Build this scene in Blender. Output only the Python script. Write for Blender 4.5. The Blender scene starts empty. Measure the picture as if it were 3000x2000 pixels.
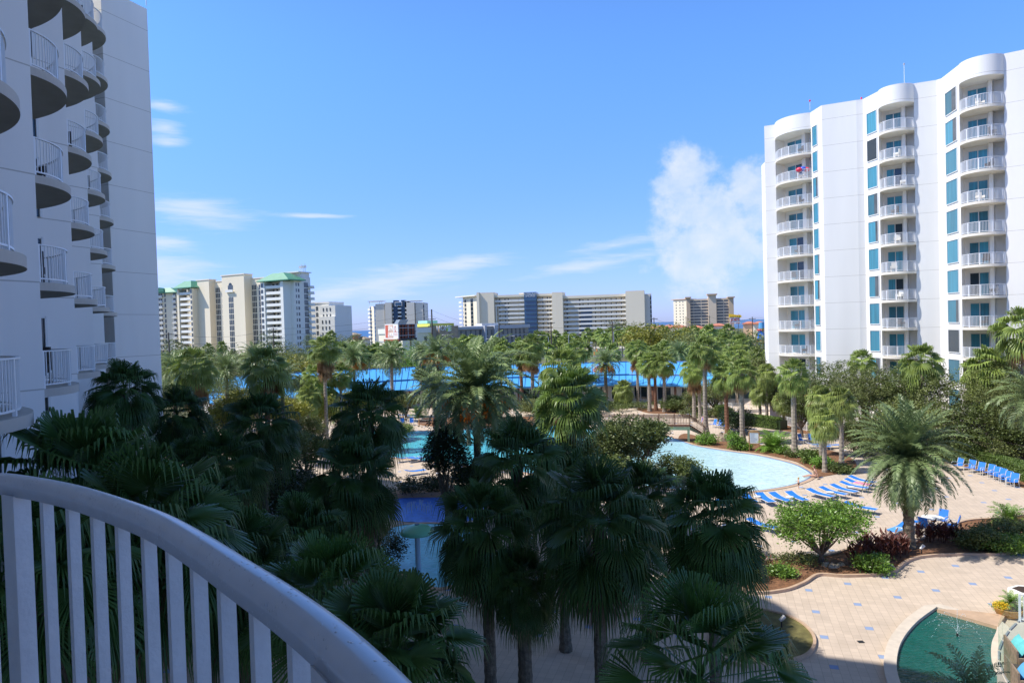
import bpy, math, random
from mathutils import Vector, Matrix
R = math.radians
random.seed(7)
C = bpy.context.scene.collection
SC = bpy.context.scene
# ---------------- camera ----------------
F = 2000.0
cam = bpy.data.cameras.new('camera'); cam.sensor_width = 36; cam.lens = 24.0
cam.clip_start = 0.05; cam.clip_end = 60000
camo = bpy.data.objects.new('camera', cam); C.objects.link(camo)
EYE = Vector((0, 0, 13.0))
CM = Matrix.Rotation(R(90 - 1.29), 3, 'X') @ Matrix.Rotation(R(-1.64), 3, 'Z')
camo.matrix_world = Matrix.Translation(EYE) @ CM.to_4x4()
SC.camera = camo
def ray(px, py): return CM @ Vector(((px - 1500) / F, (1000 - py) / F, -1))
def at(px, py, Y):
    d = ray(px, py); return EYE + d * (Y / d.y)
def g(px, py, z=0.0):
    d = ray(px, py); return EYE + d * ((z - 13.0) / d.z)
# ---------------- world, sun, exposure ----------------
SUN_EL, SUN_AZ = 51.8, 184.7           # azimuth of the sun measured from +X towards +Y
sx, sy, sz = math.cos(R(SUN_EL)) * math.cos(R(SUN_AZ)), math.cos(R(SUN_EL)) * math.sin(R(SUN_AZ)), math.sin(R(SUN_EL))
SUNV = Vector((sx, sy, sz))
w = bpy.data.worlds.new('World'); SC.world = w; w.use_nodes = True
wt = w.node_tree; wt.nodes.clear()
def N(t, typ, **kw):
    n = t.nodes.new(typ)
    for k, v in kw.items():
        if k.startswith('i_'): n.inputs[int(k[2:])].default_value = v
        else: setattr(n, k, v)
    return n
def MATH(t, op, a, b=None, c=None, clamp=False):
    n = t.nodes.new('ShaderNodeMath'); n.operation = op; n.use_clamp = clamp
    for i, x in enumerate((a, b, c)):
        if x is None: continue
        if isinstance(x, (int, float)): n.inputs[i].default_value = x
        else: t.links.new(x, n.inputs[i])
    return n.outputs[0]
def MIXC(t, fac, a, b, blend='MIX'):
    n = t.nodes.new('ShaderNodeMix'); n.data_type = 'RGBA'; n.blend_type = blend
    for i, x in ((0, fac), (6, a), (7, b)):
        if isinstance(x, (int, float)): n.inputs[i].default_value = x
        elif isinstance(x, tuple): n.inputs[i].default_value = (*x[:3], 1)
        else: t.links.new(x, n.inputs[i])
    return n.outputs[2]
sky = N(wt, 'ShaderNodeTexSky', sky_type='NISHITA', sun_disc=False)
sky.sun_elevation = R(SUN_EL); sky.sun_rotation = R(90 - SUN_AZ)
sky.altitude = 0; sky.air_density = 1.0; sky.dust_density = 0.35; sky.ozone_density = 2.2
tc = N(wt, 'ShaderNodeTexCoord'); sep = N(wt, 'ShaderNodeSeparateXYZ')
wt.links.new(tc.outputs['Generated'], sep.inputs[0])
X_, Y_, Z_ = sep.outputs
az = MATH(wt, 'ARCTAN2', X_, Y_); el = MATH(wt, 'ARCSINE', Z_)
comb = N(wt, 'ShaderNodeCombineXYZ'); wt.links.new(az, comb.inputs[0]); wt.links.new(el, comb.inputs[1])
def noise(vec, scale, detail, rough=.55, sx_=1, sy_=1, dist=0):
    mp = N(wt, 'ShaderNodeMapping'); mp.inputs['Scale'].default_value = (sx_, sy_, 1); wt.links.new(vec, mp.inputs[0])
    n = N(wt, 'ShaderNodeTexNoise'); n.inputs['Scale'].default_value = scale; n.inputs['Detail'].default_value = detail
    n.inputs['Roughness'].default_value = rough; n.inputs['Distortion'].default_value = dist
    wt.links.new(mp.outputs[0], n.inputs['Vector']); return n.outputs[0]
def ael(px, py):
    d = ray(px, py).normalized(); return math.atan2(d.x, d.y), math.asin(d.z)
def blob(px, py, rx, ry, rot=0.0):      # soft ellipse in sky angles; radii in photo pixels
    a0, e0 = ael(px, py); c, s = math.cos(R(rot)), math.sin(R(rot))
    da = MATH(wt, 'SUBTRACT', az, a0); de = MATH(wt, 'SUBTRACT', el, e0)
    u = MATH(wt, 'ADD', MATH(wt, 'MULTIPLY', da, c * F / rx), MATH(wt, 'MULTIPLY', de, s * F / rx))
    v = MATH(wt, 'ADD', MATH(wt, 'MULTIPLY', da, -s * F / ry), MATH(wt, 'MULTIPLY', de, c * F / ry))
    r = MATH(wt, 'SQRT', MATH(wt, 'ADD', MATH(wt, 'MULTIPLY', u, u), MATH(wt, 'MULTIPLY', v, v)))
    return MATH(wt, 'SUBTRACT', 1.0, r, clamp=False)
def maxall(l):
    o = l[0]
    for x in l[1:]: o = MATH(wt, 'SMOOTH_MAX', o, x, .15)
    return o
n1 = noise(comb.outputs[0], 22, 9, .62)
cum = maxall([blob(2010, 500, 110, 85), blob(2010, 610, 125, 130), blob(1975, 545, 85, 60), blob(2090, 620, 190, 120), blob(2210, 560, 110, 120), blob(2050, 740, 170, 170), blob(2150, 730, 150, 110), blob(2230, 640, 90, 90)])
m1 = MATH(wt, 'ADD', cum, MATH(wt, 'MULTIPLY', MATH(wt, 'SUBTRACT', n1, .5), 1.7))
f1 = N(wt, 'ShaderNodeMapRange', interpolation_type='SMOOTHSTEP'); wt.links.new(m1, f1.inputs[0]); f1.inputs[1].default_value = .06; f1.inputs[2].default_value = .66
n3 = noise(comb.outputs[0], 30, 6, .6); f1o = MATH(wt, 'MULTIPLY', f1.outputs[0], MATH(wt, 'MULTIPLY_ADD', n3, .9, .18))
n2 = noise(comb.outputs[0], 10, 8, .6, 1, 7, .4)
wis = maxall([blob(1150, 825, 330, 62, 8), blob(1330, 775, 240, 40, 3), blob(980, 860, 200, 48, 10), blob(1750, 770, 300, 34, 8), blob(1800, 718, 200, 26, 6),
              blob(560, 620, 230, 70, -5), blob(480, 310, 80, 24, -5), blob(485, 375, 75, 26), blob(490, 418, 70, 22), blob(470, 710, 90, 34), blob(480, 790, 190, 80), blob(900, 633, 150, 10)])
m2 = MATH(wt, 'ADD', wis, MATH(wt, 'MULTIPLY', MATH(wt, 'SUBTRACT', n2, .5), 1.8))
f2 = N(wt, 'ShaderNodeMapRange', interpolation_type='SMOOTHSTEP'); wt.links.new(m2, f2.inputs[0]); f2.inputs[1].default_value = .10; f2.inputs[2].default_value = 1.15
f2o = MATH(wt, 'MULTIPLY', f2.outputs[0], .7)
efac = N(wt, 'ShaderNodeMapRange', interpolation_type='SMOOTHSTEP'); wt.links.new(el, efac.inputs[0]); efac.inputs[1].default_value = 0.0; efac.inputs[2].default_value = .42
ef2 = N(wt, 'ShaderNodeMapRange', interpolation_type='SMOOTHSTEP'); wt.links.new(el, ef2.inputs[0]); ef2.inputs[1].default_value = .35; ef2.inputs[2].default_value = 1.0
tint = MIXC(wt, efac.outputs[0], (.74, .93, 1.95), (.96, 1.50, 2.25)); tint = MIXC(wt, ef2.outputs[0], tint, (1.05, .82, .60))
skyc = MIXC(wt, 1.0, sky.outputs[0], tint, 'MULTIPLY')
cc = MIXC(wt, f2o, skyc, (6.6, 7.2, 9.6))
cc = MIXC(wt, f1o, cc, (6.9, 7.4, 9.6))
bg = N(wt, 'ShaderNodeBackground'); bg.inputs[1].default_value = 0.10
wo = N(wt, 'ShaderNodeOutputWorld'); wt.links.new(cc, bg.inputs[0]); wt.links.new(bg.outputs[0], wo.inputs[0])
sl = bpy.data.lights.new('sun', 'SUN'); sl.energy = 4.8; sl.angle = R(0.53); sl.color = (1.0, .955, .88)
so = bpy.data.objects.new('sun', sl); C.objects.link(so)
so.rotation_euler = SUNV.to_track_quat('Z', 'Y').to_euler()
SC.view_settings.view_transform = 'Standard'; SC.view_settings.look = 'None'; SC.view_settings.gamma = 1; SC.view_settings.exposure = 0.3
SC.cycles.max_bounces = 6; SC.cycles.transparent_max_bounces = 12
# ---------------- materials ----------------
def mat(name, col, rough=.6, var=.1, vs=1.5, bump=0.0, bs=20, spec=.5, coat=0, metal=0, transl=0, objvar=0, streak=False):
    m = bpy.data.materials.new(name); m.use_nodes = True; t = m.node_tree
    b = t.nodes['Principled BSDF']; out = t.nodes['Material Output']
    b.inputs['Roughness'].default_value = rough; b.inputs['Metallic'].default_value = metal
    b.inputs['Specular IOR Level'].default_value = spec; b.inputs['Coat Weight'].default_value = coat
    b.inputs['Coat Roughness'].default_value = .08
    c = None
    tcn = N(t, 'ShaderNodeTexCoord'); vec = tcn.outputs['Object']
    if streak:
        mp = N(t, 'ShaderNodeMapping'); mp.inputs['Scale'].default_value = (1, 1, .12); t.links.new(vec, mp.inputs[0]); vec = mp.outputs[0]
    if var:
        n = N(t, 'ShaderNodeTexNoise'); n.inputs['Scale'].default_value = vs; n.inputs['Detail'].default_value = 5; t.links.new(vec, n.inputs['Vector'])
        mr = N(t, 'ShaderNodeMapRange'); t.links.new(n.outputs[0], mr.inputs[0]); mr.inputs[1].default_value = .3; mr.inputs[2].default_value = .7
        mr.inputs[3].default_value = 1 - var; mr.inputs[4].default_value = 1 + var
        f = mr.outputs[0]
        if objvar:
            oi = N(t, 'ShaderNodeObjectInfo')
            f = MATH(t, 'MULTIPLY', f, MATH(t, 'MULTIPLY_ADD', oi.outputs['Random'], 2 * objvar, 1 - objvar))
        vm = N(t, 'ShaderNodeVectorMath', operation='SCALE'); vm.inputs[0].default_value = col[:3]; t.links.new(f, vm.inputs['Scale'])
        c = vm.outputs[0]; t.links.new(c, b.inputs['Base Color'])
    else: b.inputs['Base Color'].default_value = (*col[:3], 1)
    if bump:
        n = N(t, 'ShaderNodeTexNoise'); n.inputs['Scale'].default_value = bs; n.inputs['Detail'].default_value = 4; t.links.new(tcn.outputs['Object'], n.inputs['Vector'])
        bp = N(t, 'ShaderNodeBump'); bp.inputs['Strength'].default_value = bump; bp.inputs['Distance'].default_value = .05
        t.links.new(n.outputs[0], bp.inputs['Height']); t.links.new(bp.outputs[0], b.inputs['Normal'])
    if transl:
        tr = N(t, 'ShaderNodeBsdfTranslucent'); mx = N(t, 'ShaderNodeMixShader'); mx.inputs[0].default_value = transl
        if c: t.links.new(c, tr.inputs[0])
        else: tr.inputs[0].default_value = (*col[:3], 1)
        t.links.new(b.outputs[0], mx.inputs[1]); t.links.new(tr.outputs[0], mx.inputs[2]); t.links.new(mx.outputs[0], out.inputs[0])
    return m
def nodes(m): t = m.node_tree; return t, t.nodes['Principled BSDF']
M = {}
M['wallwhite'] = mat('painted_stucco', (.81, .79, .75), .75, .055, .35, .12, 60, streak=True)
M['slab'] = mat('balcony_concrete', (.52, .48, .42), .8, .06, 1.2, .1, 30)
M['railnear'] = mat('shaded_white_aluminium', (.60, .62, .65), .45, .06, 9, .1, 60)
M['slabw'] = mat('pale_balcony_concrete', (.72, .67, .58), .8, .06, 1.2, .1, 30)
M['soffit'] = mat('grey_soffit', (.24, .24, .22), .9, .08, 1.2)  # darker tone on the slab undersides
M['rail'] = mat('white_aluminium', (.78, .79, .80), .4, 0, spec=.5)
M['frame'] = mat('window_frame', (.72, .72, .70), .4, 0)
M['dark'] = mat('dark_wicker', (.03, .022, .02), .6, .3, 40)
M['shadeglass'] = mat('dark_glass', (.02, .035, .05), .05, 0, spec=.6)
M['mutedglass'] = mat('grey_glass', (.07, .085, .10), .12, .3, .8, spec=.6)
M['cream'] = mat('cream_stucco', (.84, .74, .56), .8, .05, .08, streak=True)
M['cream2'] = mat('pale_cream_stucco', (.82, .74, .58), .8, .05, .08, streak=True)
M['offwhite'] = mat('off_white_stucco', (.78, .77, .72), .8, .04, .08, streak=True)
M['greyw'] = mat('grey_stucco', (.68, .64, .56), .8, .05, .08, streak=True)
M['peach'] = mat('peach_stucco', (.70, .48, .30), .8, .05, .08)
M['tan'] = mat('tan_block', (.36, .29, .22), .85, .1, .8)
M['navy'] = mat('navy_panel', (.03, .07, .13), .4, .1, .2)
M['bluepanel'] = mat('blue_glass_panel', (.035, .10, .19), .15, .2, .15, spec=.7)
M['greenroof'] = mat('green_metal_roof', (.10, .30, .19), .45, .08, .3)
M['terracotta'] = mat('terracotta_tile', (.55, .20, .12), .8, .15, .5)
M['pole'] = mat('weathered_wood_pole', (.10, .085, .07), .85, .2, 3)
M['galv'] = mat('galvanised_steel', (.42, .43, .44), .45, .08, 3, metal=.4)
M['black'] = mat('black_rubber', (.02, .02, .022), .5, 0)
# joints between the floors of the white towers: a real score line in the stucco pattern
t, b = nodes(M['wallwhite'])
geo = N(t, 'ShaderNodeNewGeometry'); sp = N(t, 'ShaderNodeSeparateXYZ'); t.links.new(geo.outputs['Position'], sp.inputs[0])
fr = MATH(t, 'FRACT', MATH(t, 'MULTIPLY', MATH(t, 'SUBTRACT', sp.outputs[2], 11.60 - 29.8), 1 / 2.98))
ln = MATH(t, 'LESS_THAN', fr, .012)
src = b.inputs['Base Color'].links[0].from_socket
cm = MIXC(t, MATH(t, 'MULTIPLY', ln, .7), src, (.36, .33, .28)); t.links.new(cm, b.inputs['Base Color'])

# ---------------- mesh builder ----------------
class MB:
    def __init__(s): s.v = []; s.f = []; s.m = []; s.mi = 0
    def add(s, vs, fs):
        n = len(s.v); s.v.extend([tuple(x) for x in vs]); s.f.extend([tuple(n + i for i in f) for f in fs]); s.m.extend([s.mi] * len(fs)); return s
    def quad(s, a, b, c, d): return s.add([a, b, c, d], [(0, 1, 2, 3)])
    def box(s, x0, x1, y0, y1, z0, z1):
        return s.add([(x0,y0,z0),(x1,y0,z0),(x1,y1,z0),(x0,y1,z0),(x0,y0,z1),(x1,y0,z1),(x1,y1,z1),(x0,y1,z1)],
                     [(3,2,1,0),(4,5,6,7),(0,1,5,4),(1,2,6,5),(2,3,7,6),(3,0,4,7)])
    def obox(s, p, ax, ay, hx, hy, z0, z1):   # box standing on p with horizontal half axes
        p = Vector((p[0], p[1])); ax = Vector(ax[:2]).normalized() * hx; ay = Vector(ay[:2]).normalized() * hy
        q = [p - ax - ay, p + ax - ay, p + ax + ay, p - ax + ay]
        return s.prism([(a.x, a.y) for a in q], z0, z1)
    def prism(s, pts, z0, z1, cap=True):
        n = len(pts)
        ar = sum(pts[i][0] * pts[(i+1) % n][1] - pts[(i+1) % n][0] * pts[i][1] for i in range(n))
        if ar < 0: pts = pts[::-1]
        vs = [(p[0], p[1], z0) for p in pts] + [(p[0], p[1], z1) for p in pts]
        fs = [(i, (i+1) % n, n + (i+1) % n, n + i) for i in range(n)]
        if cap: fs += [tuple(range(n, 2*n)), tuple(range(n-1, -1, -1))]
        return s.add(vs, fs)
    def tube(s, pts, r, n=6, cap=True):
        pts = [Vector(p) for p in pts]; rs = r if isinstance(r, (list, tuple)) else [r] * len(pts)
        base = len(s.v); up = Vector((0, 0, 1))
        for i, p in enumerate(pts):
            d = (pts[min(i+1, len(pts)-1)] - pts[max(i-1, 0)]).normalized()
            a = d.cross(up) if abs(d.z) < .95 else d.cross(Vector((1, 0, 0)))
            a.normalize(); c = a.cross(d)
            for k in range(n):
                th = 2 * math.pi * k / n; s.v.append(tuple(p + (a * math.cos(th) + c * math.sin(th)) * rs[i]))
        for i in range(len(pts) - 1):
            for k in range(n):
                s.f.append((base+i*n+k, base+i*n+(k+1) % n, base+(i+1)*n+(k+1) % n, base+(i+1)*n+k)); s.m.append(s.mi)
        if cap:
            s.f.append(tuple(base + k for k in range(n-1, -1, -1))); s.m.append(s.mi)
            e = base + (len(pts)-1)*n; s.f.append(tuple(e + k for k in range(n))); s.m.append(s.mi)
        return s
    def lathe(s, c, prof, n=16, sx=1, sy=1):   # prof: (r, z)
        base = len(s.v)
        for r, z in prof:
            for k in range(n):
                th = 2*math.pi*k/n; s.v.append((c[0]+r*sx*math.cos(th), c[1]+r*sy*math.sin(th), c[2]+z))
        for i in range(len(prof)-1):
            for k in range(n):
                s.f.append((base+i*n+k, base+i*n+(k+1) % n, base+(i+1)*n+(k+1) % n, base+(i+1)*n+k)); s.m.append(s.mi)
        return s
    def build(s, name, material, parent=None, smooth=False, loc=None):
        me = bpy.data.meshes.new(name)
        off = Vector((0, 0, 0))
        if parent is not None: off = wloc(parent)
        if loc is not None: off = Vector(loc)
        me.from_pydata([(x-off.x, y-off.y, z-off.z) for x, y, z in s.v], [], s.f)
        ml = material if isinstance(material, (list, tuple)) else [material]
        for q in ml: me.materials.append(M[q] if isinstance(q, str) else q)
        if len(ml) > 1: me.polygons.foreach_set('material_index', s.m)
        if smooth: me.polygons.foreach_set('use_smooth', [True] * len(me.polygons))
        me.update()
        o = bpy.data.objects.new(name, me); C.objects.link(o)
        if parent is not None:
            o.parent = parent
            if loc is not None: o.location = off - wloc(parent)
        elif loc is not None: o.location = off
        return o
def wloc(o):
    p = Vector(o.location)
    while o.parent is not None: o = o.parent; p = p + Vector(o.location)
    return p
def tag(o, label=None, cat=None, group=None, kind=None):
    if label: o['label'] = label
    if cat: o['category'] = cat
    if group: o['group'] = group
    if kind: o['kind'] = kind
    return o
def thing(name, label, cat, loc=(0, 0, 0), group=None):
    o = bpy.data.objects.new(name, None); C.objects.link(o); o.location = loc; o.empty_display_size = .3
    return tag(o, label, cat, group)
def copy_tree(o, parent=None):
    c = o.copy(); C.objects.link(c); c.parent = parent
    for ch in list(o.children): copy_tree(ch, c)
    return c
def dup(root, loc, rz=0.0, sc=1.0, label=None, group=None):
    c = copy_tree(root); c.location = loc; c.rotation_euler = (0, 0, rz)
    c.scale = (sc, sc, sc) if not isinstance(sc, tuple) else sc
    if label: c['label'] = label
    if group: c['group'] = group
    return c
def dpart(o, loc, parent):     # copy of a part (with sub-parts) placed at a world location
    c = copy_tree(o, parent); c.location = Vector(loc) - wloc(parent); return c
def spline(pts, n=8, closed=True):
    P = [Vector((p[0], p[1])) for p in pts]; out = []; L = len(P)
    for i in range(L if closed else L - 1):
        p0 = P[(i-1) % L] if closed or i > 0 else P[0]; p1 = P[i]; p2 = P[(i+1) % L]; p3 = P[(i+2) % L] if closed or i + 2 < L else P[-1]
        for k in range(n):
            t_ = k / n
            q = .5 * ((2*p1) + (p2-p0)*t_ + (2*p0-5*p1+4*p2-p3)*t_*t_ + (3*p1-p0-3*p2+p3)*t_**3)
            out.append((q.x, q.y))
    if not closed: out.append((P[-1].x, P[-1].y))
    return out
def text(name, body, size, mtl, parent, loc, xdir, up=(0, 0, 1), ext=.02, font_off=0, align='CENTER', sx=1.0):
    cu = bpy.data.curves.new(name, 'FONT'); cu.body = body; cu.size = size; cu.extrude = ext; cu.align_x = align; cu.align_y = 'CENTER'; cu.offset = font_off
    o = bpy.data.objects.new('tmp', cu); C.objects.link(o)
    dg = bpy.context.evaluated_depsgraph_get(); me = bpy.data.meshes.new_from_object(o.evaluated_get(dg)); bpy.data.objects.remove(o)
    me.materials.clear(); me.materials.append(M[mtl] if isinstance(mtl, str) else mtl)
    o = bpy.data.objects.new(name, me); C.objects.link(o); o.parent = parent
    x = Vector(xdir).normalized(); y = Vector(up).normalized(); z = x.cross(y)
    m = Matrix((x * sx, y, z)).transposed().to_4x4(); m.translation = Vector(loc) - wloc(parent); o.matrix_local = m
    return o
U = Vector((.352, .936)); V = Vector((.936, -.352))
LV = lambda k: 11.62 + 2.98 * k
# ---------------- left tower (the building the camera stands in) ----------------
Es = [Vector((-8.95, 11.1)), Vector((-13.1, 19.05)), Vector((-17.2, 26.95)), Vector((-21.3, 34.8)), Vector((-25.4, 42.6))]
E0 = Vector((.10, -1.35))
ZT = 37.07
def v2(p): return (p.x, p.y)
poly = [E0 - U*40, E0, E0 - V*5.0, E0 - V*5.0 + U*2.4, E0 - V*12.8 + U*2.4]
poly.append(Es[0])
for i in range(4): poly += [Es[i] - V*6.73, Es[i+1]]
Q = Es[4] + U*3.66 - V*3.6; E5 = Q + U*3.75
poly += [Es[4] - V*6.73, Es[4] - V*6.73 + U*3.66, Q, E5, E5 - V*24, Vector((-60, 20)), Vector((-46, -36))]
lt = thing('apartment_tower', 'shaded white apartment tower with curved balconies stepping away along the left edge', 'building')
mb = MB(); mb.prism([v2(p) for p in poly], -1, ZT - .75)
mb.build('wall', 'wallwhite', lt)
cop = MB(); c_ = sum((p for p in poly), Vector((0, 0))) / len(poly)
rpoly = []
for p in poly[:5]: rpoly.append(p)
for i in range(5):
    rpoly += [Es[i]] + [Es[i] + U*(2.7*math.sin(math.pi/2*k/14)) + V*(-4 + 4*math.cos(math.pi/2*k/14)) for k in range(1, 15)] + [Es[i] + U*2.7 - V*6.73]
rpoly += poly[-7+1:]
cop.prism([v2(p) for p in rpoly], ZT - .75, ZT); cop.build('parapet', 'wallwhite', lt)
def balcony_profile(a=2.7, b=4.0, n=26, back=2.73):
    pts = [(a*math.sin(math.pi/2*i/n), -b + b*math.cos(math.pi/2*i/n)) for i in range(n+1)]
    pts.append((a, -b - back)); return pts
def rail_mesh(path, z0, h=1.07, sp=.115, cap=.05, bw=.019, post_every=11, capw=.035, capz=.035):
    """path: list of Vector2; balusters with a top and bottom rail"""
    mb = MB(); P = [Vector(p) for p in path]
    seg = [0]
    for i in range(1, len(P)): seg.append(seg[-1] + (P[i]-P[i-1]).length)
    L = seg[-1]
    def pt(s):
        for i in range(1, len(P)):
            if s <= seg[i] or i == len(P)-1:
                k = (s-seg[i-1]) / max(1e-6, seg[i]-seg[i-1]); return P[i-1].lerp(P[i], k), (P[i]-P[i-1]).normalized()
    def sweep(w_, za, zb):
        n = len(P); vs = []
        for i in range(n):
            d = (P[min(i+1, n-1)] - P[max(i-1, 0)]).normalized(); nn = Vector((-d.y, d.x))
            a, b = P[i] - nn*w_, P[i] + nn*w_
            vs += [(a.x, a.y, za), (b.x, b.y, za), (b.x, b.y, zb), (a.x, a.y, zb)]
        fs = []
        for i in range(n-1):
            for k in range(4): fs.append((i*4+k, i*4+(k+1) % 4, (i+1)*4+(k+1) % 4, (i+1)*4+k))
        fs += [(0, 3, 2, 1), ((n-1)*4, (n-1)*4+1, (n-1)*4+2, (n-1)*4+3)]
        mb.add(vs, [f[::-1] for f in fs])
    sweep(capw, z0 + h - capz, z0 + h); sweep(.018, z0 + .09, z0 + .13)
    n = int(L / sp)
    for i in range(n+1):
        p, d = pt(min(L - 1e-4, .02 + i * L / n)); nn = Vector((-d.y, d.x))
        if i % post_every == 0: mb.obox(p, d, nn, .04, .03, z0, z0 + h - capz)
        else: mb.obox(p, d, nn, bw/2, bw/2, z0 + .13, z0 + h - capz)
    return mb
# one balcony, built at the first column, copied to the rest
prof = balcony_profile()
def balcony_at(E):
    return [E + U*a + V*b for a, b in prof]
bp_ = balcony_at(Es[1]); inner = [Es[1] - V*6.73]
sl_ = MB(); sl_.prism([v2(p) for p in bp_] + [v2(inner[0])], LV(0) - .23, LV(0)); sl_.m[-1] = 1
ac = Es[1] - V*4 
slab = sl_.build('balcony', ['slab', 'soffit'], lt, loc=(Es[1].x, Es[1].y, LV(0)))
rp = [Es[1] + U*(a - .26*max(.1, a/2.7)) + V*(b - .10) for a, b in prof]; rp[0] = Es[1] + U*.03 - V*.09
rl = rail_mesh(rp, LV(0)).build('railing', 'rail', slab)
rl.location = (0, 0, 0)
me = rl.data   # vertices were stored relative to the slab origin
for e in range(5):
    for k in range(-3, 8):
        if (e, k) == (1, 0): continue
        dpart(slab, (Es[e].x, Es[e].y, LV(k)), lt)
# sliding doors in the recess behind each balcony
for e in range(4):
    for k in range(-3, 9):
        p = Es[e+1] - U*2.75; q = Es[e+1] - U*1.22
        d = MB(); c = (p+q)/2
        z0 = LV(k) + .02; z1 = LV(k) + 2.25
        if k == 8: continue
        f = MB()
        L = (q-p).length
        for s_ in (0, .5, 1): f.obox(p.lerp(q, s_) + V*.035, U, V, .045, .05, z0, z1)
        f.obox(c + V*.035, U, V, L/2, .05, z1 - .07, z1)
        fo = f.build('sliding_door', 'frame', lt)
        gl = MB(); gl.obox(c + V*.02, U, V, L/2, .015, z0, z1 - .07); gl.build('pane', 'shadeglass', fo)
# rooftop aviation light
mb = MB(); a = at(435, 28, 50); mb.tube([(a.x-.3, a.y+.3, ZT), (a.x-.3, a.y+.3, ZT + .9)], .03, 6); lr = mb.build('light_mast', 'rail', lt)
M['redlamp'] = mat('red_lamp', (.7, .03, .05), .3, 0)
mb = MB(); mb.lathe((a.x-.3, a.y+.3, ZT+.9), [(0, -.02), (.11, 0), (.12, .18), (.06, .27), (0, .28)], 10); mb.build('lamp', 'redlamp', lr)

# ---------------- our own balcony railing ----------------
H = 12.69
rail_px = [(-260, 1385), (0, 1383), (125, 1396), (250, 1420), (375, 1456), (500, 1500), (625, 1565), (750, 1640), (875, 1715), (1000, 1800), (1115, 1892), (1230, 2000), (1360, 2150)]
outer = [g(px, py, H) for px, py in rail_px]
outer = [Vector((p.x, p.y)) for p in outer]
pts = spline(outer, 5, closed=False); path = [Vector(p) for p in pts]
path = path
# extend past the frame along a shrinking arc to the wall at our own corner
endp = [path[-1] + Vector((.08, -.12)), Vector((.10, .1)), Vector((.16, -.45)), Vector((.14, -1.30))]
path = [Vector(p) for p in spline([path[-3], path[-1]] + endp, 4, closed=False)[0:]] and path + [Vector(p) for p in spline([path[-1]] + endp, 5, closed=False)][1:]
far = [path[0], path[0] - V*1.2, path[0] - V*3.0]
path = [Vector(p) for p in spline(far[::-1], 4, closed=False)][:-1] + path
n_ = len(path); nor = []
for i in range(n_):
    d = (path[min(i+1, n_-1)] - path[max(i-1, 0)]).normalized(); nor.append(Vector((d.y, -d.x)))   # inward? checked below
if (path[n_//2] + nor[n_//2] - Vector((0, 0))).length > (path[n_//2] - nor[n_//2] - Vector((0, 0))).length: nor = [-q for q in nor]
ob = thing('balcony_railing', 'near white metal railing of the balcony in front, with droplets on its rounded top', 'railing', (path[n_//2].x, path[n_//2].y, 11.62))
# rounded cap: profile across (inward offset, z)
pc = [(0.0, -.022), (-.002, -.012), (.003, -.003), (.012, .002), (.024, .003), (.032, .001), (.038, -.005), (.041, -.013), (.041, -.022), (.037, -.025), (.037, -.042), (.008, -.042), (.008, -.025)]
mb = MB(); m_ = len(pc)
for i in range(n_):
    for a, z in pc:
        q = path[i] + nor[i]*a; mb.v.append((q.x, q.y, H + z))
for i in range(n_-1):
    for k in range(m_):
        mb.f.append((i*m_+k, (i+1)*m_+k, (i+1)*m_+(k+1) % m_, i*m_+(k+1) % m_)); mb.m.append(0)
M['capmetal'] = mat('painted_rail_cap', (.56, .59, .64), .24, .05, 20, .0, spec=.6)
t, b = nodes(M['capmetal'])   # dried droplets and salt specks on the paint
tcn = N(t, 'ShaderNodeTexCoord'); vo = N(t, 'ShaderNodeTexVoronoi'); vo.inputs['Scale'].default_value = 130; t.links.new(tcn.outputs['Object'], vo.inputs['Vector'])
mr = N(t, 'ShaderNodeMapRange'); t.links.new(vo.outputs['Distance'], mr.inputs[0]); mr.inputs[1].default_value = .0; mr.inputs[2].default_value = .28; mr.inputs[3].default_value = 1; mr.inputs[4].default_value = 0
nn_ = N(t, 'ShaderNodeTexNoise'); nn_.inputs['Scale'].default_value = 25; t.links.new(tcn.outputs['Object'], nn_.inputs['Vector'])
h_ = MATH(t, 'MULTIPLY', mr.outputs[0], MATH(t, 'GREATER_THAN', nn_.outputs[0], .52))
bp = N(t, 'ShaderNodeBump'); bp.inputs['Strength'].default_value = .55; bp.inputs['Distance'].default_value = .004; t.links.new(h_, bp.inputs['Height']); t.links.new(bp.outputs[0], b.inputs['Normal'])
mb.build('cap_rail', 'capmetal', ob, smooth=True)
seg = [0]
for i in range(1, n_): seg.append(seg[-1] + (path[i]-path[i-1]).length)
def ppt(s):
    for i in range(1, n_):
        if s <= seg[i] or i == n_-1:
            k = (s-seg[i-1])/max(1e-6, seg[i]-seg[i-1]); return path[i-1].lerp(path[i], k), (path[i]-path[i-1]).normalized(), nor[i]
pp = []
def project(P):
    d = CM.transposed() @ (Vector(P) - EYE); return 1500 - d.x/d.z*F*1.0, 1000 + d.y/d.z*F
s = .05; SPB = .118; posts = 0
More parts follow.
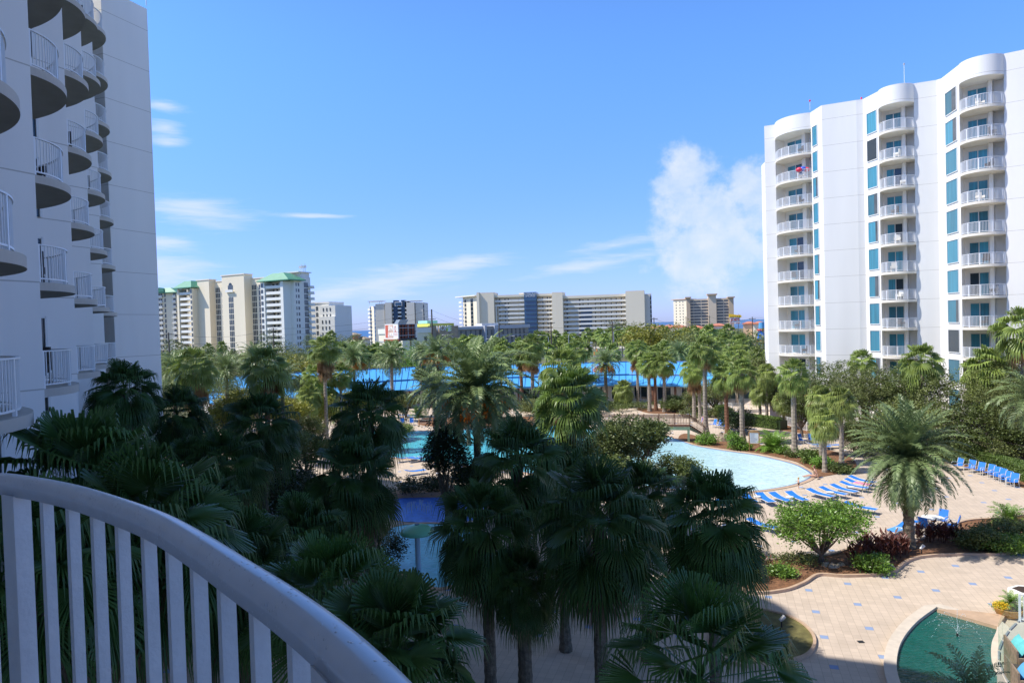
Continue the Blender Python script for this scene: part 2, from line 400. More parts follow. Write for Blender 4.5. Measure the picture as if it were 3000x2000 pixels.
# find the arc length whose baluster top lies at photo x = 90 (the wide post ends there) and count from it
ss = [i*.004 for i in range(int(seg[-1]/.004))]
ref = min(ss, key=lambda q: abs(project((ppt(q)[0]+ppt(q)[2]*.022).to_3d() + Vector((0, 0, H-.05)))[0] - 25))
k0 = -int(ref/SPB)
for k in range(k0, int((seg[-1]-ref)/SPB)):
    s = ref + .045 + k*SPB
    if s < 0 or s > seg[-1]: continue
    p, d, nn2 = ppt(s); c = p + nn2*.022
    if k % 11 == 0:
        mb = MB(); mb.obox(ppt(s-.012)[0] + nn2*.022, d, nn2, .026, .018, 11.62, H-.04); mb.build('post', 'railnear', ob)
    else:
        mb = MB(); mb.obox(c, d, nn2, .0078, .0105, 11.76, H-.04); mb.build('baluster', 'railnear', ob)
mb = MB(); vs = []
for i in range(n_):
    a = path[i] + nor[i]*.010; b2 = path[i] + nor[i]*.034
    vs += [(a.x, a.y, 11.72), (b2.x, b2.y, 11.72), (b2.x, b2.y, 11.76), (a.x, a.y, 11.76)]
mb.add(vs, [(i*4+k, (i+1)*4+k, (i+1)*4+(k+1) % 4, i*4+(k+1) % 4) for i in range(n_-1) for k in range(4)])
mb.build('bottom_rail', 'rail', ob)
mb = MB(); sp_ = [path[i] - nor[i]*.07 for i in range(n_)]
mb.prism([v2(p) for p in sp_] + [v2(E0 - V*12.0)], 11.36, 11.62)
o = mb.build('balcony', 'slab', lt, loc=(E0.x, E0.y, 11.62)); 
for k in (-3, -2, -1, 1, 2, 3, 4, 5, 6, 7): dpart(o, (E0.x, E0.y, 11.62 + 2.98*k), lt)

# ---------------- right tower ----------------
def hp(px, Y):   # plan point at eye height
    p = at(px, 955 - (px-1500)*.0287, Y); return Vector((p.x, p.y))
rt = thing('apartment_tower', 'sunlit white apartment tower with teal curtained windows and curved balconies at right', 'building', (45, 74, 0))
T = {k: hp(*v) for k, v in dict(L0=(2250, 86.0), A0=(2281, 85.4), A1=(2386, 80.8), S1=(2418, 78.3), P1=(2519, 76.7), N1=(2539, 76.5),
     B0=(2583, 74.0), B1=(2687, 71.8), C1=(2754, 70.9), D0=(2768, 70.5), X0=(2819, 66.8), X1=(2950, 64.3), F1=(3120, 61.8)).items()}
bays = [('A0', 'A1'), ('B0', 'B1'), ('X0', 'X1')]
def nrm(a, b):   # horizontal normal towards the camera side
    d = (b-a).normalized(); n = Vector((d.y, -d.x)); return n if n.dot(-(a+b)/2) > 0 else -n
order = ['L0', 'A0', 'A1', 'S1', 'P1', 'N1', 'B0', 'B1', 'C1', 'D0', 'X0', 'X1', 'F1']
out_ = []
RD = 1.6
for i, k in enumerate(order):
    out_.append(T[k])
    for a, b in bays:
        if k == a:
            n = nrm(T[a], T[b]); d = (T[b]-T[a]).normalized()
            out_ += [T[a] - n*RD, T[b] - n*RD]
out_ += [T['F1'] + Vector((9, 3)), Vector((75, 100)), Vector((40, 108)), T['L0'] + Vector((6.5, 14))]
mb = MB(); mb.prism([v2(p) for p in out_], -1, LV(8) - .28); mb.build('wall', 'wallwhite', rt)
# roof block with curved bays over the balconies
def arc(a, b, sag, n=22, side=None):
    n_v = nrm(a, b); L = (b-a).length; r = (L*L/4 + sag*sag)/(2*sag); c = (a+b)/2 - n_v*(r-sag)
    th = math.asin(min(1, L/2/r)); d = (b-a).normalized()
    return [c + n_v*(r*math.cos(-th + 2*th*i/n)) + d*(r*math.sin(-th + 2*th*i/n)) for i in range(n+1)]
roof = []
for k in order:
    if k in ('A1', 'B1', 'X1'): continue
    hit = [b for b in bays if b[0] == k]
    if hit: roof += arc(T[hit[0][0]], T[hit[0][1]], 1.25)
    else: roof.append(T[k])
roof += out_[-4:]
mb = MB(); mb.prism([v2(p) for p in roof], LV(8) - .28, ZT); mb.build('parapet', 'wallwhite', rt)
# curtains
M['curtain'] = mat('teal_curtain', (.05, .36, .50), .55, 0)
t, b = nodes(M['curtain']); tcn = N(t, 'ShaderNodeTexCoord'); oi = N(t, 'ShaderNodeObjectInfo')
wv = N(t, 'ShaderNodeTexNoise'); mp = N(t, 'ShaderNodeMapping'); mp.inputs['Scale'].default_value = (1, 1, .03); t.links.new(tcn.outputs['Object'], mp.inputs[0]); t.links.new(mp.outputs[0], wv.inputs['Vector']); wv.inputs['Scale'].default_value = 7
rr = MATH(t, 'MULTIPLY_ADD', wv.outputs[0], 1.1, .45); rr = MATH(t, 'MULTIPLY', rr, MATH(t, 'MULTIPLY_ADD', oi.outputs['Random'], .8, .5))
vm = N(t, 'ShaderNodeVectorMath', operation='SCALE'); vm.inputs[0].default_value = (.032, .235, .345); t.links.new(rr, vm.inputs['Scale']); t.links.new(vm.outputs[0], b.inputs['Base Color'])
b.inputs['Coat Weight'].default_value = .6; b.inputs['Coat Roughness'].default_value = .03
def slab_poly(a, b, back):
    n = nrm(a, b); return arc(a, b, 1.25) + [b - n*back, a - n*back]
WN = 0
def glazing(name, a, b, n, z0, z1, parent, panes=2, dark=None, fw=.06):
    """frame in the wall plane with one pane behind each opening"""
    d = (b-a).normalized(); L = (b-a).length; f = MB()
    for i in range(panes+1): f.obox(a + d*(fw/2 + (L-fw)*i/panes) + n*.04, d, n, fw/2, .05, z0, z1)
    for z in (z0, z1-fw):
        f.obox((a+b)/2 + n*.04, d, n, L/2 - fw, .048, z, z+fw)
    fo = f.build(name, 'frame', parent)
    for i in range(panes):
        x0 = a + d*(L*i/panes + fw*.6); x1 = a + d*(L*(i+1)/panes - fw*.6)
        p = MB(); c = (x0+x1)/2; p.obox(c + n*.02, d, n, (x1-x0).length/2, .015, z0+fw, z1-fw)
        mt = 'curtain'
        if dark and dark(i): mt = 'shadeglass'
        po_ = p.build('pane', mt, fo)
        if panes == 1 and mt == 'curtain' and rnd.random() < .3:      # curtain drawn aside: a dark strip of room behind the glass
            w_ = (x1-x0).length*rnd.uniform(.2, .5); q = MB(); q.obox(x1 - d*(w_/2) + n*.037, d, n, w_/2, .004, z0+fw, z1-fw); q.build('open_gap', 'mutedglass', fo)
    return fo
rnd = random.Random(3)
for bi, (ka, kb) in enumerate(bays):
    a, b = T[ka], T[kb]; n = nrm(a, b); d = (b-a).normalized(); L = (b-a).length
    bk = -n*(RD - .02)
    sp_ = slab_poly(a, b, RD - .03)
    o0 = T[ka]
    mb = MB(); mb.prism([v2(p) for p in sp_], LV(0) - .26, LV(0)); sl2 = mb.build('balcony', 'slabw', rt, loc=(a.x, a.y, LV(0)))
    rp = arc(a + d*.06, b - d*.06, 1.13)
    rail_mesh(rp, LV(0), post_every=9, bw=.026).build('railing', 'rail', sl2)
    for k in range(-3, 8):
        if k != 0: dpart(sl2, (a.x, a.y, LV(k)), rt)
        base = a - n*RD
        dk = lambda i: rnd.random() < .12
        glazing('sliding_door', base + d*(L*.10), base + d*(L*.56), n, LV(k)+.02, LV(k)+2.35, rt, 2, dk)
        if bi == 0: glazing('sliding_door', base + d*(L*.74), base + d*(L*.97), n, LV(k)+.02, LV(k)+2.35, rt, 2, dk)
        else:   # side glazing on the right reveal
            p0 = b - n*(RD-.15) ; p1 = b - n*.35
            glazing('sliding_door', p0, p1, -d, LV(k)+.02, LV(k)+2.35, rt, 3, lambda i: rnd.random() < .5)
        mb = MB(); mb.obox(base + d*(L*.65) + n*.35, d, n, L*.05, .33, LV(k), LV(k+1)-.27); mb.build('column', 'wallwhite', rt)
    mb = MB()
for a, b, s0, s1 in (('A1', 'S1', .14, .62), ('N1', 'B0', .24, .92), ('D0', 'X0', .22, .88)):
    a, b = T[a], T[b]; n = nrm(a, b)
    for k in range(-3, 8):
        p, q = a.lerp(b, s0), a.lerp(b, s1)
        fo = glazing('window', p, q, n, LV(k)+.42, LV(k)+2.78, rt, 1, lambda i: rnd.random() < .12, .07)
for px, y, h in ((2386, 78.5, 1.0), (2539, 77.5, .8), (2667, 76, 4.0)):
    p = hp(px, y) + Vector((.6, 1.5))
    mb = MB(); mb.tube([(p.x, p.y, ZT), (p.x, p.y, ZT+h)], .022, 6); lr = mb.build('light_mast', 'rail', rt)
    mb = MB(); mb.lathe((p.x, p.y, ZT+h), [(0, -.02), (.09, 0), (.10, .15), (.05, .22), (0, .23)], 10); mb.build('lamp', 'redlamp' if h < 3 else 'galv', lr)
# ---------------- ground, sea, deck, pools ----------------
M['ground'] = mat('sandy_grass_ground', (.13, .13, .06), .95, .35, .05)
M['sea'] = mat('sea_water', (.012, .085, .20), .35, .15, .004, .3, .5)
M['mulch'] = mat('pine_mulch', (.20, .095, .045), .95, .45, 6, .8, 30)
M['coping'] = mat('tan_coping', (.50, .35, .24), .8, .12, 3)
M['grass'] = mat('lawn_grass', (.11, .15, .035), .95, .35, 4, .6, 60)
M['drygrass'] = mat('dry_lawn', (.17, .15, .05), .95, .35, 3, .8, 50)
M['asphalt'] = mat('asphalt', (.11, .11, .115), .9, .1, .3)
M['concrete'] = mat('concrete_path', (.45, .41, .36), .9, .08, .5)
def flat(name, pts, z, mtl, kind='structure', thick=None):
    mb = MB(); 
    if thick: mb.prism(pts, z - thick, z)
    else: mb.add([(p[0], p[1], z) for p in pts], [tuple(range(len(pts)))])
    o = mb.build(name, mtl); 
    if not thick and o.data.polygons[0].normal.z < 0: o.data.flip_normals()
    o['kind'] = kind; return o
def ring(name, pts, w_, z0, z1, mtl, out=True, kind='structure'):
    P = [Vector(p) for p in pts]; n = len(P)
    ar = sum(P[i].x*P[(i+1) % n].y - P[(i+1) % n].x*P[i].y for i in range(n)); sg = (1 if ar > 0 else -1) * (1 if out else -1)
    Q_ = []
    for i in range(n):
        d = (P[(i+1) % n]-P[i-1]).normalized(); Q_.append(P[i] + Vector((d.y, -d.x))*w_*sg)
    mb = MB(); vs = []
    for i in range(n): vs += [(P[i].x, P[i].y, z0), (P[i].x, P[i].y, z1), (Q_[i].x, Q_[i].y, z1), (Q_[i].x, Q_[i].y, z0)]
    fs = []
    for i in range(n):
        j = (i+1) % n
        for k in range(3): fs.append((i*4+k, i*4+k+1, j*4+k+1, j*4+k))
    mb.add(vs, fs if sg < 0 else [f[::-1] for f in fs]); o = mb.build(name, mtl); o['kind'] = kind; return o
mb = MB(); mb.add([(x, y, z) for y, z in ((-400, -.03), (140, -.03), (215, 1.8), (860, 1.8), (861, -2)) for x in (-2500, 2500)], [(2*k, 2*k+1, 2*k+3, 2*k+2) for k in range(4)]); o = mb.build('ground', 'ground'); o['kind'] = 'structure'
flat('sea', [(-30000, 500), (30000, 500), (30000, 30000), (-30000, 30000)], -.6, 'sea')
# pavers
m = mat('deck_pavers', (.56, .455, .36), .85, .06, .15); M['paver'] = m
t, b = nodes(m); geo = N(t, 'ShaderNodeNewGeometry'); mp = N(t, 'ShaderNodeMapping'); mp.vector_type = 'POINT'; mp.inputs['Rotation'].default_value = (0, 0, R(17)); t.links.new(geo.outputs['Position'], mp.inputs[0])
sp = N(t, 'ShaderNodeSeparateXYZ'); t.links.new(mp.outputs[0], sp.inputs[0])
S = .315
px_ = MATH(t, 'DIVIDE', sp.outputs[0], S); py_ = MATH(t, 'DIVIDE', sp.outputs[1], S)
def ln2(x, wd): return MATH(t, 'LESS_THAN', MATH(t, 'ABSOLUTE', MATH(t, 'SUBTRACT', MATH(t, 'FRACT', x), .5)), wd)
lx, ly = ln2(px_, .026), ln2(py_, .018)
cx = MATH(t, 'FLOOR', MATH(t, 'ADD', px_, .5)); cy = MATH(t, 'FLOOR', MATH(t, 'ADD', py_, .5))
def every(c, n, o): return MATH(t, 'LESS_THAN', MATH(t, 'ABSOLUTE', MATH(t, 'SUBTRACT', MATH(t, 'FLOORED_MODULO', MATH(t, 'ADD', c, o), n), 0)), .5)
blue = MATH(t, 'MAXIMUM', MATH(t, 'MULTIPLY', every(cx, 12, 0), every(cy, 8, 1)), MATH(t, 'MULTIPLY', every(cx, 12, 6), every(cy, 8, 5)))
cc2 = N(t, 'ShaderNodeCombineXYZ'); t.links.new(cx, cc2.inputs[0]); t.links.new(cy, cc2.inputs[1])
wn = N(t, 'ShaderNodeTexWhiteNoise'); t.links.new(cc2.outputs[0], wn.inputs[0])
blue = MATH(t, 'MULTIPLY', blue, MATH(t, 'GREATER_THAN', wn.outputs[0], .12))
base = b.inputs['Base Color'].links[0].from_socket
vr = MATH(t, 'MULTIPLY_ADD', wn.outputs[0], .13, .94)
vm = N(t, 'ShaderNodeVectorMath', operation='SCALE'); t.links.new(base, vm.inputs[0]); t.links.new(vr, vm.inputs['Scale'])
big = N(t, 'ShaderNodeTexNoise'); big.inputs['Scale'].default_value = .9; big.inputs['Detail'].default_value = 6; t.links.new(geo.outputs['Position'], big.inputs['Vector'])
c1 = MIXC(t, MATH(t, 'MULTIPLY', MATH(t, 'SUBTRACT', big.outputs[0], .45, clamp=True), .9), vm.outputs[0], (.33, .27, .21))
c1 = MIXC(t, blue, c1, (.24, .32, .50))
c1 = MIXC(t, MATH(t, 'MULTIPLY', MATH(t, 'MAXIMUM', lx, ly), .45), c1, (.24, .18, .13))
t.links.new(c1, b.inputs['Base Color'])
bp = N(t, 'ShaderNodeBump'); bp.inputs['Strength'].default_value = .4; bp.inputs['Distance'].default_value = .01; t.links.new(MATH(t, 'SUBTRACT', 1.0, MATH(t, 'MAXIMUM', lx, ly)), bp.inputs['Height']); t.links.new(bp.outputs[0], b.inputs['Normal'])
# water
def water(name, deep, shallow, x0, x1, axis=(1, 0), rough=.04, bs=2.4, bst=.5):
    m = mat(name, deep, rough, 0, spec=.5); t, b = nodes(m); geo = N(t, 'ShaderNodeNewGeometry')
    dt = N(t, 'ShaderNodeVectorMath', operation='DOT_PRODUCT'); dt.inputs[1].default_value = (axis[0], axis[1], 0); t.links.new(geo.outputs['Position'], dt.inputs[0])
    mr = N(t, 'ShaderNodeMapRange', interpolation_type='SMOOTHSTEP'); t.links.new(dt.outputs['Value'], mr.inputs[0]); mr.inputs[1].default_value = x0; mr.inputs[2].default_value = x1
    vo = N(t, 'ShaderNodeTexVoronoi', feature='SMOOTH_F1'); vo.inputs['Scale'].default_value = 1.7; nz = N(t, 'ShaderNodeTexNoise'); nz.inputs['Scale'].default_value = 1.5; nz.inputs['Distortion'].default_value = 1.5; t.links.new(geo.outputs['Position'], nz.inputs['Vector']); t.links.new(nz.outputs['Color'], vo.inputs['Vector'])
    c = MIXC(t, mr.outputs[0], deep, shallow); 
    k = MATH(t, 'MULTIPLY_ADD', nz.outputs[0], .6, .70); vm = N(t, 'ShaderNodeVectorMath', operation='SCALE'); t.links.new(c, vm.inputs[0]); t.links.new(k, vm.inputs['Scale']); t.links.new(vm.outputs[0], b.inputs['Base Color'])
    n2_ = N(t, 'ShaderNodeTexNoise'); n2_.inputs['Scale'].default_value = bs; n2_.inputs['Detail'].default_value = 3; n2_.inputs['Distortion'].default_value = .6
    mp = N(t, 'ShaderNodeMapping'); mp.inputs['Scale'].default_value = (1, 2.2, 1); t.links.new(geo.outputs['Position'], mp.inputs[0]); t.links.new(mp.outputs[0], n2_.inputs['Vector'])
    bp = N(t, 'ShaderNodeBump'); bp.inputs['Strength'].default_value = bst; bp.inputs['Distance'].default_value = .12; t.links.new(n2_.outputs[0], bp.inputs['Height']); t.links.new(bp.outputs[0], b.inputs['Normal'])
    return m
M['poolwater'] = water('pool_water', (.09, .50, .62), (.66, .84, .87), -26, 10, (.95, -.3))
M['pondwater'] = water('pond_water', (.004, .055, .048), (.010, .10, .085), 10, 17, (1, 0), .06, 3, .35)
M['splashwater'] = water('splash_water', (.22, .68, .80), (.28, .76, .84), -3, 3, (1, 0))
flat('pool_deck', [(-40, 6), (75, 6), (75, 60), (44, 112), (-45, 118)], 0, 'paver')
def gp(l, z=0): return [(g(x, y, z).x, g(x, y, z).y) for x, y in l]
pool_px = [(1100, 1264), (1280, 1262), (1420, 1255), (1585, 1240), (1760, 1262), (1900, 1262), (2003, 1294), (2030, 1303), (2067, 1311), (2137, 1322), (2217, 1333), (2281, 1347), (2329, 1360), (2360, 1374), (2380, 1389), (2372, 1402), (2330, 1419), (2265, 1432), (2187, 1441), (2137, 1442), (2050, 1440), (1900, 1425), (1750, 1400), (1600, 1392), (1450, 1372), (1250, 1350), (1090, 1330), (1000, 1290)]
pool = spline(gp(pool_px), 6)
pw = flat('swimming_pool_water', pool, .008, 'poolwater')
ring('pool_coping', pool, .32, .0, .045, 'coping')
M['tileband'] = mat('blue_tile_band', (.14, .22, .42), .3, .2, 8)
ring('pool_tile_band', pool, -.16, .0, .030, 'tileband')
# teal fountain pond at the lower right
pond_px = [(2645, 2030), (2627, 1960), (2640, 1890), (2685, 1830), (2745, 1785), (2923, 1837), (2918, 1860), (2906, 1890), (2904, 1930), (2915, 1970), (2945, 2030), (2900, 2100), (2700, 2100)]
pp_ = gp(pond_px); pond = spline(pp_[:5], 6, False)[:-1] + [pp_[4]] + spline(pp_[5:], 4, False)
flat('pond_water', pond, .01, 'pondwater')
cp = gp([(2600, 2060), (2590, 1960), (2612, 1880), (2660, 1815), (2735, 1775), (2835, 1790), (2945, 1802), (2925, 1838)])
ring('pond_coping', pond, .42, .0, .14, mat('pale_stone_coping', (.60, .52, .43), .8, .08, 3))
pt_ = gp([(2745, 1783), (2830, 1786), (2946, 1800), (2925, 1834)], .15)
flat('pond_terrace', pt_, .15, 'coping', thick=.14)
# lawn circle at the lower centre
lawn = spline(gp([(2180, 1786), (2280, 1800), (2340, 1825), (2376, 1860), (2380, 1895), (2350, 1925), (2270, 1942), (2180, 1950), (2090, 1900), (2100, 1830)]), 6)
flat('lawn', lawn, .06, 'drygrass', thick=.055); ring('lawn_kerb', lawn, .12, 0, .12, 'coping')
# mulch island with the round tree and the big palm
isl = gp([(2200, 1735), (2290, 1731), (2350, 1710), (2395, 1685), (2470, 1688), (2560, 1685), (2615, 1675), (2650, 1648), (2700, 1632), (2800, 1626), (2920, 1625), (2975, 1612), (3020, 1590), (3120, 1500), (3050, 1500), (2960, 1520), (2830, 1530), (2740, 1570), (2650, 1600), (2560, 1600), (2500, 1610), (2430, 1630), (2330, 1640), (2230, 1650), (2120, 1690)])
isl = spline(isl, 5); flat('mulch_bed', isl, .07, 'mulch', thick=.065); ring('mulch_kerb', isl, .14, 0, .14, 'coping')
# mulch around the pool's far shore
bed2 = spline(gp([(1990, 1288), (2010, 1270), (2100, 1292), (2200, 1296), (2300, 1322), (2420, 1318), (2490, 1340), (2510, 1365), (2490, 1380), (2400, 1397), (2388, 1390), (2368, 1372), (2335, 1354), (2285, 1341), (2220, 1328), (2140, 1317), (2067, 1306)]), 5)
flat('mulch_bed', bed2, .035, 'mulch', thick=.03)
bed3 = spline(gp([(1870, 1195), (2000, 1198), (2080, 1205), (2100, 1216), (1990, 1212), (1900, 1210)]), 4)
flat('mulch_bed', bed3, .03, 'mulch', thick=.025)
bed4 = spline(gp([(1230, 1230), (1300, 1222), (1600, 1222), (1650, 1240), (1580, 1250), (1400, 1252), (1240, 1246)]), 4)
flat('mulch_bed', bed4, .03, 'mulch', thick=.025)
bedr = spline(gp([(2500, 1290), (2620, 1330), (2760, 1350), (2900, 1390), (3050, 1440), (3200, 1400), (2900, 1270), (2600, 1230), (2450, 1240), (2300, 1220), (2200, 1240), (2300, 1262)]), 4)
flat('mulch_bed', bedr, .03, 'mulch', thick=.025)
# splash pad in the shade: blue mat, pale blue water
sp1 = gp([(1150, 1462), (1330, 1458), (1420, 1470), (1400, 1522), (1180, 1528), (1130, 1500)])
M['bluemat'] = mat('blue_play_surface', (.04, .17, .70), .35, .25, 3, .5, 6)
flat('splash_pad', spline(sp1, 4), .03, 'bluemat')
sp2 = gp([(1150, 1545), (1340, 1540), (1400, 1600), (1360, 1690), (1290, 1722), (1230, 1700), (1120, 1640)])
sp2 = spline(sp2, 5); flat('splash_pool_water', sp2, .02, 'splashwater'); ring('splash_pool_coping', sp2, .3, 0, .05, 'coping')
# roads beyond the restaurant, on slightly higher ground
flat('lawn_verge', [(-300, 212), (420, 226), (420, 330), (-300, 330)], 1.815, 'grass')
flat('road', [(-400, 236), (60, 244), (200, 262), (420, 310), (420, 282), (200, 240), (60, 224), (-400, 216)], 1.83, 'asphalt')
flat('road', [(-400, 290), (60, 292), (420, 330), (420, 316), (60, 276), (-400, 276)], 1.83, 'asphalt')
flat('parking_lot', [(-10, 296), (120, 304), (120, 335), (-10, 330)], 1.836, 'concrete')
flat('road_marking', [(-400, 226), (60, 234), (200, 251), (200, 251.4), (60, 234.4), (-400, 226.4)], 1.836, mat('white_road_paint', (.7, .7, .66), .7, 0))
# ---------------- plant materials ----------------
def leafmat(name, col, rough=.45, var=.35, vs=1.2, tr=.25, ov=.15, spec=.5): return mat(name, col, rough, var, vs, transl=tr, objvar=ov, spec=spec)
M['fan'] = leafmat('fan_palm_leaf', (.25, .33, .075), ov=.2, tr=.3)
M['fanshade'] = leafmat('shade_toned_palm_leaf', (.060, .125, .028), .42, spec=.3)  # fan palm leaf darkened, foreground shade put into the colour
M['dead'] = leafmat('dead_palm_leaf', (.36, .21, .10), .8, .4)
M['deadshade'] = leafmat('shade_toned_dead_leaf', (.22, .16, .10), .8, .4)  # dead leaf darkened for the foreground palms, their shade is in the colour
M['date'] = leafmat('date_palm_leaf', (.20, .27, .11), .42)
M['sylv'] = leafmat('silver_date_palm_leaf', (.22, .30, .125), .42)
M['bluep'] = leafmat('blue_grey_palm_leaf', (.19, .24, .17), .5)
M['sabal'] = leafmat('cabbage_palm_leaf', (.27, .33, .08), .45)
M['seed'] = leafmat('tan_flower_stalks', (.38, .26, .09), .8, .3)
M['fruit'] = leafmat('orange_date_fruit', (.75, .24, .02), .5, .25, 8)
M['oak'] = leafmat('oak_leaf', (.12, .16, .042), .5, .45, .9)
M['bright'] = leafmat('bright_green_leaf', (.17, .30, .045), .38, .4, 1.5)
M['yellowg'] = leafmat('yellow_green_leaf', (.27, .27, .04), .5, .35, .7)
M['olive'] = leafmat('olive_leaf', (.17, .20, .06), .5, .45, .8)
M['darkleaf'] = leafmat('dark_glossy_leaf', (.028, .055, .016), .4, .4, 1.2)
M['hedge'] = leafmat('hedge_leaf', (.13, .20, .04), .5, .3, 2)
M['redleaf'] = leafmat('maroon_leaf', (.14, .045, .03), .45, .35, 3)
M['trunkp'] = mat('palm_bark', (.30, .25, .20), .95, .3, 5, .7, 18)
M['trunkred'] = mat('red_brown_palm_bark', (.20, .095, .055), .95, .35, 5, .7, 18)
M['trunkd'] = mat('dark_boots_bark', (.14, .115, .08), .95, .4, 8, .9, 16)
M['bark'] = mat('grey_brown_bark', (.13, .10, .075), .95, .3, 5, .6, 20)
M['yellowfl'] = mat('yellow_flowers', (.75, .50, .02), .6, .3, 8)
M['pinkfl'] = mat('pink_flowers', (.65, .05, .09), .6, .3, 8)

def frame_of(d):
    d = d.normalized(); s_ = d.cross(Vector((0, 0, 1)))
    if s_.length < .05: s_ = Vector((1, 0, 0))
    s_.normalize(); n_v = s_.cross(d); return d, s_, n_v
def fan_leaf(mb, base, az, el, pet, rad, nseg, rnd, droop=.35, spread=2.3, wscale=1.0, split=.5, tip=.35, hang=0.0):
    d = Vector((math.cos(az)*math.cos(el), math.sin(az)*math.cos(el), math.sin(el)))
    # petiole with slight sag
    p = [Vector(base)]; dd = d.copy()
    for i in range(3):
        p.append(p[-1] + dd*pet/3); dd = (dd + Vector((0, 0, -droop*.25))).normalized()
    d0, s0, n0 = frame_of(d); wv = .018*rad + .006
    for i in range(3):
        mb.quad(p[i]-s0*wv, p[i]+s0*wv, p[i+1]+s0*wv*.8, p[i+1]-s0*wv*.8)
    h = p[-1]; d1, s1, n1_ = frame_of((dd + Vector((0, 0, -hang))).normalized() if hang else dd)
    roll = rnd.uniform(-.5, .5); c, s = math.cos(roll), math.sin(roll)
    s1, n1_ = s1*c + n1_*s, n1_*c - s1*s
    dphi = 2*spread/nseg
    for i in range(nseg):
        phi = -spread + dphi*(i+.5) + rnd.uniform(-.03, .03)
        L = rad*(.72 + .28*math.cos(phi*.55))*rnd.uniform(.9, 1.05)
        cup = .12
        def dirv(ph): return d1*math.cos(ph) + s1*math.sin(ph) + n1_*(cup*(1 - math.cos(ph)) + .12*abs(math.sin(ph)))
        a0, a1 = dirv(phi - dphi*.5), dirv(phi + dphi*.5); am = dirv(phi)
        fold = n1_*(dphi*L*.18)*wscale
        k = split
        def sag(r): return Vector((0, 0, -droop*rad*(r**2.2)*.8))
        tipd = rnd.uniform(.6, 1.4)*tip
        v0 = h + am*(L*.04)
        l1 = h + a0*(L*k) + sag(k) - fold; r1 = h + a1*(L*k) + sag(k) - fold; m1_ = h + am*(L*k) + sag(k) + fold
        k2 = k + (1-k)*.55
        wd = (a1-a0)*(L*k2*.27)
        l2 = h + am*(L*k2) - wd + sag(k2); r2 = h + am*(L*k2) + wd + sag(k2)
        tp = h + am*(L*(.97 - tipd*.15)) + sag(1.0) + Vector((0, 0, -tipd*L*.33))
        mb.add([v0, l1, m1_, r1, l2, r2, tp], [(0, 1, 2), (0, 2, 3), (1, 4, 2), (2, 4, 5), (2, 5, 3), (4, 6, 5)])
def fan_crown(seed, nl=34, pet=1.0, rad=1.0, nseg=22, emin=-.75, emax=1.45, droop=.3, tip=.5, split=.5, spread=2.2, hangf=.5):
    rnd = random.Random(seed); mb = MB()
    for i in range(nl):
        f = (i+.5)/nl; el_ = emax - (emax-emin)*f**.85 + rnd.uniform(-.12, .12); az_ = i*2.39996 + rnd.uniform(-.25, .25)
        fan_leaf(mb, (0, 0, .25*(1-f)), az_, min(1.5, el_), pet*rnd.uniform(.8, 1.1)*(.75+.35*f), rad*rnd.uniform(.85, 1.05), nseg, rnd, droop*(0.5+.9*f), spread, 1, split, tip, hang=hangf*f)
    return mb
def skirt(seed, nl=22, pet=.8, rad=.9, nseg=12, length=1.0):
    rnd = random.Random(seed); mb = MB()
    for i in range(nl):
        az_ = i*2.39996 + rnd.uniform(-.3, .3); f = rnd.random()
        fan_leaf(mb, (0, 0, -.1 - .55*f*length), az_, rnd.uniform(-1.15, -.6), pet*rnd.uniform(.55, 1.0), rad*rnd.uniform(.7, 1), nseg, rnd, .35, 1.3, 1.6, .35, .8, hang=.9)
    return mb
def frond(mb, az_, el0, L, bend, rnd, nst=26, lw=.028, ll=.42, vee=.5, base=(0, 0, 0), droopl=.35):
    p = Vector(base); e = el0; pts = [p.copy()]; dirs = []
    tw = rnd.uniform(-.25, .25)
    for i in range(12):
        f = i/12; d = Vector((math.cos(az_ + tw*f)*math.cos(e), math.sin(az_ + tw*f)*math.cos(e), math.sin(e))); dirs.append(d)
        p = p + d*(L/12); pts.append(p.copy()); e -= bend/12*(.5 + 1.2*f)
    dirs.append(dirs[-1])
    for i in range(12):
        s_ = dirs[i].cross(Vector((0, 0, 1))); s_ = s_.normalized() if s_.length > .01 else Vector((1, 0, 0)); w0 = .028*L/2.6*(1-i/13.); w1 = .028*L/2.6*(1-(i+1)/13.)
        mb.quad(pts[i]-s_*w0, pts[i]+s_*w0, pts[i+1]+s_*w1, pts[i+1]-s_*w1)
    for i in range(nst):
        f = .10 + .9*(i+.5)/nst; x = f*12; j = min(11, int(x)); k = x-j; q = pts[j].lerp(pts[j+1], k); d = dirs[j].lerp(dirs[j+1], k).normalized()
        d, s_, n_v = frame_of(d); l = L*ll*.38*(math.sin(math.pi*min(1, (.18 + .80*f)))**.6)*rnd.uniform(.85, 1.1)
        for sd in (-1, 1):
            fw = .45 + .75*f; lv = (d*fw + s_*sd*1.0 + n_v*(vee + rnd.uniform(-.18, .25))).normalized()
            a = q + d*(rnd.uniform(-.02, .02)*L); m_ = a + lv*l*.55; e_ = a + lv*l + Vector((0, 0, -droopl*l*rnd.uniform(.5, 1.2)))
            wv = d*(lw*L/2.6)
            mb.add([a - wv*.6, a + wv*.6, m_ + wv*.8, m_ - wv*.8, e_], [(0, 1, 2, 3), (3, 2, 4)])
def feather_crown(seed, nf=46, L=2.9, emin=-.8, emax=1.4, bend=1.5, nst=26, lw=.028, ll=.5, vee=.45, droopl=.35):
    rnd = random.Random(seed); mb = MB()
    for i in range(nf):
        f = (i+.5)/nf; el_ = emax - (emax-emin)*f + rnd.uniform(-.12, .12)
        frond(mb, i*2.39996 + rnd.uniform(-.2, .2), el_, L*rnd.uniform(.85, 1.05)*(.8+.2*math.sin(math.pi*min(1, f+.25))), bend*(.55 + .6*math.sin(math.pi*min(.8, f*.8+.1))), rnd, nst, lw, ll, vee, (0, 0, .15*(1-f)), droopl)
    return mb
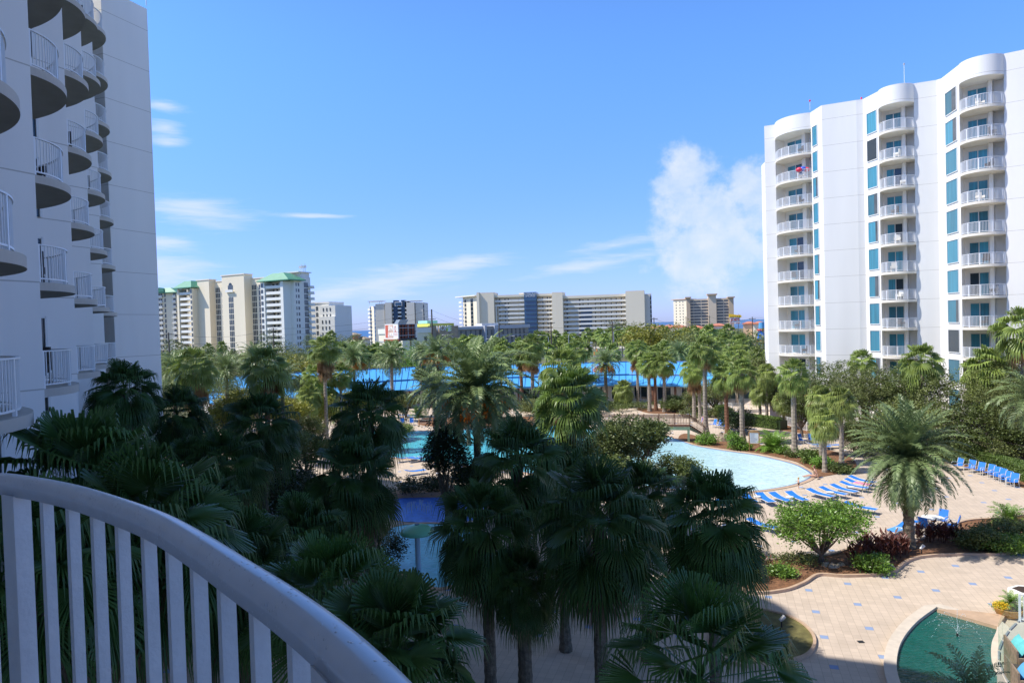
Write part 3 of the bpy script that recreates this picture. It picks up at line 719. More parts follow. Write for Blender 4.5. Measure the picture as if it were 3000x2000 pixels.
def palm_trunk(h, r0, r1, seed, rings=26, flare=1.35, lean=.03, boots=0.0):
    rnd = random.Random(seed); pts = []; rs = []
    n = max(8, int(rings)); ph = rnd.uniform(0, 6)
    for i in range(n+1):
        f = i/n; x = lean*h*(math.sin(f*2.2+ph) - math.sin(ph)) * (1-f)   # ends exactly under the crown
        r = r0*(flare - (flare-1)*min(1, f*6)) * (1-f) + r1*f
        r *= 1 + (.06 if i % 2 else -.03) + (rnd.uniform(-boots, boots))
        pts.append((x, 0, -h + h*f)); rs.append(r)
    mb = MB(); mb.tube(pts, rs, 9); return mb
PROTO = {}
def proto(key, mbs):   # list of (partname, meshdata maker, material)
    PROTO[key] = mbs
def mesh_of(name, mb, mtl):
    me = bpy.data.meshes.new(name); me.from_pydata(mb.v, [], mb.f); me.materials.append(M[mtl] if isinstance(mtl, str) else mtl); me.update(); return me
def fruits(seed, n=11, r=1.55, zz=-.15):
    rnd = random.Random(seed); mb = MB()
    for i in range(n):
        a = rnd.uniform(0, 6.28); q = Vector((math.cos(a)*r*rnd.uniform(.35, 1), math.sin(a)*r*rnd.uniform(.35, 1), zz - rnd.uniform(0, .5)))
        mb.tube([(0, 0, .1), tuple(q*.5 + Vector((0, 0, .35))), tuple(q + Vector((0, 0, .15)))], .018, 4)
        for k in range(46):
            s_ = Vector((rnd.gauss(0, .2), rnd.gauss(0, .2), rnd.uniform(-.55, .05))); c_v = q + s_
            x = .055
            mb.add([c_v + Vector(v)*x for v in ((1,0,0),(-1,0,0),(0,1,0),(0,-1,0),(0,0,1.6),(0,0,-1.6))], [(0,2,4),(2,1,4),(1,3,4),(3,0,4),(2,0,5),(1,2,5),(3,1,5),(0,3,5)])
            if k % 3 == 0: mb.quad(q + Vector((0, 0, .15)), q + Vector((.012, 0, .15)), c_v + Vector((.012, 0, 0)), c_v)
    return mb
CR = {}
for i in range(3):
    CR['fanS%d' % i] = mesh_of('crown', fan_crown(10+i, 30, 1.15, 1.05, 18, -.8, 1.4, .35, .8, .45, 2.0), 'fan')               # sunlit, radius about 1.9
    CR['fanD%d' % i] = mesh_of('crown', fan_crown(20+i, 36, 1.2, 1.15, 44, -.9, 1.45, .40, .9, .34, 2.25), 'fanshade')
    CR['skirt%d' % i] = mesh_of('dead_fronds', skirt(30+i), 'dead')
    CR['skirtD%d' % i] = mesh_of('dead_fronds', skirt(40+i, 24, .9, 1.0, 16, 1.4), 'deadshade')
    CR['skirtL%d' % i] = mesh_of('dead_fronds', skirt(50+i, 40, .9, .9, 12, 3.2), 'dead')
for i in range(2):
    CR['sab%d' % i] = mesh_of('crown', fan_crown(60+i, 40, .75, .85, 18, -.9, 1.5, .55, .9, .4, 1.9, .9), 'sabal')
    CR['seed%d' % i] = mesh_of('flower_stalks', feather_crown(70+i, 9, 1.35, -.5, .5, 1.2, 16, .03, .7, .2, .8), 'seed')
    CR['date%d' % i] = mesh_of('crown', feather_crown(80+i, 64, 3.0, -.8, 1.42, 1.35, 28, .04), 'date')
    CR['fru%d' % i] = mesh_of('fruit_clusters', fruits(90+i), 'fruit')
    CR['far%d' % i] = mesh_of('crown', fan_crown(100+i, 20, .9, 1.0, 9), 'fan')
CR['sylv'] = mesh_of('crown', feather_crown(110, 150, 3.25, -1.2, 1.5, 1.05, 60, .026, .46, .35, .25), 'sylv')
CR['blue'] = mesh_of('crown', fan_crown(120, 30, .7, .8, 16), 'bluep')
CR['sap'] = mesh_of('crown', fan_crown(130, 22, 1.0, .9, 16, .0, 1.5), 'fan')
CR['bigdate'] = mesh_of('crown', feather_crown(140, 95, 3.3, -.95, 1.45, 1.3, 48, .034, .5, .45, .3), 'date')
CR['nearfan'] = mesh_of('crown', fan_crown(150, 26, 1.25, 1.45, 40, -.35, 1.45, .30, .6, .5, 2.2), 'fanshade')
M['fannear'] = leafmat('fresh_green_palm_leaf', (.06, .135, .025), .34, spec=.5)
CR['nearup'] = mesh_of('crown', fan_crown(170, 24, 1.4, 1.45, 40, .0, 1.45, .22, .9, .32, 1.5), 'fannear')
M['fanmid'] = leafmat('mid_green_palm_leaf', (.14, .22, .045), .4)
CR['fanmid'] = mesh_of('crown', fan_crown(180, 36, 1.15, 1.15, 34, -.7, 1.45, .25, .6, .45, 2.3), 'fanmid')
CR['areca'] = mesh_of('crown', feather_crown(160, 40, 2.2, .1, 1.4, 1.1, 22, .05, .75, .3, .3), 'bright')
def add_part(parent, mesh, name, loc=(0, 0, 0), rz=0, sc=1.0):
    o = bpy.data.objects.new(name, mesh); C.objects.link(o); o.parent = parent; o.location = loc; o.rotation_euler = (0, 0, rz)
    o.scale = (sc, sc, sc) if not isinstance(sc, tuple) else sc; return o
PN = 0
def palm(kind, px, py, Y, R_, label, group=None, trunk='trunkp', tr=.20, skirtk=None, name=None, ground=0.0, fruit=False, flare=1.4, skmat=None, boots=.0, extra=None, sz=1.0, leafm=None):
    """crown centre at photo pixel px,py and depth Y; R_ = crown radius in metres; the trunk stands on the ground below"""
    global PN; PN += 1
    c = at(px, py, Y); rnd = random.Random(PN*17+3)
    nm = name or {'fan': 'fan_palm', 'sab': 'cabbage_palm', 'date': 'date_palm', 'big': 'date_palm', 'sylv': 'date_palm', 'blue': 'blue_palm', 'near': 'fan_palm', 'far': 'fan_palm'}.get(kind[:4].rstrip('SD0123'), 'palm')
    o = thing(nm, label, 'palm tree', (c.x, c.y, ground), group)
    h = c.z - ground
    if kind == 'fanS': mk, base = 'fanS%d' % rnd.randrange(3), 1.85
    elif kind == 'fanD': mk, base = 'fanD%d' % rnd.randrange(3), 2.05
    elif kind == 'sab': mk, base = 'sab%d' % rnd.randrange(2), 1.45
    elif kind == 'date': mk, base = 'date%d' % rnd.randrange(2), 2.9
    elif kind == 'far': mk, base = 'far%d' % rnd.randrange(2), 1.7
    elif kind == 'sap': mk, base = 'sap', 1.8
    else: mk, base = kind, {'sylv': 3.2, 'blue': 1.4, 'bigdate': 3.2, 'nearfan': 2.5, 'nearup': 2.5, 'fanmid': 2.0, 'areca': 2.1}[kind]
    s = R_/base; rz = rnd.uniform(0, 6.28)
    co = add_part(o, CR[mk], 'crown', (0, 0, h), rz, (s, s, s*sz))
    if skirtk: add_part(o, CR['%s%d' % (skirtk, rnd.randrange(3))], 'dead_fronds', (0, 0, h), rz, s)
    if fruit: add_part(o, CR['fru%d' % rnd.randrange(2)], 'fruit_clusters', (0, 0, h), rz, s*1.0)
    if extra: add_part(o, CR[extra], 'flower_stalks', (0, 0, h), rz, s)
    if h > .5:
        mb = palm_trunk(h, tr, tr*.8, PN, h*6 if Y < 120 else 8, flare, .02, boots)
        t_ = mesh_of('trunk', mb, trunk); add_part(o, t_, 'trunk', (0, 0, h), rz)
    return o
# ---------------- broadleaf crowns ----------------
def leaf_crown(seed, blobs, nleaf, size, rnd=None, flat_=.0, shell=.55):
    """blobs: (x,y,z,rx,ry,rz); leaf quads in twig clusters near the blob shells"""
    rnd = random.Random(seed); mb = MB(); tot = sum(b_[3]*b_[4] + b_[3]*b_[5] for b_ in blobs)
    for b_ in blobs:
        n = int(nleaf*(b_[3]*b_[4] + b_[3]*b_[5])/tot); ncl = max(3, n//14)
        for c_i in range(ncl):
            v = Vector((rnd.gauss(0, 1), rnd.gauss(0, 1), rnd.gauss(0, 1))).normalized()*(shell + (1.06-shell)*rnd.random()**.6)
            q = Vector((b_[0]+v.x*b_[3], b_[1]+v.y*b_[4], b_[2]+v.z*b_[5])); cs = size*rnd.uniform(1.2, 2.6)
            for k in range(14):
                p = q + Vector((rnd.gauss(0, cs), rnd.gauss(0, cs), rnd.gauss(0, cs*.6)))
                a = Vector((rnd.gauss(0, 1), rnd.gauss(0, 1), rnd.gauss(.1, .55))).normalized(); b2 = a.cross(Vector((rnd.gauss(0, 1), rnd.gauss(0, 1), rnd.gauss(0, 1)))).normalized()
                s_ = size*rnd.uniform(.6, 1.2); mb.add([p - a*s_, p + b2*s_*.42, p + a*s_, p - b2*s_*.42], [(0, 1, 2, 3)])
    return mb
def rblobs(seed, rx, ry, rz, n=9, br=.42):
    rnd = random.Random(seed); out = [(0, 0, 0, rx*.72, ry*.72, rz*.72)]
    for i in range(n):
        a = i*2.4 + rnd.uniform(-.5, .5); u_ = rnd.uniform(-.55, .9); c_ = math.sqrt(max(0, 1-u_*u_)); k = 1 - br*.95
        out.append((rx*k*c_*math.cos(a), ry*k*c_*math.sin(a), rz*k*u_, rx*br*rnd.uniform(.75, 1.1), ry*br*rnd.uniform(.75, 1.1), rz*br*rnd.uniform(.75, 1.1)))
    return out
def tree_trunk(h, r, blobs, seed, fork=.3):
    rnd = random.Random(seed); mb = MB(); top = Vector((rnd.uniform(-.1, .1), rnd.uniform(-.1, .1), -h*(1-fork)))
    mb.tube([(0, 0, -h), tuple(Vector((0, 0, -h)).lerp(top, .6) + Vector((r*.3, 0, 0))), tuple(top)], [r*1.5, r, r*.85], 8)
    for b_ in blobs:
        e_ = Vector(b_[:3]); m_ = top.lerp(e_, .5) + Vector((rnd.uniform(-.1, .1)*h*.3, rnd.uniform(-.1, .1)*h*.3, -.05*h))
        mb.tube([tuple(top - Vector((0, 0, r))), tuple(m_), tuple(e_)], [r*.6, r*.33, r*.1], 6)
        for k in range(3):
            q = e_ + Vector((rnd.gauss(0, b_[3]*.6), rnd.gauss(0, b_[4]*.6), rnd.gauss(0, b_[5]*.5))); mb.tube([tuple(m_.lerp(e_, .5)), tuple(q)], [r*.16, r*.05], 4, False)
    return mb
TC = {}
def tree(px, py, Y, rx, rz, label, mtl='oak', nleaf=9000, size=.11, name='broadleaf_tree', cat='tree', ry=None, seed=None, ground=0, group=None, r=.16, nb=10, key=None, shell=.55):
    global PN; PN += 1; seed = seed or PN; c = at(px, py, Y); ry = ry or rx*.9
    o = thing(name, label, cat, (c.x, c.y, ground), group); h = c.z - ground
    k_ = key and (key, mtl)
    if k_ and k_ in TC: cm_, bl, kr = TC[k_]; s = (rx/kr[0], ry/kr[1], rz/kr[2])
    else:
        bl = rblobs(seed, rx, ry, rz, nb); cm_ = mesh_of('crown', leaf_crown(seed, bl, nleaf, size, shell=shell), mtl); s = (1, 1, 1)
        if k_: TC[k_] = (cm_, bl, (rx, ry, rz))
    rzr = random.Random(PN).uniform(0, 6.28) if k_ else 0
    add_part(o, cm_, 'crown', (0, 0, h), rzr, s)
    if h > rz*.8 and not (k_ and Y > 150):
        b2 = [(b_[0]*s[0], b_[1]*s[1], b_[2]*s[2], *b_[3:]) for b_ in bl]
        add_part(o, mesh_of('trunk', tree_trunk(h, r, b2, seed), 'bark'), 'trunk', (0, 0, h), rzr)
    elif h > rz*.8:
        mb = MB(); mb.tube([(0, 0, -h), (0, 0, 0)], [r*1.3, r*.6], 6); add_part(o, mesh_of('trunk', mb, 'bark'), 'trunk', (0, 0, h))
    return o
def shrub(px, py, rx, rz, label, mtl='hedge', nleaf=2500, size=.07, name='shrub', cat='shrub', ry=None, Y=None, z=0, nb=6, shell=.5):
    """a bush standing on the ground at the photo pixel of its foot"""
    global PN; PN += 1
    c = g(px, py) if Y is None else at(px, py, Y)
    bl = [b_ for b_ in rblobs(PN, rx, ry or rx*.85, rz, nb)]
    bl = [(b_[0], b_[1], max(b_[5]*.7, b_[2] + rz*.8), *b_[3:]) for b_ in bl]
    o = thing(name, label, cat, (c.x, c.y, z))
    add_part(o, mesh_of('foliage', leaf_crown(PN, bl, nleaf, size, shell=shell), mtl), 'foliage')
    rnd = random.Random(PN); mb = MB()
    for i in range(5): a = rnd.uniform(0, 6.28); mb.tube([(0, 0, -.02), (math.cos(a)*rx*.3, math.sin(a)*rx*.3, rz*.6), (math.cos(a)*rx*.6, math.sin(a)*rx*.6, rz*1.3)], [.03, .02, .01], 5)
    add_part(o, mesh_of('stem', mb, 'bark'), 'stem'); return o
D = 1.2755      # the lists below were read off a 2352 pixel wide view of the photograph
# ---- shaded foreground fan palms ----
def P(kind, x, y, Y, R_, label, **k): return palm(kind, x*D, y*D, Y, R_, label, **k)
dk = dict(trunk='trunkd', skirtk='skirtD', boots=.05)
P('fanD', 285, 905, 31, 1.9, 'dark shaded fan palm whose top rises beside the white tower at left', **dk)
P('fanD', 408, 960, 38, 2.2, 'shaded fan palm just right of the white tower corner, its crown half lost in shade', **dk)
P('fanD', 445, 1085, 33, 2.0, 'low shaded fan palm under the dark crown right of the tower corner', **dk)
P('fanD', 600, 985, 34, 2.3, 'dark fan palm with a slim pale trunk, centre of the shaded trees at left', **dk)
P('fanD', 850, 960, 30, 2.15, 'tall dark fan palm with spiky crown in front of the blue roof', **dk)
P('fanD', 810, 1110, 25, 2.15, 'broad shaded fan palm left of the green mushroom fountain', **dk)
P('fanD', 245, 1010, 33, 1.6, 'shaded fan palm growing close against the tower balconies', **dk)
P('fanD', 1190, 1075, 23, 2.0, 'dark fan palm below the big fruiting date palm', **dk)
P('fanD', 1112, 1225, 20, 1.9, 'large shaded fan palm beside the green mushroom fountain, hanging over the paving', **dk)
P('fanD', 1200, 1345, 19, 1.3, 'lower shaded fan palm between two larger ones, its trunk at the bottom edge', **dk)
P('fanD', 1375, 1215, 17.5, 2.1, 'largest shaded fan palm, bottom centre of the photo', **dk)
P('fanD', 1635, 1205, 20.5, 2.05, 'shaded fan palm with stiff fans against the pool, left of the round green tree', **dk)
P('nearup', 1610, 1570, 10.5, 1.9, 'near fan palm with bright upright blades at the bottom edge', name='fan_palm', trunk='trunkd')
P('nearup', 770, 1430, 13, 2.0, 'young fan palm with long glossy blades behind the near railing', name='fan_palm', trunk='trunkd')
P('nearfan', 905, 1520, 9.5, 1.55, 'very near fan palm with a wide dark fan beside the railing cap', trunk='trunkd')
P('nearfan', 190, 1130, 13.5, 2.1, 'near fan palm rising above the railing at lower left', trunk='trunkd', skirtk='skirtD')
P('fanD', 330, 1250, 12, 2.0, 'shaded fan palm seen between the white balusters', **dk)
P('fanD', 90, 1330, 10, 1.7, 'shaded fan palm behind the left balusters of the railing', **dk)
P('fanD', 560, 1330, 15, 1.9, 'shaded fan palm behind the middle of the railing cap', **dk)
# ---- middle palms in sunshine ----
P('fanmid', 1310, 925, 36, 2.3, 'bright green fan palm right of the fruiting date palm', name='fan_palm', skirtk='skirt', trunk='trunkred')
P('fanS', 1292, 850, 52, 2.0, 'tall sunlit fan palm whose head stands above the bright one in the centre', skirtk='skirt')
P('bigdate', 1092, 905, 44, 4.6, 'big date palm with bunches of orange fruit in the centre', fruit=True, trunk='trunkd', tr=.26, boots=.08)
P('date', 1000, 905, 62, 3.0, 'yellow green date palm behind the left side of the fruiting one', trunk='trunkd')
P('fanS', 610, 850, 57, 2.35, 'sunlit fan palm with a heavy brown skirt left of the blue roof', skirtk='skirtL', trunk='trunkred', tr=.25)
P('date', 648, 872, 60, 2.3, 'dark drooping date palm just right of the brown skirted palm', trunk='trunkd')
P('fanS', 445, 848, 62, 2.3, 'sunlit fan palm with yellow skirt near the white tower corner', skirtk='skirtL')
P('date', 398, 852, 70, 2.9, 'grey green date palm touching the white tower corner', trunk='trunkd')
P('date', 520, 855, 72, 3.0, 'feathery date palm right of the yellow skirted palm', trunk='trunkd')
P('date', 585, 825, 80, 2.6, 'silvery date palm behind the brown skirted palm at left', trunk='trunkd')
P('fanS', 745, 800, 72, 2.0, 'tall fan palm with the longest brown skirt, left of the billboard', skirtk='skirtL', sz=.8)
P('fanS', 725, 868, 76, 1.8, 'yellowing fan palm under the long brown skirt', skirtk='skirt')
P('date', 812, 828, 84, 3.2, 'date palm with small orange fruit between skirted palm and billboard', fruit=True, trunk='trunkd')
P('fanS', 782, 862, 78, 1.7, 'short fan palm with pale skirt in front of the blue roof', skirtk='skirt')
P('date', 899, 826, 100, 3.6, 'date palm with a slender straight trunk below the billboard', tr=.28)
P('date', 1002, 815, 92, 3.7, 'date palm with orange fruit in front of the hotel', fruit=True, trunk='trunkd', tr=.35, boots=.08)
P('date', 965, 812, 112, 3.0, 'small date palm between billboard and hotel front')
P('fanS', 1098, 830, 108, 2.2, 'leftmost fan palm of the group below the grey hotel wing', skirtk='skirt')
P('fanS', 1150, 822, 104, 2.3, 'fan palm with dark skirt left of the tallest one below the hotel', skirtk='skirt', trunk='trunkred')
P('fanS', 1196, 812, 108, 1.9, 'skirted fan palm on a red brown trunk beside the tallest one', skirtk='skirtL', trunk='trunkred', tr=.28)
P('fanS', 1221, 800, 106, 2.5, 'tallest fan palm below the hotel, with a grey and red trunk', skirtk='skirtL', tr=.3)
P('date', 1072, 850, 75, 2.6, 'date palm top peeping above the fruiting palm', trunk='trunkd')
P('fanS', 1322, 808, 112, 2.2, 'fan palm with brown skirt in front of the right half of the blue roof', skirtk='skirtL')
P('date', 1390, 836, 109, 3.5, 'date palm with orange fruit in front of the blue roof ridge', fruit=True, trunk='trunkd', tr=.30, boots=.05)
P('sab', 1432, 898, 105, 2.1, 'round headed cabbage palm below the blue eave', trunk='trunkd')
P('blue', 1363, 915, 103, 2.3, 'low blue grey palm beside the round headed cabbage palm')
P('fanS', 1462, 806, 105, 2.0, 'slim fan palm standing alone left of the trio of trunks', skirtk='skirtL', tr=.22)
P('fanS', 1490, 838, 99, 2.0, 'left palm of the trio in front of the blue eave', skirtk='skirt', tr=.26)
P('fanS', 1504, 818, 100, 1.9, 'middle palm of the trio in front of the blue eave', skirtk='skirt', trunk='trunkred', tr=.24)
P('fanS', 1524, 834, 98, 2.05, 'right palm of the trio in front of the blue eave', skirtk='skirt', tr=.26)
P('date', 1560, 812, 125, 3.2, 'silvery date palm behind the trio of trunks')
P('fanS', 1592, 846, 88, 2.0, 'left of the pair of palms behind the wooden bridge stairs', skirtk='skirtL', tr=.24)
P('fanS', 1606, 832, 89, 1.8, 'right of the pair of palms behind the wooden bridge stairs', skirtk='skirt', tr=.24)
P('fanS', 1618, 806, 77, 2.0, 'tall fan palm with smooth grey trunk at the foot of the bridge stairs', skirtk='skirt', tr=.26, flare=1.6)
P('fanS', 1668, 866, 76, 1.9, 'palm with red patched trunk right of the bridge stairs', skirtk='skirt', tr=.24, trunk='trunkred')
P('fanS', 1703, 858, 71, 1.85, 'palm with swollen grey base behind the notice board', skirtk='skirt', tr=.27, flare=1.7)
P('fanS', 1700, 795, 120, 2.5, 'tall fan palm far behind, above the others near the right tower', skirtk='skirt')
P('fanS', 1690, 822, 104, 2.4, 'bushy fan palm behind the notice board palms', skirtk='skirt')
P('sab', 1760, 860, 85, 1.7, 'cabbage palm with plain brown trunk against the corner of the right tower')
P('sab', 1745, 898, 86, 1.7, 'dark cabbage palm in front of the round black shrub')
P('fanS', 1822, 862, 63.7, 1.75, 'palm with black and white trunk and grey foot by the pool edge', skirtk='skirt', tr=.27, flare=1.6)
P('sab', 1800, 920, 80, 1.6, 'small cabbage palm beside the curved white balcony fence', extra='seed0')
P('sab', 1885, 920, 60, 1.7, 'left rear cabbage palm of the clump with tan flower stalks', extra='seed0')
P('sab', 1930, 925, 59, 1.75, 'right rear cabbage palm of the clump with tan flower stalks', extra='seed1')
P('sab', 1893, 972, 57, 1.6, 'front cabbage palm of the clump, brown stalks hanging on its trunk', extra='seed1')
P('sylv', 2084, 1062, 37.7, 3.5, 'big feathery date palm with a thick diamond patterned trunk on the mulch bed', trunk='trunkd', tr=.30, boots=.10, flare=1.3, sz=1.1)
P('fanS', 1980, 832, 72, 1.6, 'small fan palm top between the trees before the right tower')
P('fanS', 2116, 835, 64, 2.2, 'sunlit fan palm in front of the lowest middle balcony of the right tower')
P('fanS', 2272, 850, 64, 2.7, 'sunlit fan palm in front of the right hand balconies', skirtk='skirt')
P('fanS', 2350, 765, 60, 2.6, 'fan palm cut by the right edge before the blank tower wall', skirtk='skirt')
P('date', 2372, 925, 50, 3.4, 'silvery date palm cut by the right edge')
# ---- broadleaf trees ----
def TR(x, y, Y, rx, rz, label, **k): return tree(x*D, y*D, Y, rx, rz, label, **k)
TR(1440, 1010, 41, 2.7, 2.0, 'broad dark green tree standing over the middle of the pool', mtl='oak', nleaf=20000, size=.095, nb=14, r=.2)
TR(1555, 1085, 37, 1.5, 1.1, 'small leafy tree at the near edge of the pool, below the broad one', mtl='oak', nleaf=7000, size=.08)
TR(1350, 1110, 37, 1.6, 1.3, 'dark leafy tree in half shade left of the broad pool tree', mtl='oak', nleaf=6000, size=.09)
TR(1882, 1203, 35.7, 2.95, 1.35, 'round bright green tree with forked trunk in the mulch bed', mtl='bright', nleaf=13500, size=.085, nb=16, r=.13, ry=2.2, shell=.6)
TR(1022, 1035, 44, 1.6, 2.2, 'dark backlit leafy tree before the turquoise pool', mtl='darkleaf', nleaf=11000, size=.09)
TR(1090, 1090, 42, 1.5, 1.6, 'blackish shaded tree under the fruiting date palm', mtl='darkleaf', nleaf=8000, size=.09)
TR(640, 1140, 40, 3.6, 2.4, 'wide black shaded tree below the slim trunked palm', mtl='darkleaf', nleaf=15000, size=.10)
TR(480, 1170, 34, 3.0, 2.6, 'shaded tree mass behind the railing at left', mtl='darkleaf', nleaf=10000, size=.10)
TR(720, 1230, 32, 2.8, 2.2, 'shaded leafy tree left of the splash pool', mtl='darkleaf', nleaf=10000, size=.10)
TR(540, 945, 60, 2.4, 2.1, 'yellow green tree between the dark palms at left', mtl='yellowg', nleaf=9000, size=.11)
TR(660, 940, 66, 2.2, 1.6, 'olive green tree under the brown skirted palm', mtl='yellowg', nleaf=6000, size=.11)
TR(700, 985, 68, 2.2, 1.5, 'small green tree behind the yellow slide end', mtl='olive', nleaf=6000, size=.11)
TR(735, 945, 74, 2.0, 2.4, 'light green cabbage palm thicket tree left of the tall dark palm', mtl='yellowg', nleaf=6000, size=.11)
TR(985, 862, 112, 3.2, 2.0, 'dark magnolia in front of the blue roof', mtl='oak', nleaf=7000, size=.16)
TR(1260, 930, 104, 4.4, 3.0, 'reddish dark tree at the break of the blue roof', mtl='darkleaf', nleaf=7000, size=.16)
TR(700, 885, 105, 2.6, 1.8, 'dark round tree in front of the left end of the blue roof', mtl='oak', nleaf=6000, size=.16)
ct = [(1900, 885, 72, 4.2, 3.2, 'leftmost bushy tree before the white tower', 'oak'), (1985, 900, 66, 3.4, 2.6, 'second bushy tree from the left before the white tower', 'olive'),
      (2060, 905, 66, 4.0, 3.4, 'bushy tree behind the top of the big date palm', 'oak'), (2160, 925, 63, 4.2, 3.8, 'large reddish green tree before the window strip of the right tower', 'olive'),
      (2090, 965, 62, 3.6, 2.6, 'bushy tree right behind the big date palm crown', 'olive'), (2245, 985, 60, 3.8, 3.0, 'dense tree above the white fence at right', 'oak'),
      (2330, 935, 59, 3.5, 3.2, 'tree at the right edge behind the silvery palm', 'olive'), (2300, 875, 63, 3.2, 2.4, 'tree top left of the right edge before the tower foot', 'olive'), (1990, 1000, 63, 2.8, 2.4, 'tree left of the big date palm crown', 'olive'),
      (1840, 930, 74, 2.4, 2.2, 'tree at the foot of the right tower corner', 'oak'), (2200, 1030, 60, 2.6, 2.0, 'low tree behind the right side of the big date palm', 'oak'), (2345, 1015, 58, 2.6, 2.0, 'low tree at the right edge above the blue chairs', 'oak')]
for x, y, Y, rx, rz, l, m_ in ct: TR(x, y, Y, rx, rz, l, mtl=m_, nleaf=13000, size=.10, nb=12)
TR(1695, 965, 78, 2.3, 1.9, 'round nearly black shrub tree behind the hedge', mtl='darkleaf', nleaf=8000, size=.10)
TR(1590, 925, 92, 1.5, 2.0, 'small green tree behind the trio of palms', mtl='olive', nleaf=3500, size=.10)
TR(2285, 1045, 58, 2.2, 1.6, 'leafy shrub tree above the row of blue chairs', mtl='olive', nleaf=5000, size=.09)

for x, y, Y, rx, rz, l, m_ in [(505, 985, 62, 3.0, 2.4, 'sunlit green tree filling the gap between the two leftmost dark palms', 'olive'), (700, 1030, 58, 2.6, 1.6, 'dark green tree left of the tall dark palm, lower one', 'oak'), (490, 900, 90, 3.4, 2.6, 'green tree left of the blue roof end', 'olive'), (560, 925, 84, 3.2, 2.2, 'yellow green tree under the blue roof end', 'yellowg'),
        (775, 935, 90, 3.4, 2.4, 'olive tree under the short skirted palms', 'olive'), (840, 922, 100, 2.6, 1.3, 'green shrub tree before the restaurant windows', 'oak'), (640, 1020, 52, 2.4, 1.5, 'olive tree behind the slim trunked dark palm', 'oak'), (1300, 1060, 36, 1.8, 1.6, 'shaded leafy tree under the bright green fan palm', 'oak'), (1180, 1000, 48, 2.0, 1.4, 'dark shrub tree right of the fruiting date palm trunk', 'darkleaf'), (440, 1010, 48, 2.6, 2.0, 'dark tree between the tower corner and the dark palms', 'oak')]:
    TR(x, y, Y, rx, rz, l, mtl=m_, nleaf=8000, size=.11)
P('sab', 745, 905, 78, 2.0, 'sunlit cabbage palm below the long skirted palm', extra='seed0'); P('sab', 708, 915, 72, 1.9, 'cabbage palm with a thin grey trunk left of the tall dark palm')
P('fanD', 470, 1200, 22, 2.0, 'shaded fan palm low behind the railing, left part', **dk); P('fanD', 690, 1260, 21, 2.0, 'shaded fan palm low behind the railing, right part', **dk)
P('fanS', 1655, 838, 96, 1.9, 'fan palm behind the red patched trunk', skirtk='skirt'); P('fanS', 1735, 822, 112, 2.2, 'fan palm behind the board, nearest to the right tower', skirtk='skirt'); P('fanS', 1660, 790, 130, 2.4, 'farther fan palm above the pair behind the bridge', skirtk='skirt')

for x, y, Y, rx, rz, l, m_ in [(905, 985, 80, 2.2, 1.2, 'low green tree right of the tall dark palm', 'olive'), (1235, 932, 98, 3.2, 1.5, 'green tree under the tallest palm below the hotel', 'olive'), (1135, 935, 96, 2.8, 1.5, 'green tree behind the fruiting date palm', 'oak'), (1340, 930, 99, 2.6, 1.3, 'green tree left of the blue grey palm', 'olive'), (1550, 925, 98, 2.4, 1.4, 'green tree between the trio and the pair of palms', 'oak'),
        (1640, 900, 94, 2.8, 2.2, 'green tree behind the smooth grey trunk', 'olive'), (1780, 905, 86, 2.4, 2.4, 'green tree before the foot of the right tower', 'oak'), (1400, 1100, 33, 1.8, 1.2, 'dark leafy tree under the broad pool tree', 'oak'), (1050, 915, 88, 2.6, 1.6, 'green tree left behind the fruiting date palm', 'olive'), (820, 925, 82, 2.4, 1.8, 'light green tree left of the straight slender trunk', 'yellowg'), (930, 920, 96, 2.0, 1.1, 'green shrub tree before the restaurant porch', 'olive')]:
    TR(x, y, Y, rx, rz, l, mtl=m_, nleaf=6500, size=.12)
P('date', 1135, 850, 84, 2.6, 'grey green date palm right above the fruiting date palm', trunk='trunkd')
P('fanD', 1290, 1120, 27, 2.0, 'shaded fan palm right below the big fruiting palm', **dk); P('fanD', 1480, 1150, 26, 1.9, 'shaded fan palm under the broad pool tree', **dk); P('fanD', 520, 1075, 30, 2.1, 'shaded fan palm between the two left dark crowns', **dk)
# ---------------- restaurant with the blue metal roof ----------------
M['blueroof'] = mat('blue_metal_roof', (.085, .38, .78), .42, .06, .15, spec=.4)
M['blueseam'] = mat('shadow_blue_roof_seam', (.02, .11, .36), .4, 0)  # ribs darker than the roof, seam shadows put into the colour
M['wood'] = mat('red_brown_timber', (.17, .075, .045), .7, .2, 6)
M['wallpale'] = mat('pale_siding', (.62, .57, .50), .8, .06, .5)
rs = thing('pool_restaurant', 'long low restaurant with a bright blue standing seam roof behind the pool palms', 'building', (0, 116, 0))
def ridge_pt(px, Y): q = at(px, 955, Y); return Vector((q.x, q.y))
RL = [ridge_pt(590, 108), ridge_pt(900, 116), ridge_pt(1205, 122), ridge_pt(1840, 120), ridge_pt(2086, 113)]
def offs(L_, dist):
    out = []
    for i, p in enumerate(L_):
        d = (L_[min(i+1, len(L_)-1)] - L_[max(i-1, 0)]).normalized(); out.append(p + Vector((d.y, -d.x))*dist)
    return out
ZR, ZB, ZE = 6.1, 4.35, 3.15
front_b, front_e, back_e = offs(RL, 6.0), offs(RL, 10.5), offs(RL, -10.5)
roofm = MB(); 
n = len(RL); 
d_r = (RL[-1]-RL[-2]).normalized(); hipb = front_b[-1] + d_r*2.2; hipe = front_e[-1] + d_r*4.0; hipk = back_e[-1] + d_r*4.0
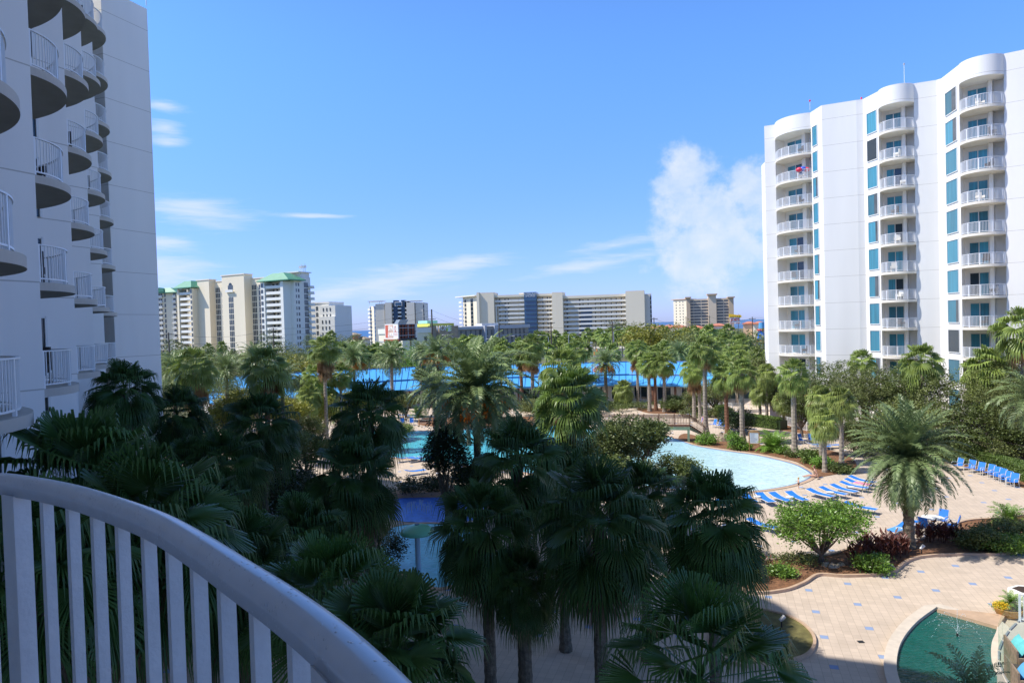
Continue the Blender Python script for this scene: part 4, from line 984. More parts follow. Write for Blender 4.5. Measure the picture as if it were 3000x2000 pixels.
for i in range(n-1):
    fb0, fb1 = front_b[i], front_b[i+1] if i < n-2 else front_b[i+1]
    roofm.quad((*RL[i], ZR), (*fb0, ZB), (*fb1, ZB), (*RL[i+1], ZR)); roofm.quad((*fb0, ZB-.12), (*front_e[i], ZE), (*front_e[i+1], ZE), (*fb1, ZB-.12))
    roofm.quad((*fb0, ZB), (*fb0, ZB-.12), (*fb1, ZB-.12), (*fb1, ZB))
    roofm.quad((*RL[i+1], ZR), (*back_e[i+1], ZE), (*back_e[i], ZE), (*RL[i], ZR))
    roofm.quad((*front_e[i], ZE), (*front_e[i], ZE-.25), (*front_e[i+1], ZE-.25), (*front_e[i+1], ZE))
roofm.add([(*RL[-1], ZR), (*front_b[-1], ZB), (*hipb, ZB), (*hipe, ZE), (*front_e[-1], ZE), (*hipk, ZE), (*back_e[-1], ZE), (*front_b[-1], ZB-.12)], [(0, 1, 2), (7, 4, 3, 2), (0, 2, 3, 5), (0, 5, 6)])
roofm.quad((*front_e[-1], ZE), (*front_e[-1], ZE-.25), (*hipe, ZE-.25), (*hipe, ZE)); roofm.quad((*hipe, ZE), (*hipe, ZE-.25), (*hipk, ZE-.25), (*hipk, ZE))
roofm.add([(*front_e[0], ZE-.25)] + [(*p, ZE-.25) for p in front_e[1:]] + [(*hipe, ZE-.25), (*hipk, ZE-.25)] + [(*p, ZE-.25) for p in back_e[::-1]], [tuple(range(2*n+2))])
rf = roofm.build('roof', 'blueroof', rs)
sm = MB()
for i in range(n-1):
    L_ = (RL[i+1]-RL[i]).length; m_ = int(L_/1.15)
    for k in range(m_):
        f = (k+.5)/m_; a, b_, e_ = RL[i].lerp(RL[i+1], f), front_b[i].lerp(front_b[i+1], f), front_e[i].lerp(front_e[i+1], f); d = (RL[i+1]-RL[i]).normalized()*.028
        for (p, z0, q, z1) in ((a, ZR, b_, ZB), (b_, ZB-.12, e_, ZE)):
            sm.add([(*(p-d), z0), (*(p+d), z0), (*(q+d), z1), (*(q-d), z1), (*(p-d), z0+.08), (*(p+d), z0+.08), (*(q+d), z1+.08), (*(q-d), z1+.08)], [(4, 7, 6, 5), (0, 3, 7, 4), (1, 5, 6, 2), (3, 2, 6, 7)])
for L_, z in ((RL, ZR+.05), (front_b, ZB+.03)):
    sm.tube([(*p, z) for p in L_], .10, 6)
sm.tube([(*RL[-1], ZR+.05), (*hipb, ZB+.03), (*hipe, ZE+.03)], .10, 6)
sm.build('roof_seams', 'blueseam', rf)
wf, wb = offs(RL, 8.3), offs(RL, -8.3)
mb = MB(); mb.prism([v2(p) for p in wf] + [v2(p) for p in wb[::-1]], 0, ZE - .3); mb.build('wall', 'wallpale', rs)
for i in range(n-1):
    L_ = (wf[i+1]-wf[i]).length; m_ = int(L_/3.4); d = (wf[i+1]-wf[i]).normalized(); nn2 = Vector((d.y, -d.x))
    for k in range(m_):
        c = wf[i].lerp(wf[i+1], (k+.5)/m_); q = front_e[i].lerp(front_e[i+1], (k+0.0)/m_ + .001) - nn2*.5
        fm = MB(); fm.obox(c + nn2*.03, d, nn2, 1.15, .05, .5, 2.6); fo = fm.build('window', 'frame', rs)
        gl = MB(); [gl.obox(c + nn2*.07 + d*x, d, nn2, .5, .02, .58, 2.52) for x in (-.56, .56)]; gl.build('pane', 'shadeglass', fo)
        ps = MB(); ps.obox(q, d, nn2, .15, .15, 0, ZE-.22); ps.build('post', 'wood', rs)
# ---------------- far buildings ----------------
class Fac:
    def __init__(s, root, pxa, Ya, pxb, Yb):
        s.root = root; s.A, s.B = hp(pxa, Ya), hp(pxb, Yb); s.d = (s.B-s.A).normalized(); s.L = (s.B-s.A).length
        n_v = Vector((s.d.y, -s.d.x)); s.n = n_v if n_v.dot(-s.A) > 0 else -n_v; s.count = {}; s.over = {}
    def t(s, px):      # distance along the facade for a photo column at eye height
        r_ = hp(px, 100.0).normalized(); den = s.d.x*r_.y - s.d.y*r_.x
        return -(s.A.x*r_.y - s.A.y*r_.x)/den
    def P(s, px): return s.A + s.d*s.t(px)
    def z(s, px, py):
        p = s.P(px); q = at(px + (py-955)*.0287, py, p.y); return q.z
    def blk(s, px0, px1, z0, z1, out, back, name='wall', m='cream', parent=None, extra=0):
        t0, t1 = s.t(px0)-extra, s.t(px1)+extra; c = s.A + s.d*((t0+t1)/2) + s.n*((out-back)/2)
        mb = MB(); mb.obox(c, s.d, s.n, (t1-t0)/2, (out+back)/2, z0, z1); return mb.build(name, m, parent or s.root)
    def win(s, px0, px1, z0, z1, out=.06, m='mutedglass', name='window', dep=.04):
        t0, t1 = s.t(px0), s.t(px1); c = s.A + s.d*((t0+t1)/2) + s.n*out
        k = (name, m); cnt = s.root.get('_c', 0)
        w_ = WC.setdefault((s.root.name, name), [0, MB(), m]); w_[0] += 1
        if w_[0] < 100:
            mb = MB(); mb.obox(c, s.d, s.n, (t1-t0)/2, dep, z0, z1); mb.build(name, m, s.root)
        else: w_[1].obox(c, s.d, s.n, (t1-t0)/2, dep, z0, z1); w_[2] = m
    def balc(s, px0, px1, zf, out, hrail=1.05, m='offwhite', slabm='offwhite', th=.35):
        t0, t1 = s.t(px0), s.t(px1); c = s.A + s.d*((t0+t1)/2) + s.n*(out/2)
        mb = MB(); mb.obox(c, s.d, s.n, (t1-t0)/2, out/2, zf-th, zf)
        mb.obox(s.A + s.d*((t0+t1)/2) + s.n*(out-.08), s.d, s.n, (t1-t0)/2-.02, .05, zf+.001, zf+hrail)
        mb.build('balcony', m, s.root)
WC = {}
def flush_windows(root):
    for (rn, nm), w_ in list(WC.items()):
        if rn == root.name:
            if w_[1].v: o = w_[1].build(nm, w_[2], root); o['kind'] = 'stuff'
            del WC[(rn, nm)]
fl = 2.98
# -- cream tower block with green hip roofs --
b1 = thing('apartment_building', 'cream high rise with two green hip roofs and an arched window at its centre', 'building', (*hp(730, 360), 0))
f = Fac(b1, 556, 384, 862, 345)
lv = [43.0 - 2.98*i - 5.3 for i in range(13)]
ZL, ZRr = f.z(566, 855), f.z(850, 840)
f.blk(556, 862, 0, 41.6, 0, 9.5)                                   # main body
f.blk(600, 634, 0, 42.6, 3.5, 1); f.blk(676, 741, 0, 43.8, 4.5, 1); f.blk(798, 862, 0, 42.2, 2, 1)
f.blk(674, 743, 43.8, 44.3, 4.8, 1, 'cornice'); f.blk(598, 636, 42.6, 43.1, 3.8, 1, 'cornice'); f.blk(634, 676, 41.6, 42.0, .3, 9, 'cornice'); f.blk(741, 798, 41.6, 42.0, .3, 9, 'cornice')
for (a, b_) in ((556, 600), (798, 862)):
    f.blk(a, b_, 0, 38.2, 6, .0) if False else None
f.blk(556, 561, 0, 38.5, 7, -2.02); f.blk(594, 600, 0, 38.5, 7, -2.02); f.blk(800, 811, 0, 38.5, 7, -2.02, m='offwhite'); f.blk(857, 865, 0, 38.5, 7, -2.02, m='offwhite')
def hip(root, cs, z0, z1, inset, m='greenroof', name='roof', over=.8):
    c = sum(cs, Vector((0, 0)))/len(cs); big = [p + (p-c).normalized()*over for p in cs]; sm_ = [c + (p-c)*(1-inset) for p in cs]
    mb = MB(); mb.add([(*p, z0-.4) for p in big] + [(*p, z0) for p in big] + [(*p, z1) for p in sm_], [(0,1,5,4),(1,2,6,5),(2,3,7,6),(3,0,4,7),(4,5,9,8),(5,6,10,9),(6,7,11,10),(7,4,8,11),(8,9,10,11),(3,2,1,0)])
    return mb.build(name, m, root)
for (a, b_) in ((552, 603), (797, 884)):
    P0, P1 = f.P(a), f.P(b_); hip(b1, [P0 + f.n*8, P1 + f.n*8, P1 - f.n*3, P0 - f.n*3], 39.2, 43.0, .62)
for i in range(13):
    z = 38.3 - 2.98*(i+1) + .3
    if z < 1: continue
    for (a, b_, wa) in ((561, 594, (565, 577, 588)), (811, 857, (815, 826, 838, 850))):
        f.balc(a, b_, z, 6.6)
        for q in wa: f.win(q-2.3, q+3.2, z+.1, z+2.3, 2.1 if a > 700 else .08)
    f.win(595.5, 599, z+.5, z+2.3, 7.08); f.win(801, 807, z+.5, z+2.3, 7.08)
    for a, b_ in ((637, 640), (641.5, 644.5), (646, 649), (655, 659), (675, 676.5)): 
        if a < 670: f.win(a, b_, z+.2, z+2.7)
    for a, b_ in ((743.5, 746.5), (748, 751), (752.5, 756), (763, 767), (785, 789)): f.win(a, b_, z+.2, z+2.7)
    if i > 1:
        for a, b_ in ((695, 698), (699.5, 703), (704.5, 708)): f.win(a, b_, z+.2, z+2.7, 4.58)
f.win(694, 708, 35.6, 38.6, 4.6); 
mb = MB(); c = f.P(701) + f.n*4.62; ar_ = [c + f.d*(math.cos(math.pi*k/10)*1.25) for k in range(11)]
mb.add([(*ar_[k], 38.7 + math.sin(math.pi*k/10)*1.3) for k in range(11)], [tuple(range(11))]); mb.build('arch_window', 'shadeglass', b1)
f.balc(690, 712, 35.3, 5.6)
# shaded side of the same building facing the sea, with balconies
f2 = Fac(b1, 866, 342, 914, 353)
f2.blk(866, 914, 0, 41.0, 0, 10, m='offwhite'); f2.blk(890, 914, 41, 43.2, -.5, 12, m='offwhite'); f2.blk(878, 916, 43.2, 43.7, .6, 12, 'cornice', m='offwhite')
for i in range(13):
    z = 38.3 - 2.98*(i+1) + .3
    if z < 1: continue
    f2.win(871, 873.5, z+.6, z+2.2); f2.win(877, 881, z+.6, z+2.2)
    for a in (895, 899, 903): f2.win(a, a+3, z+.1, z+2.6)
    c = f2.P(913) + f2.n*.5; mb = MB(); mb.lathe((c.x, c.y, z), [(0, -.3), (1.9, -.3), (1.9, 0), (1.75, 0), (1.75, 1.0), (1.65, 1.0), (1.65, 0)], 12); mb.build('balcony', 'offwhite', b1)
for k in range(4):
    p = f.P(868 + k*5) - f.n*4; mb = MB(); mb.tube([(*p, 43), (*p, 46.5 + (k % 2))], .15, 5); mb.box(p.x-.6, p.x+.6, p.y-.2, p.y+.2, 45.4, 46.6); mb.build('roof_antenna', 'offwhite', b1)
flush_windows(b1)
# -- its left wing behind --
b2 = thing('apartment_building', 'cream apartment block with a green gabled roof beside the white tower corner', 'building', (*hp(510, 390), 0))
f = Fac(b2, 455, 395, 560, 392)
f.blk(440, 532, 0, 38.5, 0, 15, m='cream2'); f.blk(529, 558, 0, 40.5, -3, 12, m='cream2'); f.blk(489, 505, 0, 39.5, -6, 12, m='cream2')
hip(b2, [f.P(440) + f.n*2, f.P(525) + f.n*2, f.P(525) - f.n*8, f.P(440) - f.n*8], 38.0, 40.8, .5)
c = f.P(481); mb = MB(); pr = [(*(c + f.d*(math.cos(math.pi*k/10)*2.6) + f.n*2.6), 38.2 + math.sin(math.pi*k/10)*2.6) for k in range(11)]; pb = [(x - f.n.x*4, y - f.n.y*4, z) for x, y, z in pr]
mb.add(pr + pb, [tuple(range(11))] + [(k, k+11, k+12, k+1) for k in range(10)]); mb.build('arched_gable', 'greenroof', b2)
for i in range(13):
    z = 38.0 - 2.98*(i+1) + .2
    if z < 1: continue
    f.balc(467, 483, z, 1.4); f.balc(511, 521, z, 1.0); f.balc(546, 556, z, -1.6 + .1) if False else None
    for a, b_ in ((460, 462.5), (469, 473), (475, 480), (486, 490), (512, 520)): f.win(a, b_, z+.3, z+2.3)
    f.win(547, 555, z+.2, z+2.4, -2.92)
flush_windows(b2)
# -- white stepped block --
b3 = thing('apartment_building', 'plain white stepped apartment block just left of the strip of sea', 'building', (*hp(950, 372), 0))
f = Fac(b3, 912, 372, 991, 366)
f.blk(912, 966, 0, f.z(940, 885), 0, 14, m='offwhite'); f.blk(944, 989, 0, f.z(970, 895), 1.5, 14, m='offwhite'); f.blk(945, 990, 0, f.z(970, 927), 2.6, 13, m='offwhite')
zt = f.z(930, 885)
f.blk(911, 967, zt-.8, zt, .3, 13.9, 'cornice', m='offwhite')
for i in range(9):
    z = zt - 4.6 - 3.3*i
    if z > 1:
        for a, b_ in ((928, 930.5), (931.5, 934)): f.win(a, b_, z, z+2.2)
        if z < f.z(970, 905): 
            for a in (953, 963, 973): f.win(a, a+3, z-.6, z+1.2, 2.7 if z < f.z(970, 930) else 1.6)
flush_windows(b3)
# -- block with the navy centre --
b4 = thing('apartment_building', 'pale grey beach tower with a navy blue recessed centre and roof canopies', 'building', (*hp(1165, 520), 0))
f = Fac(b4, 1084, 520, 1244, 515)
zz = lambda px, py: f.z(px, py)
zt = zz(1110, 890)
f.blk(1102, 1128, 0, zt, 0, 16, m='greyw'); f.blk(1131, 1150, 0, zz(1140, 886), 1.2, 15, m='greyw'); f.blk(1128, 1131, 0, zt-1, -1.5, 15, m='greyw')
f.blk(1194, 1217, 0, zz(1200, 886), 1.2, 15, m='greyw'); f.blk(1217, 1219, 0, zt-1, -1.5, 15, m='greyw'); f.blk(1219, 1241, 0, zt, 0, 16, m='greyw')
f.blk(1150, 1194, 0, zz(1170, 884), -4.5, 12, m='navy')
f.blk(1154, 1166, 0, zz(1170, 879), -.5, 6, 'pier', m='navy'); f.blk(1177, 1187, 0, zz(1170, 879), -.5, 6, 'pier', m='navy')
f.blk(1159, 1180, zz(1170, 896), zz(1170, 884), .2, 1, 'window_box', m='offwhite'); f.win(1160.5, 1178.5, zz(1170, 894.5), zz(1170, 886), .3, 'bluepanel')
for i in range(13):
    z = zz(1170, 905) - 2.98*i*1.0
    if z > 1:
        for a, b_ in ((1150.5, 1154), (1160, 1180), (1187.5, 1193.5)): 
            t0, t1 = f.t(a), f.t(b_); mb = MB(); mb.obox(f.A + f.d*((t0+t1)/2) - f.n*.9, f.d, f.n, (t1-t0)/2, .12, z-.1, z+1.1); mb.obox(f.A + f.d*((t0+t1)/2) - f.n*2.4, f.d, f.n, (t1-t0)/2, 1.4, z-.35, z-.11); mb.build('balcony', 'offwhite', b4)
        f.win(1128.6, 1130.4, z+.6, z+1.5, -1.4); f.win(1217.3, 1218.8, z+.6, z+1.5, -1.4)
# angled left and right glass ends
fl_ = Fac(b4, 1085, 530, 1102, 520)
fl_.blk(1084, 1102, 0, zt-1.5, 0, 8, m='cream')
for i in range(13):
    z = zt - 4.2 - 2.98*i
    if z > 1: fl_.balc(1084, 1090, z, 1.3); fl_.win(1085.5, 1089.5, z+.2, z+2.5, .1, 'bluepanel'); fl_.win(1098, 1101.7, z-.2, z+2.5, .1, 'bluepanel'); f.win(1241.2, 1244, z, z+2.4, -1, 'bluepanel')
f.blk(1241, 1243.4, 0, zt-1, -1.1, 12, m='offwhite')
for (a, b_, y) in ((1081, 1124, 882), (1190, 1233, 881)):
    z = zz(a, y); f.blk(a, b_, z-.5, z, 1, 9, 'canopy', m='offwhite')
    for q in (a+4, b_-9, b_-3): f.blk(q, q+.9, zt-.01, z-.5, .5, -.1, 'canopy_post', m='offwhite')
flush_windows(b4)
# -- long block with the blue glass strip --
b5 = thing('apartment_building', 'long cream beach block with open corridors and a tall blue glass strip with lettering', 'building', (*hp(1650, 480), 0))
f = Fac(b5, 1400, 488, 1640, 478); g2 = Fac(b5, 1615, 474, 1860, 462)
Z1 = f.z(1400, 868); 
f.blk(1409, 1451, 0, f.z(1430, 857), 2.5, 14, m='cream'); f.blk(1402, 1409.5, 0, f.z(1405, 857), 4, 13, m='cream2')
f.blk(1451, 1620, 0, Z1-1, -3.2, 12, m='cream'); f.blk(1451, 1538, Z1-1.4, Z1+.3, 0, 12, 'fascia', m='cream2'); f.blk(1575, 1620, Z1-1.4, Z1+.3, 0, 12, 'fascia', m='cream2'); f.blk(1521, 1540, 0, f.z(1530, 857), -3.0, 8, m='cream2')
f.blk(1538.5, 1575, 0, f.z(1556, 856), 1.6, 9, 'glass_strip', m='bluepanel')
P_ = f.P(1557) + f.n*1.75
M['signwhite'] = mat('white_lettering', (.72, .76, .8), .5, 0)
text('lettering', 'STERLING', 2.0, 'signwhite', b5, (P_.x, P_.y, f.z(1556, 861)), (*f.d, 0) if f.d.x > 0 else (*(-f.d), 0), ext=.05)
text('lettering', 'SHORES', 2.0, 'signwhite', b5, (P_.x, P_.y, f.z(1556, 867)), (*f.d, 0) if f.d.x > 0 else (*(-f.d), 0), ext=.05)
for i in range(10):
    z = Z1 - 4.4 - 3.02*i
    if z < 1: continue
    f.balc(1452, 1537, z, .0 + .1 - .1 + .0 or .05, 1.0, th=.3) if False else None
    for a, b_ in ((1452 if i < 2 else 1462, 1521), (1522, 1538), (1576, 1619)):
        t0, t1 = f.t(a), f.t(b_); mb = MB(); cc_ = f.A + f.d*((t0+t1)/2); mb.obox(cc_ - f.n*1.5, f.d, f.n, (t1-t0)/2, 1.55, z-.32, z); mb.obox(cc_ - f.n*.02, f.d, f.n, (t1-t0)/2, .05, z, z+1.0); mb.build('balcony', 'offwhite', b5)
    t0, t1 = f.t(1540), f.t(1574); mb = MB(); mb.obox(f.A + f.d*((t0+t1)/2) + f.n*2.0, f.d, f.n, (t1-t0)/2, .35, z-.2, z+.9); mb.build('balcony', 'blueglassrail' if 'blueglassrail' in M else 'bluepanel', b5)
    for a in (1462, 1478, 1488, 1525, 1531, 1589, 1603, 1611): f.win(a, a+2.8, z+.05, z+2.2, -3.1, 'shadeglass')
if True:
    cs = f.P(1452); mb = MB(); 
    for z in (20.0,): mb.obox(f.P(1455) - f.n*.5, f.d, f.n, .4, .4, 0, Z1-7); mb.build('column', 'offwhite', b5)
# left angled end
fe = Fac(b5, 1352, 510, 1409, 490)
ze = fe.z(1380, 869)
fe.blk(1358, 1409, 0, ze, 0, 12, m='cream'); fe.blk(1344, 1402, ze, ze+.8, 2.5, 10, 'canopy', m='offwhite')
for i in range(9):
    z = ze - 4.0 - 3.02*i
    if z < 1: continue
    fe.balc(1350, 1358, z, 1.2); fe.win(1363, 1368, z, z+2.2, .1, 'mutedglass'); fe.win(1381, 1388, z-.3, z+2.4, .1, 'shadeglass'); 
# right long section
Z2 = g2.z(1700, 866)
g2.blk(1621, 1652, 0, g2.z(1640, 856), 3.2, 12, m='cream'); g2.blk(1652, 1836, 0, Z2-1, -3.4, 11, m='cream'); g2.blk(1650, 1836, Z2-1.6, Z2+.2, 0, 11, 'fascia', m='cream2')
g2.blk(1835, 1890, 0, g2.z(1860, 852), 4.0, 12, m='cream'); g2.blk(1890, 1906, 0, g2.z(1895, 861), 1.0, 12, m='greyw')
g2.blk(1701, 1734, 0, Z2-8.5, -3.0, 5, 'glass_panel', m='bluepanel')
for i in range(10):
    z = Z2 - 4.6 - 3.02*i
    if z < 1: continue
    t0, t1 = g2.t(1652), g2.t(1835); cc_ = g2.A + g2.d*((t0+t1)/2); mb = MB(); mb.obox(cc_ - g2.n*1.5, g2.d, g2.n, (t1-t0)/2, 1.6, z-.32, z); mb.obox(cc_ + g2.n*.05, g2.d, g2.n, (t1-t0)/2, .05, z, z+1.0); mb.build('balcony', 'offwhite', b5)
    for a in (1659, 1696, 1707, 1722, 1743, 1759, 1774, 1790, 1805, 1820): 
        if not (1698 < a < 1735 and i > 1): g2.win(a, a+(4.5 if a < 1697 else 2.4), z+.05, z+2.2, -3.3, 'shadeglass')
    g2.win(1904, 1910, z, z+2.5, -1, 'shadeglass')
g2.blk(1906, 1910, 0, Z2, -1.1, 10, m='offwhite')
flush_windows(b5)
# -- tan hotel on the right --
M['sandl'] = mat('light_sand_stucco', (.66, .54, .40), .8, .05, .08)
b6 = thing('apartment_building', 'tan beach hotel with dark window bands and flared roof corners', 'building', (*hp(2060, 700), 0))
f = Fac(b6, 2014, 700, 2150, 690); fe = Fac(b6, 1972, 712, 2013, 700)
z6 = f.z(2060, 875)
fe.blk(1974, 2013, 0, fe.z(1990, 878), 0, 20, m='cream'); f.blk(2022, 2136, 0, z6, -1, 18, m='sandl'); fe.blk(1969, 2012, fe.z(1990, 878), fe.z(1990, 876), 1, 20, 'cornice', m='peach')
M['sand'] = mat('sand_stucco', (.52, .40, .28), .8, .05, .08)
for a, b_, y in ((2012, 2023, 870), (2076, 2099, 861), (2136, 2150, 869)):
    zt = f.z(a, y); f.blk(a, b_, 0, zt-1.2, 2, 10, m='sand' if a != 2076 else 'sandl'); f.blk(a-3.5, b_+3.5, zt-1.2, zt, 4, 12, 'cornice', m='sand')
for i in range(9):
    z = z6 - 3.3 - 3.05*i
    for a, b_ in ((2023, 2033), (2034, 2054), (2056, 2075), (2101, 2120), (2122, 2135)): f.win(a, b_, z, z+1.5, -.9, 'mutedglass', 'window_band')
    for a in (1981, 1992, 2001): fe.win(a, a+2.0, z+.2, z+1.5, .1, 'mutedglass')
flush_windows(b6)
# -- low terracotta roofed shops --
for i, (a, b_, y, Y, h, lab) in enumerate([(1938, 1972, 956, 330, 7, 'small shop with terracotta hip roof, leftmost beside the beach hotel'), (1964, 2004, 956, 325, 7, 'second small terracotta roofed shop in front of the beach hotel'), (2014, 2060, 958, 320, 6.5, 'low terracotta roofed shop under the window bands'),
        (2080, 2126, 952, 330, 8, 'larger terracotta roofed shop left of the yellow arrow sign'), (2176, 2212, 946, 340, 9, 'cream shop with terracotta roof right of the yellow arrow sign'), (2205, 2236, 946, 335, 8.5, 'cream shop with terracotta roof next to the right tower'), (2050, 2085, 962, 315, 6, 'low peach shop with flat terracotta eave behind the palms'), (1906, 1934, 958, 335, 7.5, 'peach walled shop with terracotta roof at the foot of the long cream block')]):
    s = thing('shop_building', lab, 'building', (*hp((a+b_)/2, Y), 0)); f = Fac(s, a, Y, b_, Y-2)
    zr = f.z((a+b_)/2, y-4.5); ze = f.z((a+b_)/2, y+1.0)
    f.blk(a+1, b_-1, 0, ze-.4, 0, 12, m='cream' if i % 2 else 'peach'); hip(s, [f.P(a), f.P(b_), f.P(b_) - f.n*12, f.P(a) - f.n*12], ze, zr, .75, 'terracotta', over=.9)
    for k in range(4): q = a + (b_-a)*(k+.7)/4.8; f.win(q, q+(b_-a)*.12, 1, 3.2, .08, 'shadeglass')
    flush_windows(s)
hs = thing('beach_house', 'small yellow beach house with hip roof against the strip of sea', 'house', (*hp(1021, 420), 0)); f = Fac(hs, 1006, 420, 1038, 418)
f.blk(1008, 1037, 0, f.z(1020, 981), 0, 8, m='peach'); f.blk(1028, 1038, 0, f.z(1030, 985), 1, 5, m='terracotta'); hip(hs, [f.P(1006), f.P(1038), f.P(1038) - f.n*8, f.P(1006) - f.n*8], f.z(1020, 981), f.z(1020, 974), .7, 'tan')
for q in (1011, 1019): f.win(q, q+4, f.z(1020, 992), f.z(1020, 985), .08, 'shadeglass')
flush_windows(hs)
hs = thing('beach_house', 'low tan beach house right of the yellow one on the shore', 'house', (*hp(1050, 420), 0)); f = Fac(hs, 1038, 424, 1066, 422)
f.blk(1040, 1065, 0, f.z(1050, 993), 0, 8, m='cream'); hip(hs, [f.P(1037), f.P(1067), f.P(1067) - f.n*8, f.P(1037) - f.n*8], f.z(1050, 993), f.z(1050, 986), .7, 'tan')
# ---------------- hotel behind the palms ----------------
M['stone'] = mat('brown_stone_facing', (.36, .27, .20), .9, .2, .6); M['lime'] = mat('lime_green_panel', (.55, .58, .10), .6, .05, .3); M['greymetal'] = mat('grey_metal_fascia', (.42, .43, .46), .5, .05, .3)
M['greyst'] = mat('taupe_wall', (.30, .27, .235), .9, .12, .4); M['letterw'] = mat('white_sign_letters', (.82, .82, .8), .5, 0); M['letterg'] = mat('green_sign_numeral', (.45, .62, .08), .5, 0)
M['aqua'] = mat('aqua_panel', (.35, .68, .66), .5, .05, .3)
h1 = thing('hotel_building', 'low taupe hotel with a stone sign tower, lime roof box and long wing', 'building', (*hp(1400, 285), 0))
f = Fac(h1, 1180, 262, 1330, 280); fr = Fac(h1, 1330, 280, 1552, 310)
zt = f.z(1240, 960)
f.blk(1178, 1262, 0, zt-2.0, 0, 16, m='cream2'); f.blk(1176, 1263, zt-2.0, zt, .5, 16, 'roof_band', m='offwhite')
f.blk(1275, 1331, 0, f.z(1300, 955), 2.5, 14, m='stone'); f.blk(1262, 1276, 0, f.z(1270, 956), 1.0, 14, m='greyst')
f.blk(1257, 1328, f.z(1290, 955.5), f.z(1290, 947), .5, 12, 'roof_box', m='lime'); f.blk(1266, 1296, f.z(1290, 946), f.z(1290, 938), -3, 9, 'roof_box', m='aqua')
for z in (zt-5.6, zt-9.3):
    for a in (1242, ): f.win(a, a+8, z, z+2.2, .1, 'mutedglass')
fs_ = Fac(h1, 1331, 280, 1346, 268) if False else None
P_ = f.P(1289) + f.n*2.62
text('lettering', 'HOME', 2.9, 'letterw', h1, (P_.x, P_.y, f.z(1289, 962)), (*f.d, 0), ext=.08, sx=.95)
P_ = f.P(1303) + f.n*2.62
lb = MB(); lb.obox(f.P(1303) + f.n*2.53, f.d, f.n, 1.15, .04, f.z(1303, 970), f.z(1303, 956)); lb.build('sign_panel', 'letterg', h1)
text('lettering', '2', 3.6, 'letterw', h1, (P_.x, P_.y, f.z(1303, 963)), (*f.d, 0), ext=.08)
fr.blk(1331, 1412, 0, fr.z(1370, 965), 0, 14, m='greyst'); fr.blk(1330, 1413, fr.z(1370, 965), fr.z(1370, 957), .8, 14, 'roof_band', m='greymetal')
fr.blk(1413, 1440, 0, fr.z(1420, 956), 1.5, 13, m='greyst'); fr.blk(1439, 1448, 0, fr.z(1440, 954), 2.2, 13, m='greymetal'); fr.blk(1411, 1416, 0, fr.z(1412, 954), 2.2, 13, m='greymetal')
fr.blk(1448, 1548, 0, fr.z(1500, 961), 0, 14, m='greyst'); fr.blk(1447, 1549, fr.z(1500, 961), fr.z(1500, 951), .8, 14, 'roof_band', m='greymetal'); fr.blk(1430, 1478, fr.z(1450, 953), fr.z(1450, 946), -4, 8, 'roof_box', m='offwhite')
for z in [fr.z(1400, y) for y in (983, 1003, 1020)]:
    for a in (1334, 1349, 1363, 1377, 1391, 1404): fr.win(a, a+3.6, z, z+2.3, .1, 'mutedglass')
    for a in (1418, 1431): fr.win(a, a+4, z, z+2.3, 1.6, 'mutedglass')
    for a in (1472, 1485, 1497, 1509, 1521, 1533): fr.win(a, a+3.2, z+.3, z+2.6, .1, 'mutedglass')
    fr.blk(1331, 1412, z-.75, z-.45, .06, -.01, 'ledge', m='greymetal'); fr.blk(1449, 1548, z-.45, z-.15, .06, -.01, 'ledge', m='greymetal')
flush_windows(h1)
# ---------------- billboard ----------------
M['brick'] = mat('rust_brown_backing', (.30, .085, .045), .8, .35, .6); M['board'] = mat('billboard_face', (.78, .76, .72), .6, .02, .3); M['boardred'] = mat('billboard_red_print', (.55, .12, .07), .6, .1, 1); M['boardink'] = mat('cream_outline_letters', (.92, .90, .84), .6, 0)
bb = thing('billboard', 'roadside billboard with a white SPIN & WIN face, rusty back and solar panels on top', 'billboard', (*hp(1190, 190), 0))
f = Fac(bb, 1127, 192, 1166, 186); fb = Fac(bb, 1166, 186, 1221, 192)
za, zb = f.z(1145, 992), f.z(1145, 949)
f.blk(1127.5, 1166, za, zb, 0, .3, 'face_panel', m='board'); f.blk(1129, 1137, za+.25, zb-.25, .02, -.005, 'printed_strip', m='boardred'); f.blk(1136, 1152, za+.25, zb-.25, .02, -.005, 'printed_panel', m=mat('pale_print', (.62, .42, .32), .6, .25, 1.5))
for s_, y, sz_ in (('SPIN', 963, 1.75), ('& WIN', 981, 1.75)):
    P_ = f.P(1144.5) + f.n*.05; text('lettering', s_, sz_, 'boardink', bb, (P_.x, P_.y, f.z(1145, y)), (*f.d, 0), ext=.03, sx=.72 if s_ == 'SPIN' else .6, font_off=.02)
mb = MB(); c = f.P(1158) + f.n*.04; zc = f.z(1158, 963)
mb.add([(*(c + f.d*(math.cos(2*math.pi*k/20)*r_)), zc + math.sin(2*math.pi*k/20)*r_*2) for r_ in (.42, .28) for k in range(20)], [(k, (k+1) % 20, 20+(k+1) % 20, 20+k) for k in range(20)]); mb.build('emblem', 'boardred', bb)
for y in (972, 977, 982): f.blk(1154, 1164, f.z(1158, y)-.06, f.z(1158, y)+.06, .03, -.005, 'small_print', m='boardred')
f.blk(1127, 1170, za-.7, za-.15, .4, .2, 'apron', m='brick'); f.blk(1118, 1170, za-.95, za-.72, 1.3, .4, 'catwalk', m='galv')
fb.blk(1168, 1219, fb.z(1190, 992), fb.z(1190, 949), -.3, .5, 'back_panel', m='brick'); fb.blk(1217, 1222, fb.z(1190, 990), fb.z(1190, 949), .1, .6, 'edge_frame', m='offwhite')
for y in (949.5, 960, 971, 982, 991): z = fb.z(1190, y); fb.blk(1167, 1218, z-.07, z+.07, .15, .3, 'beam', m='galv' if y != 971 else 'black')
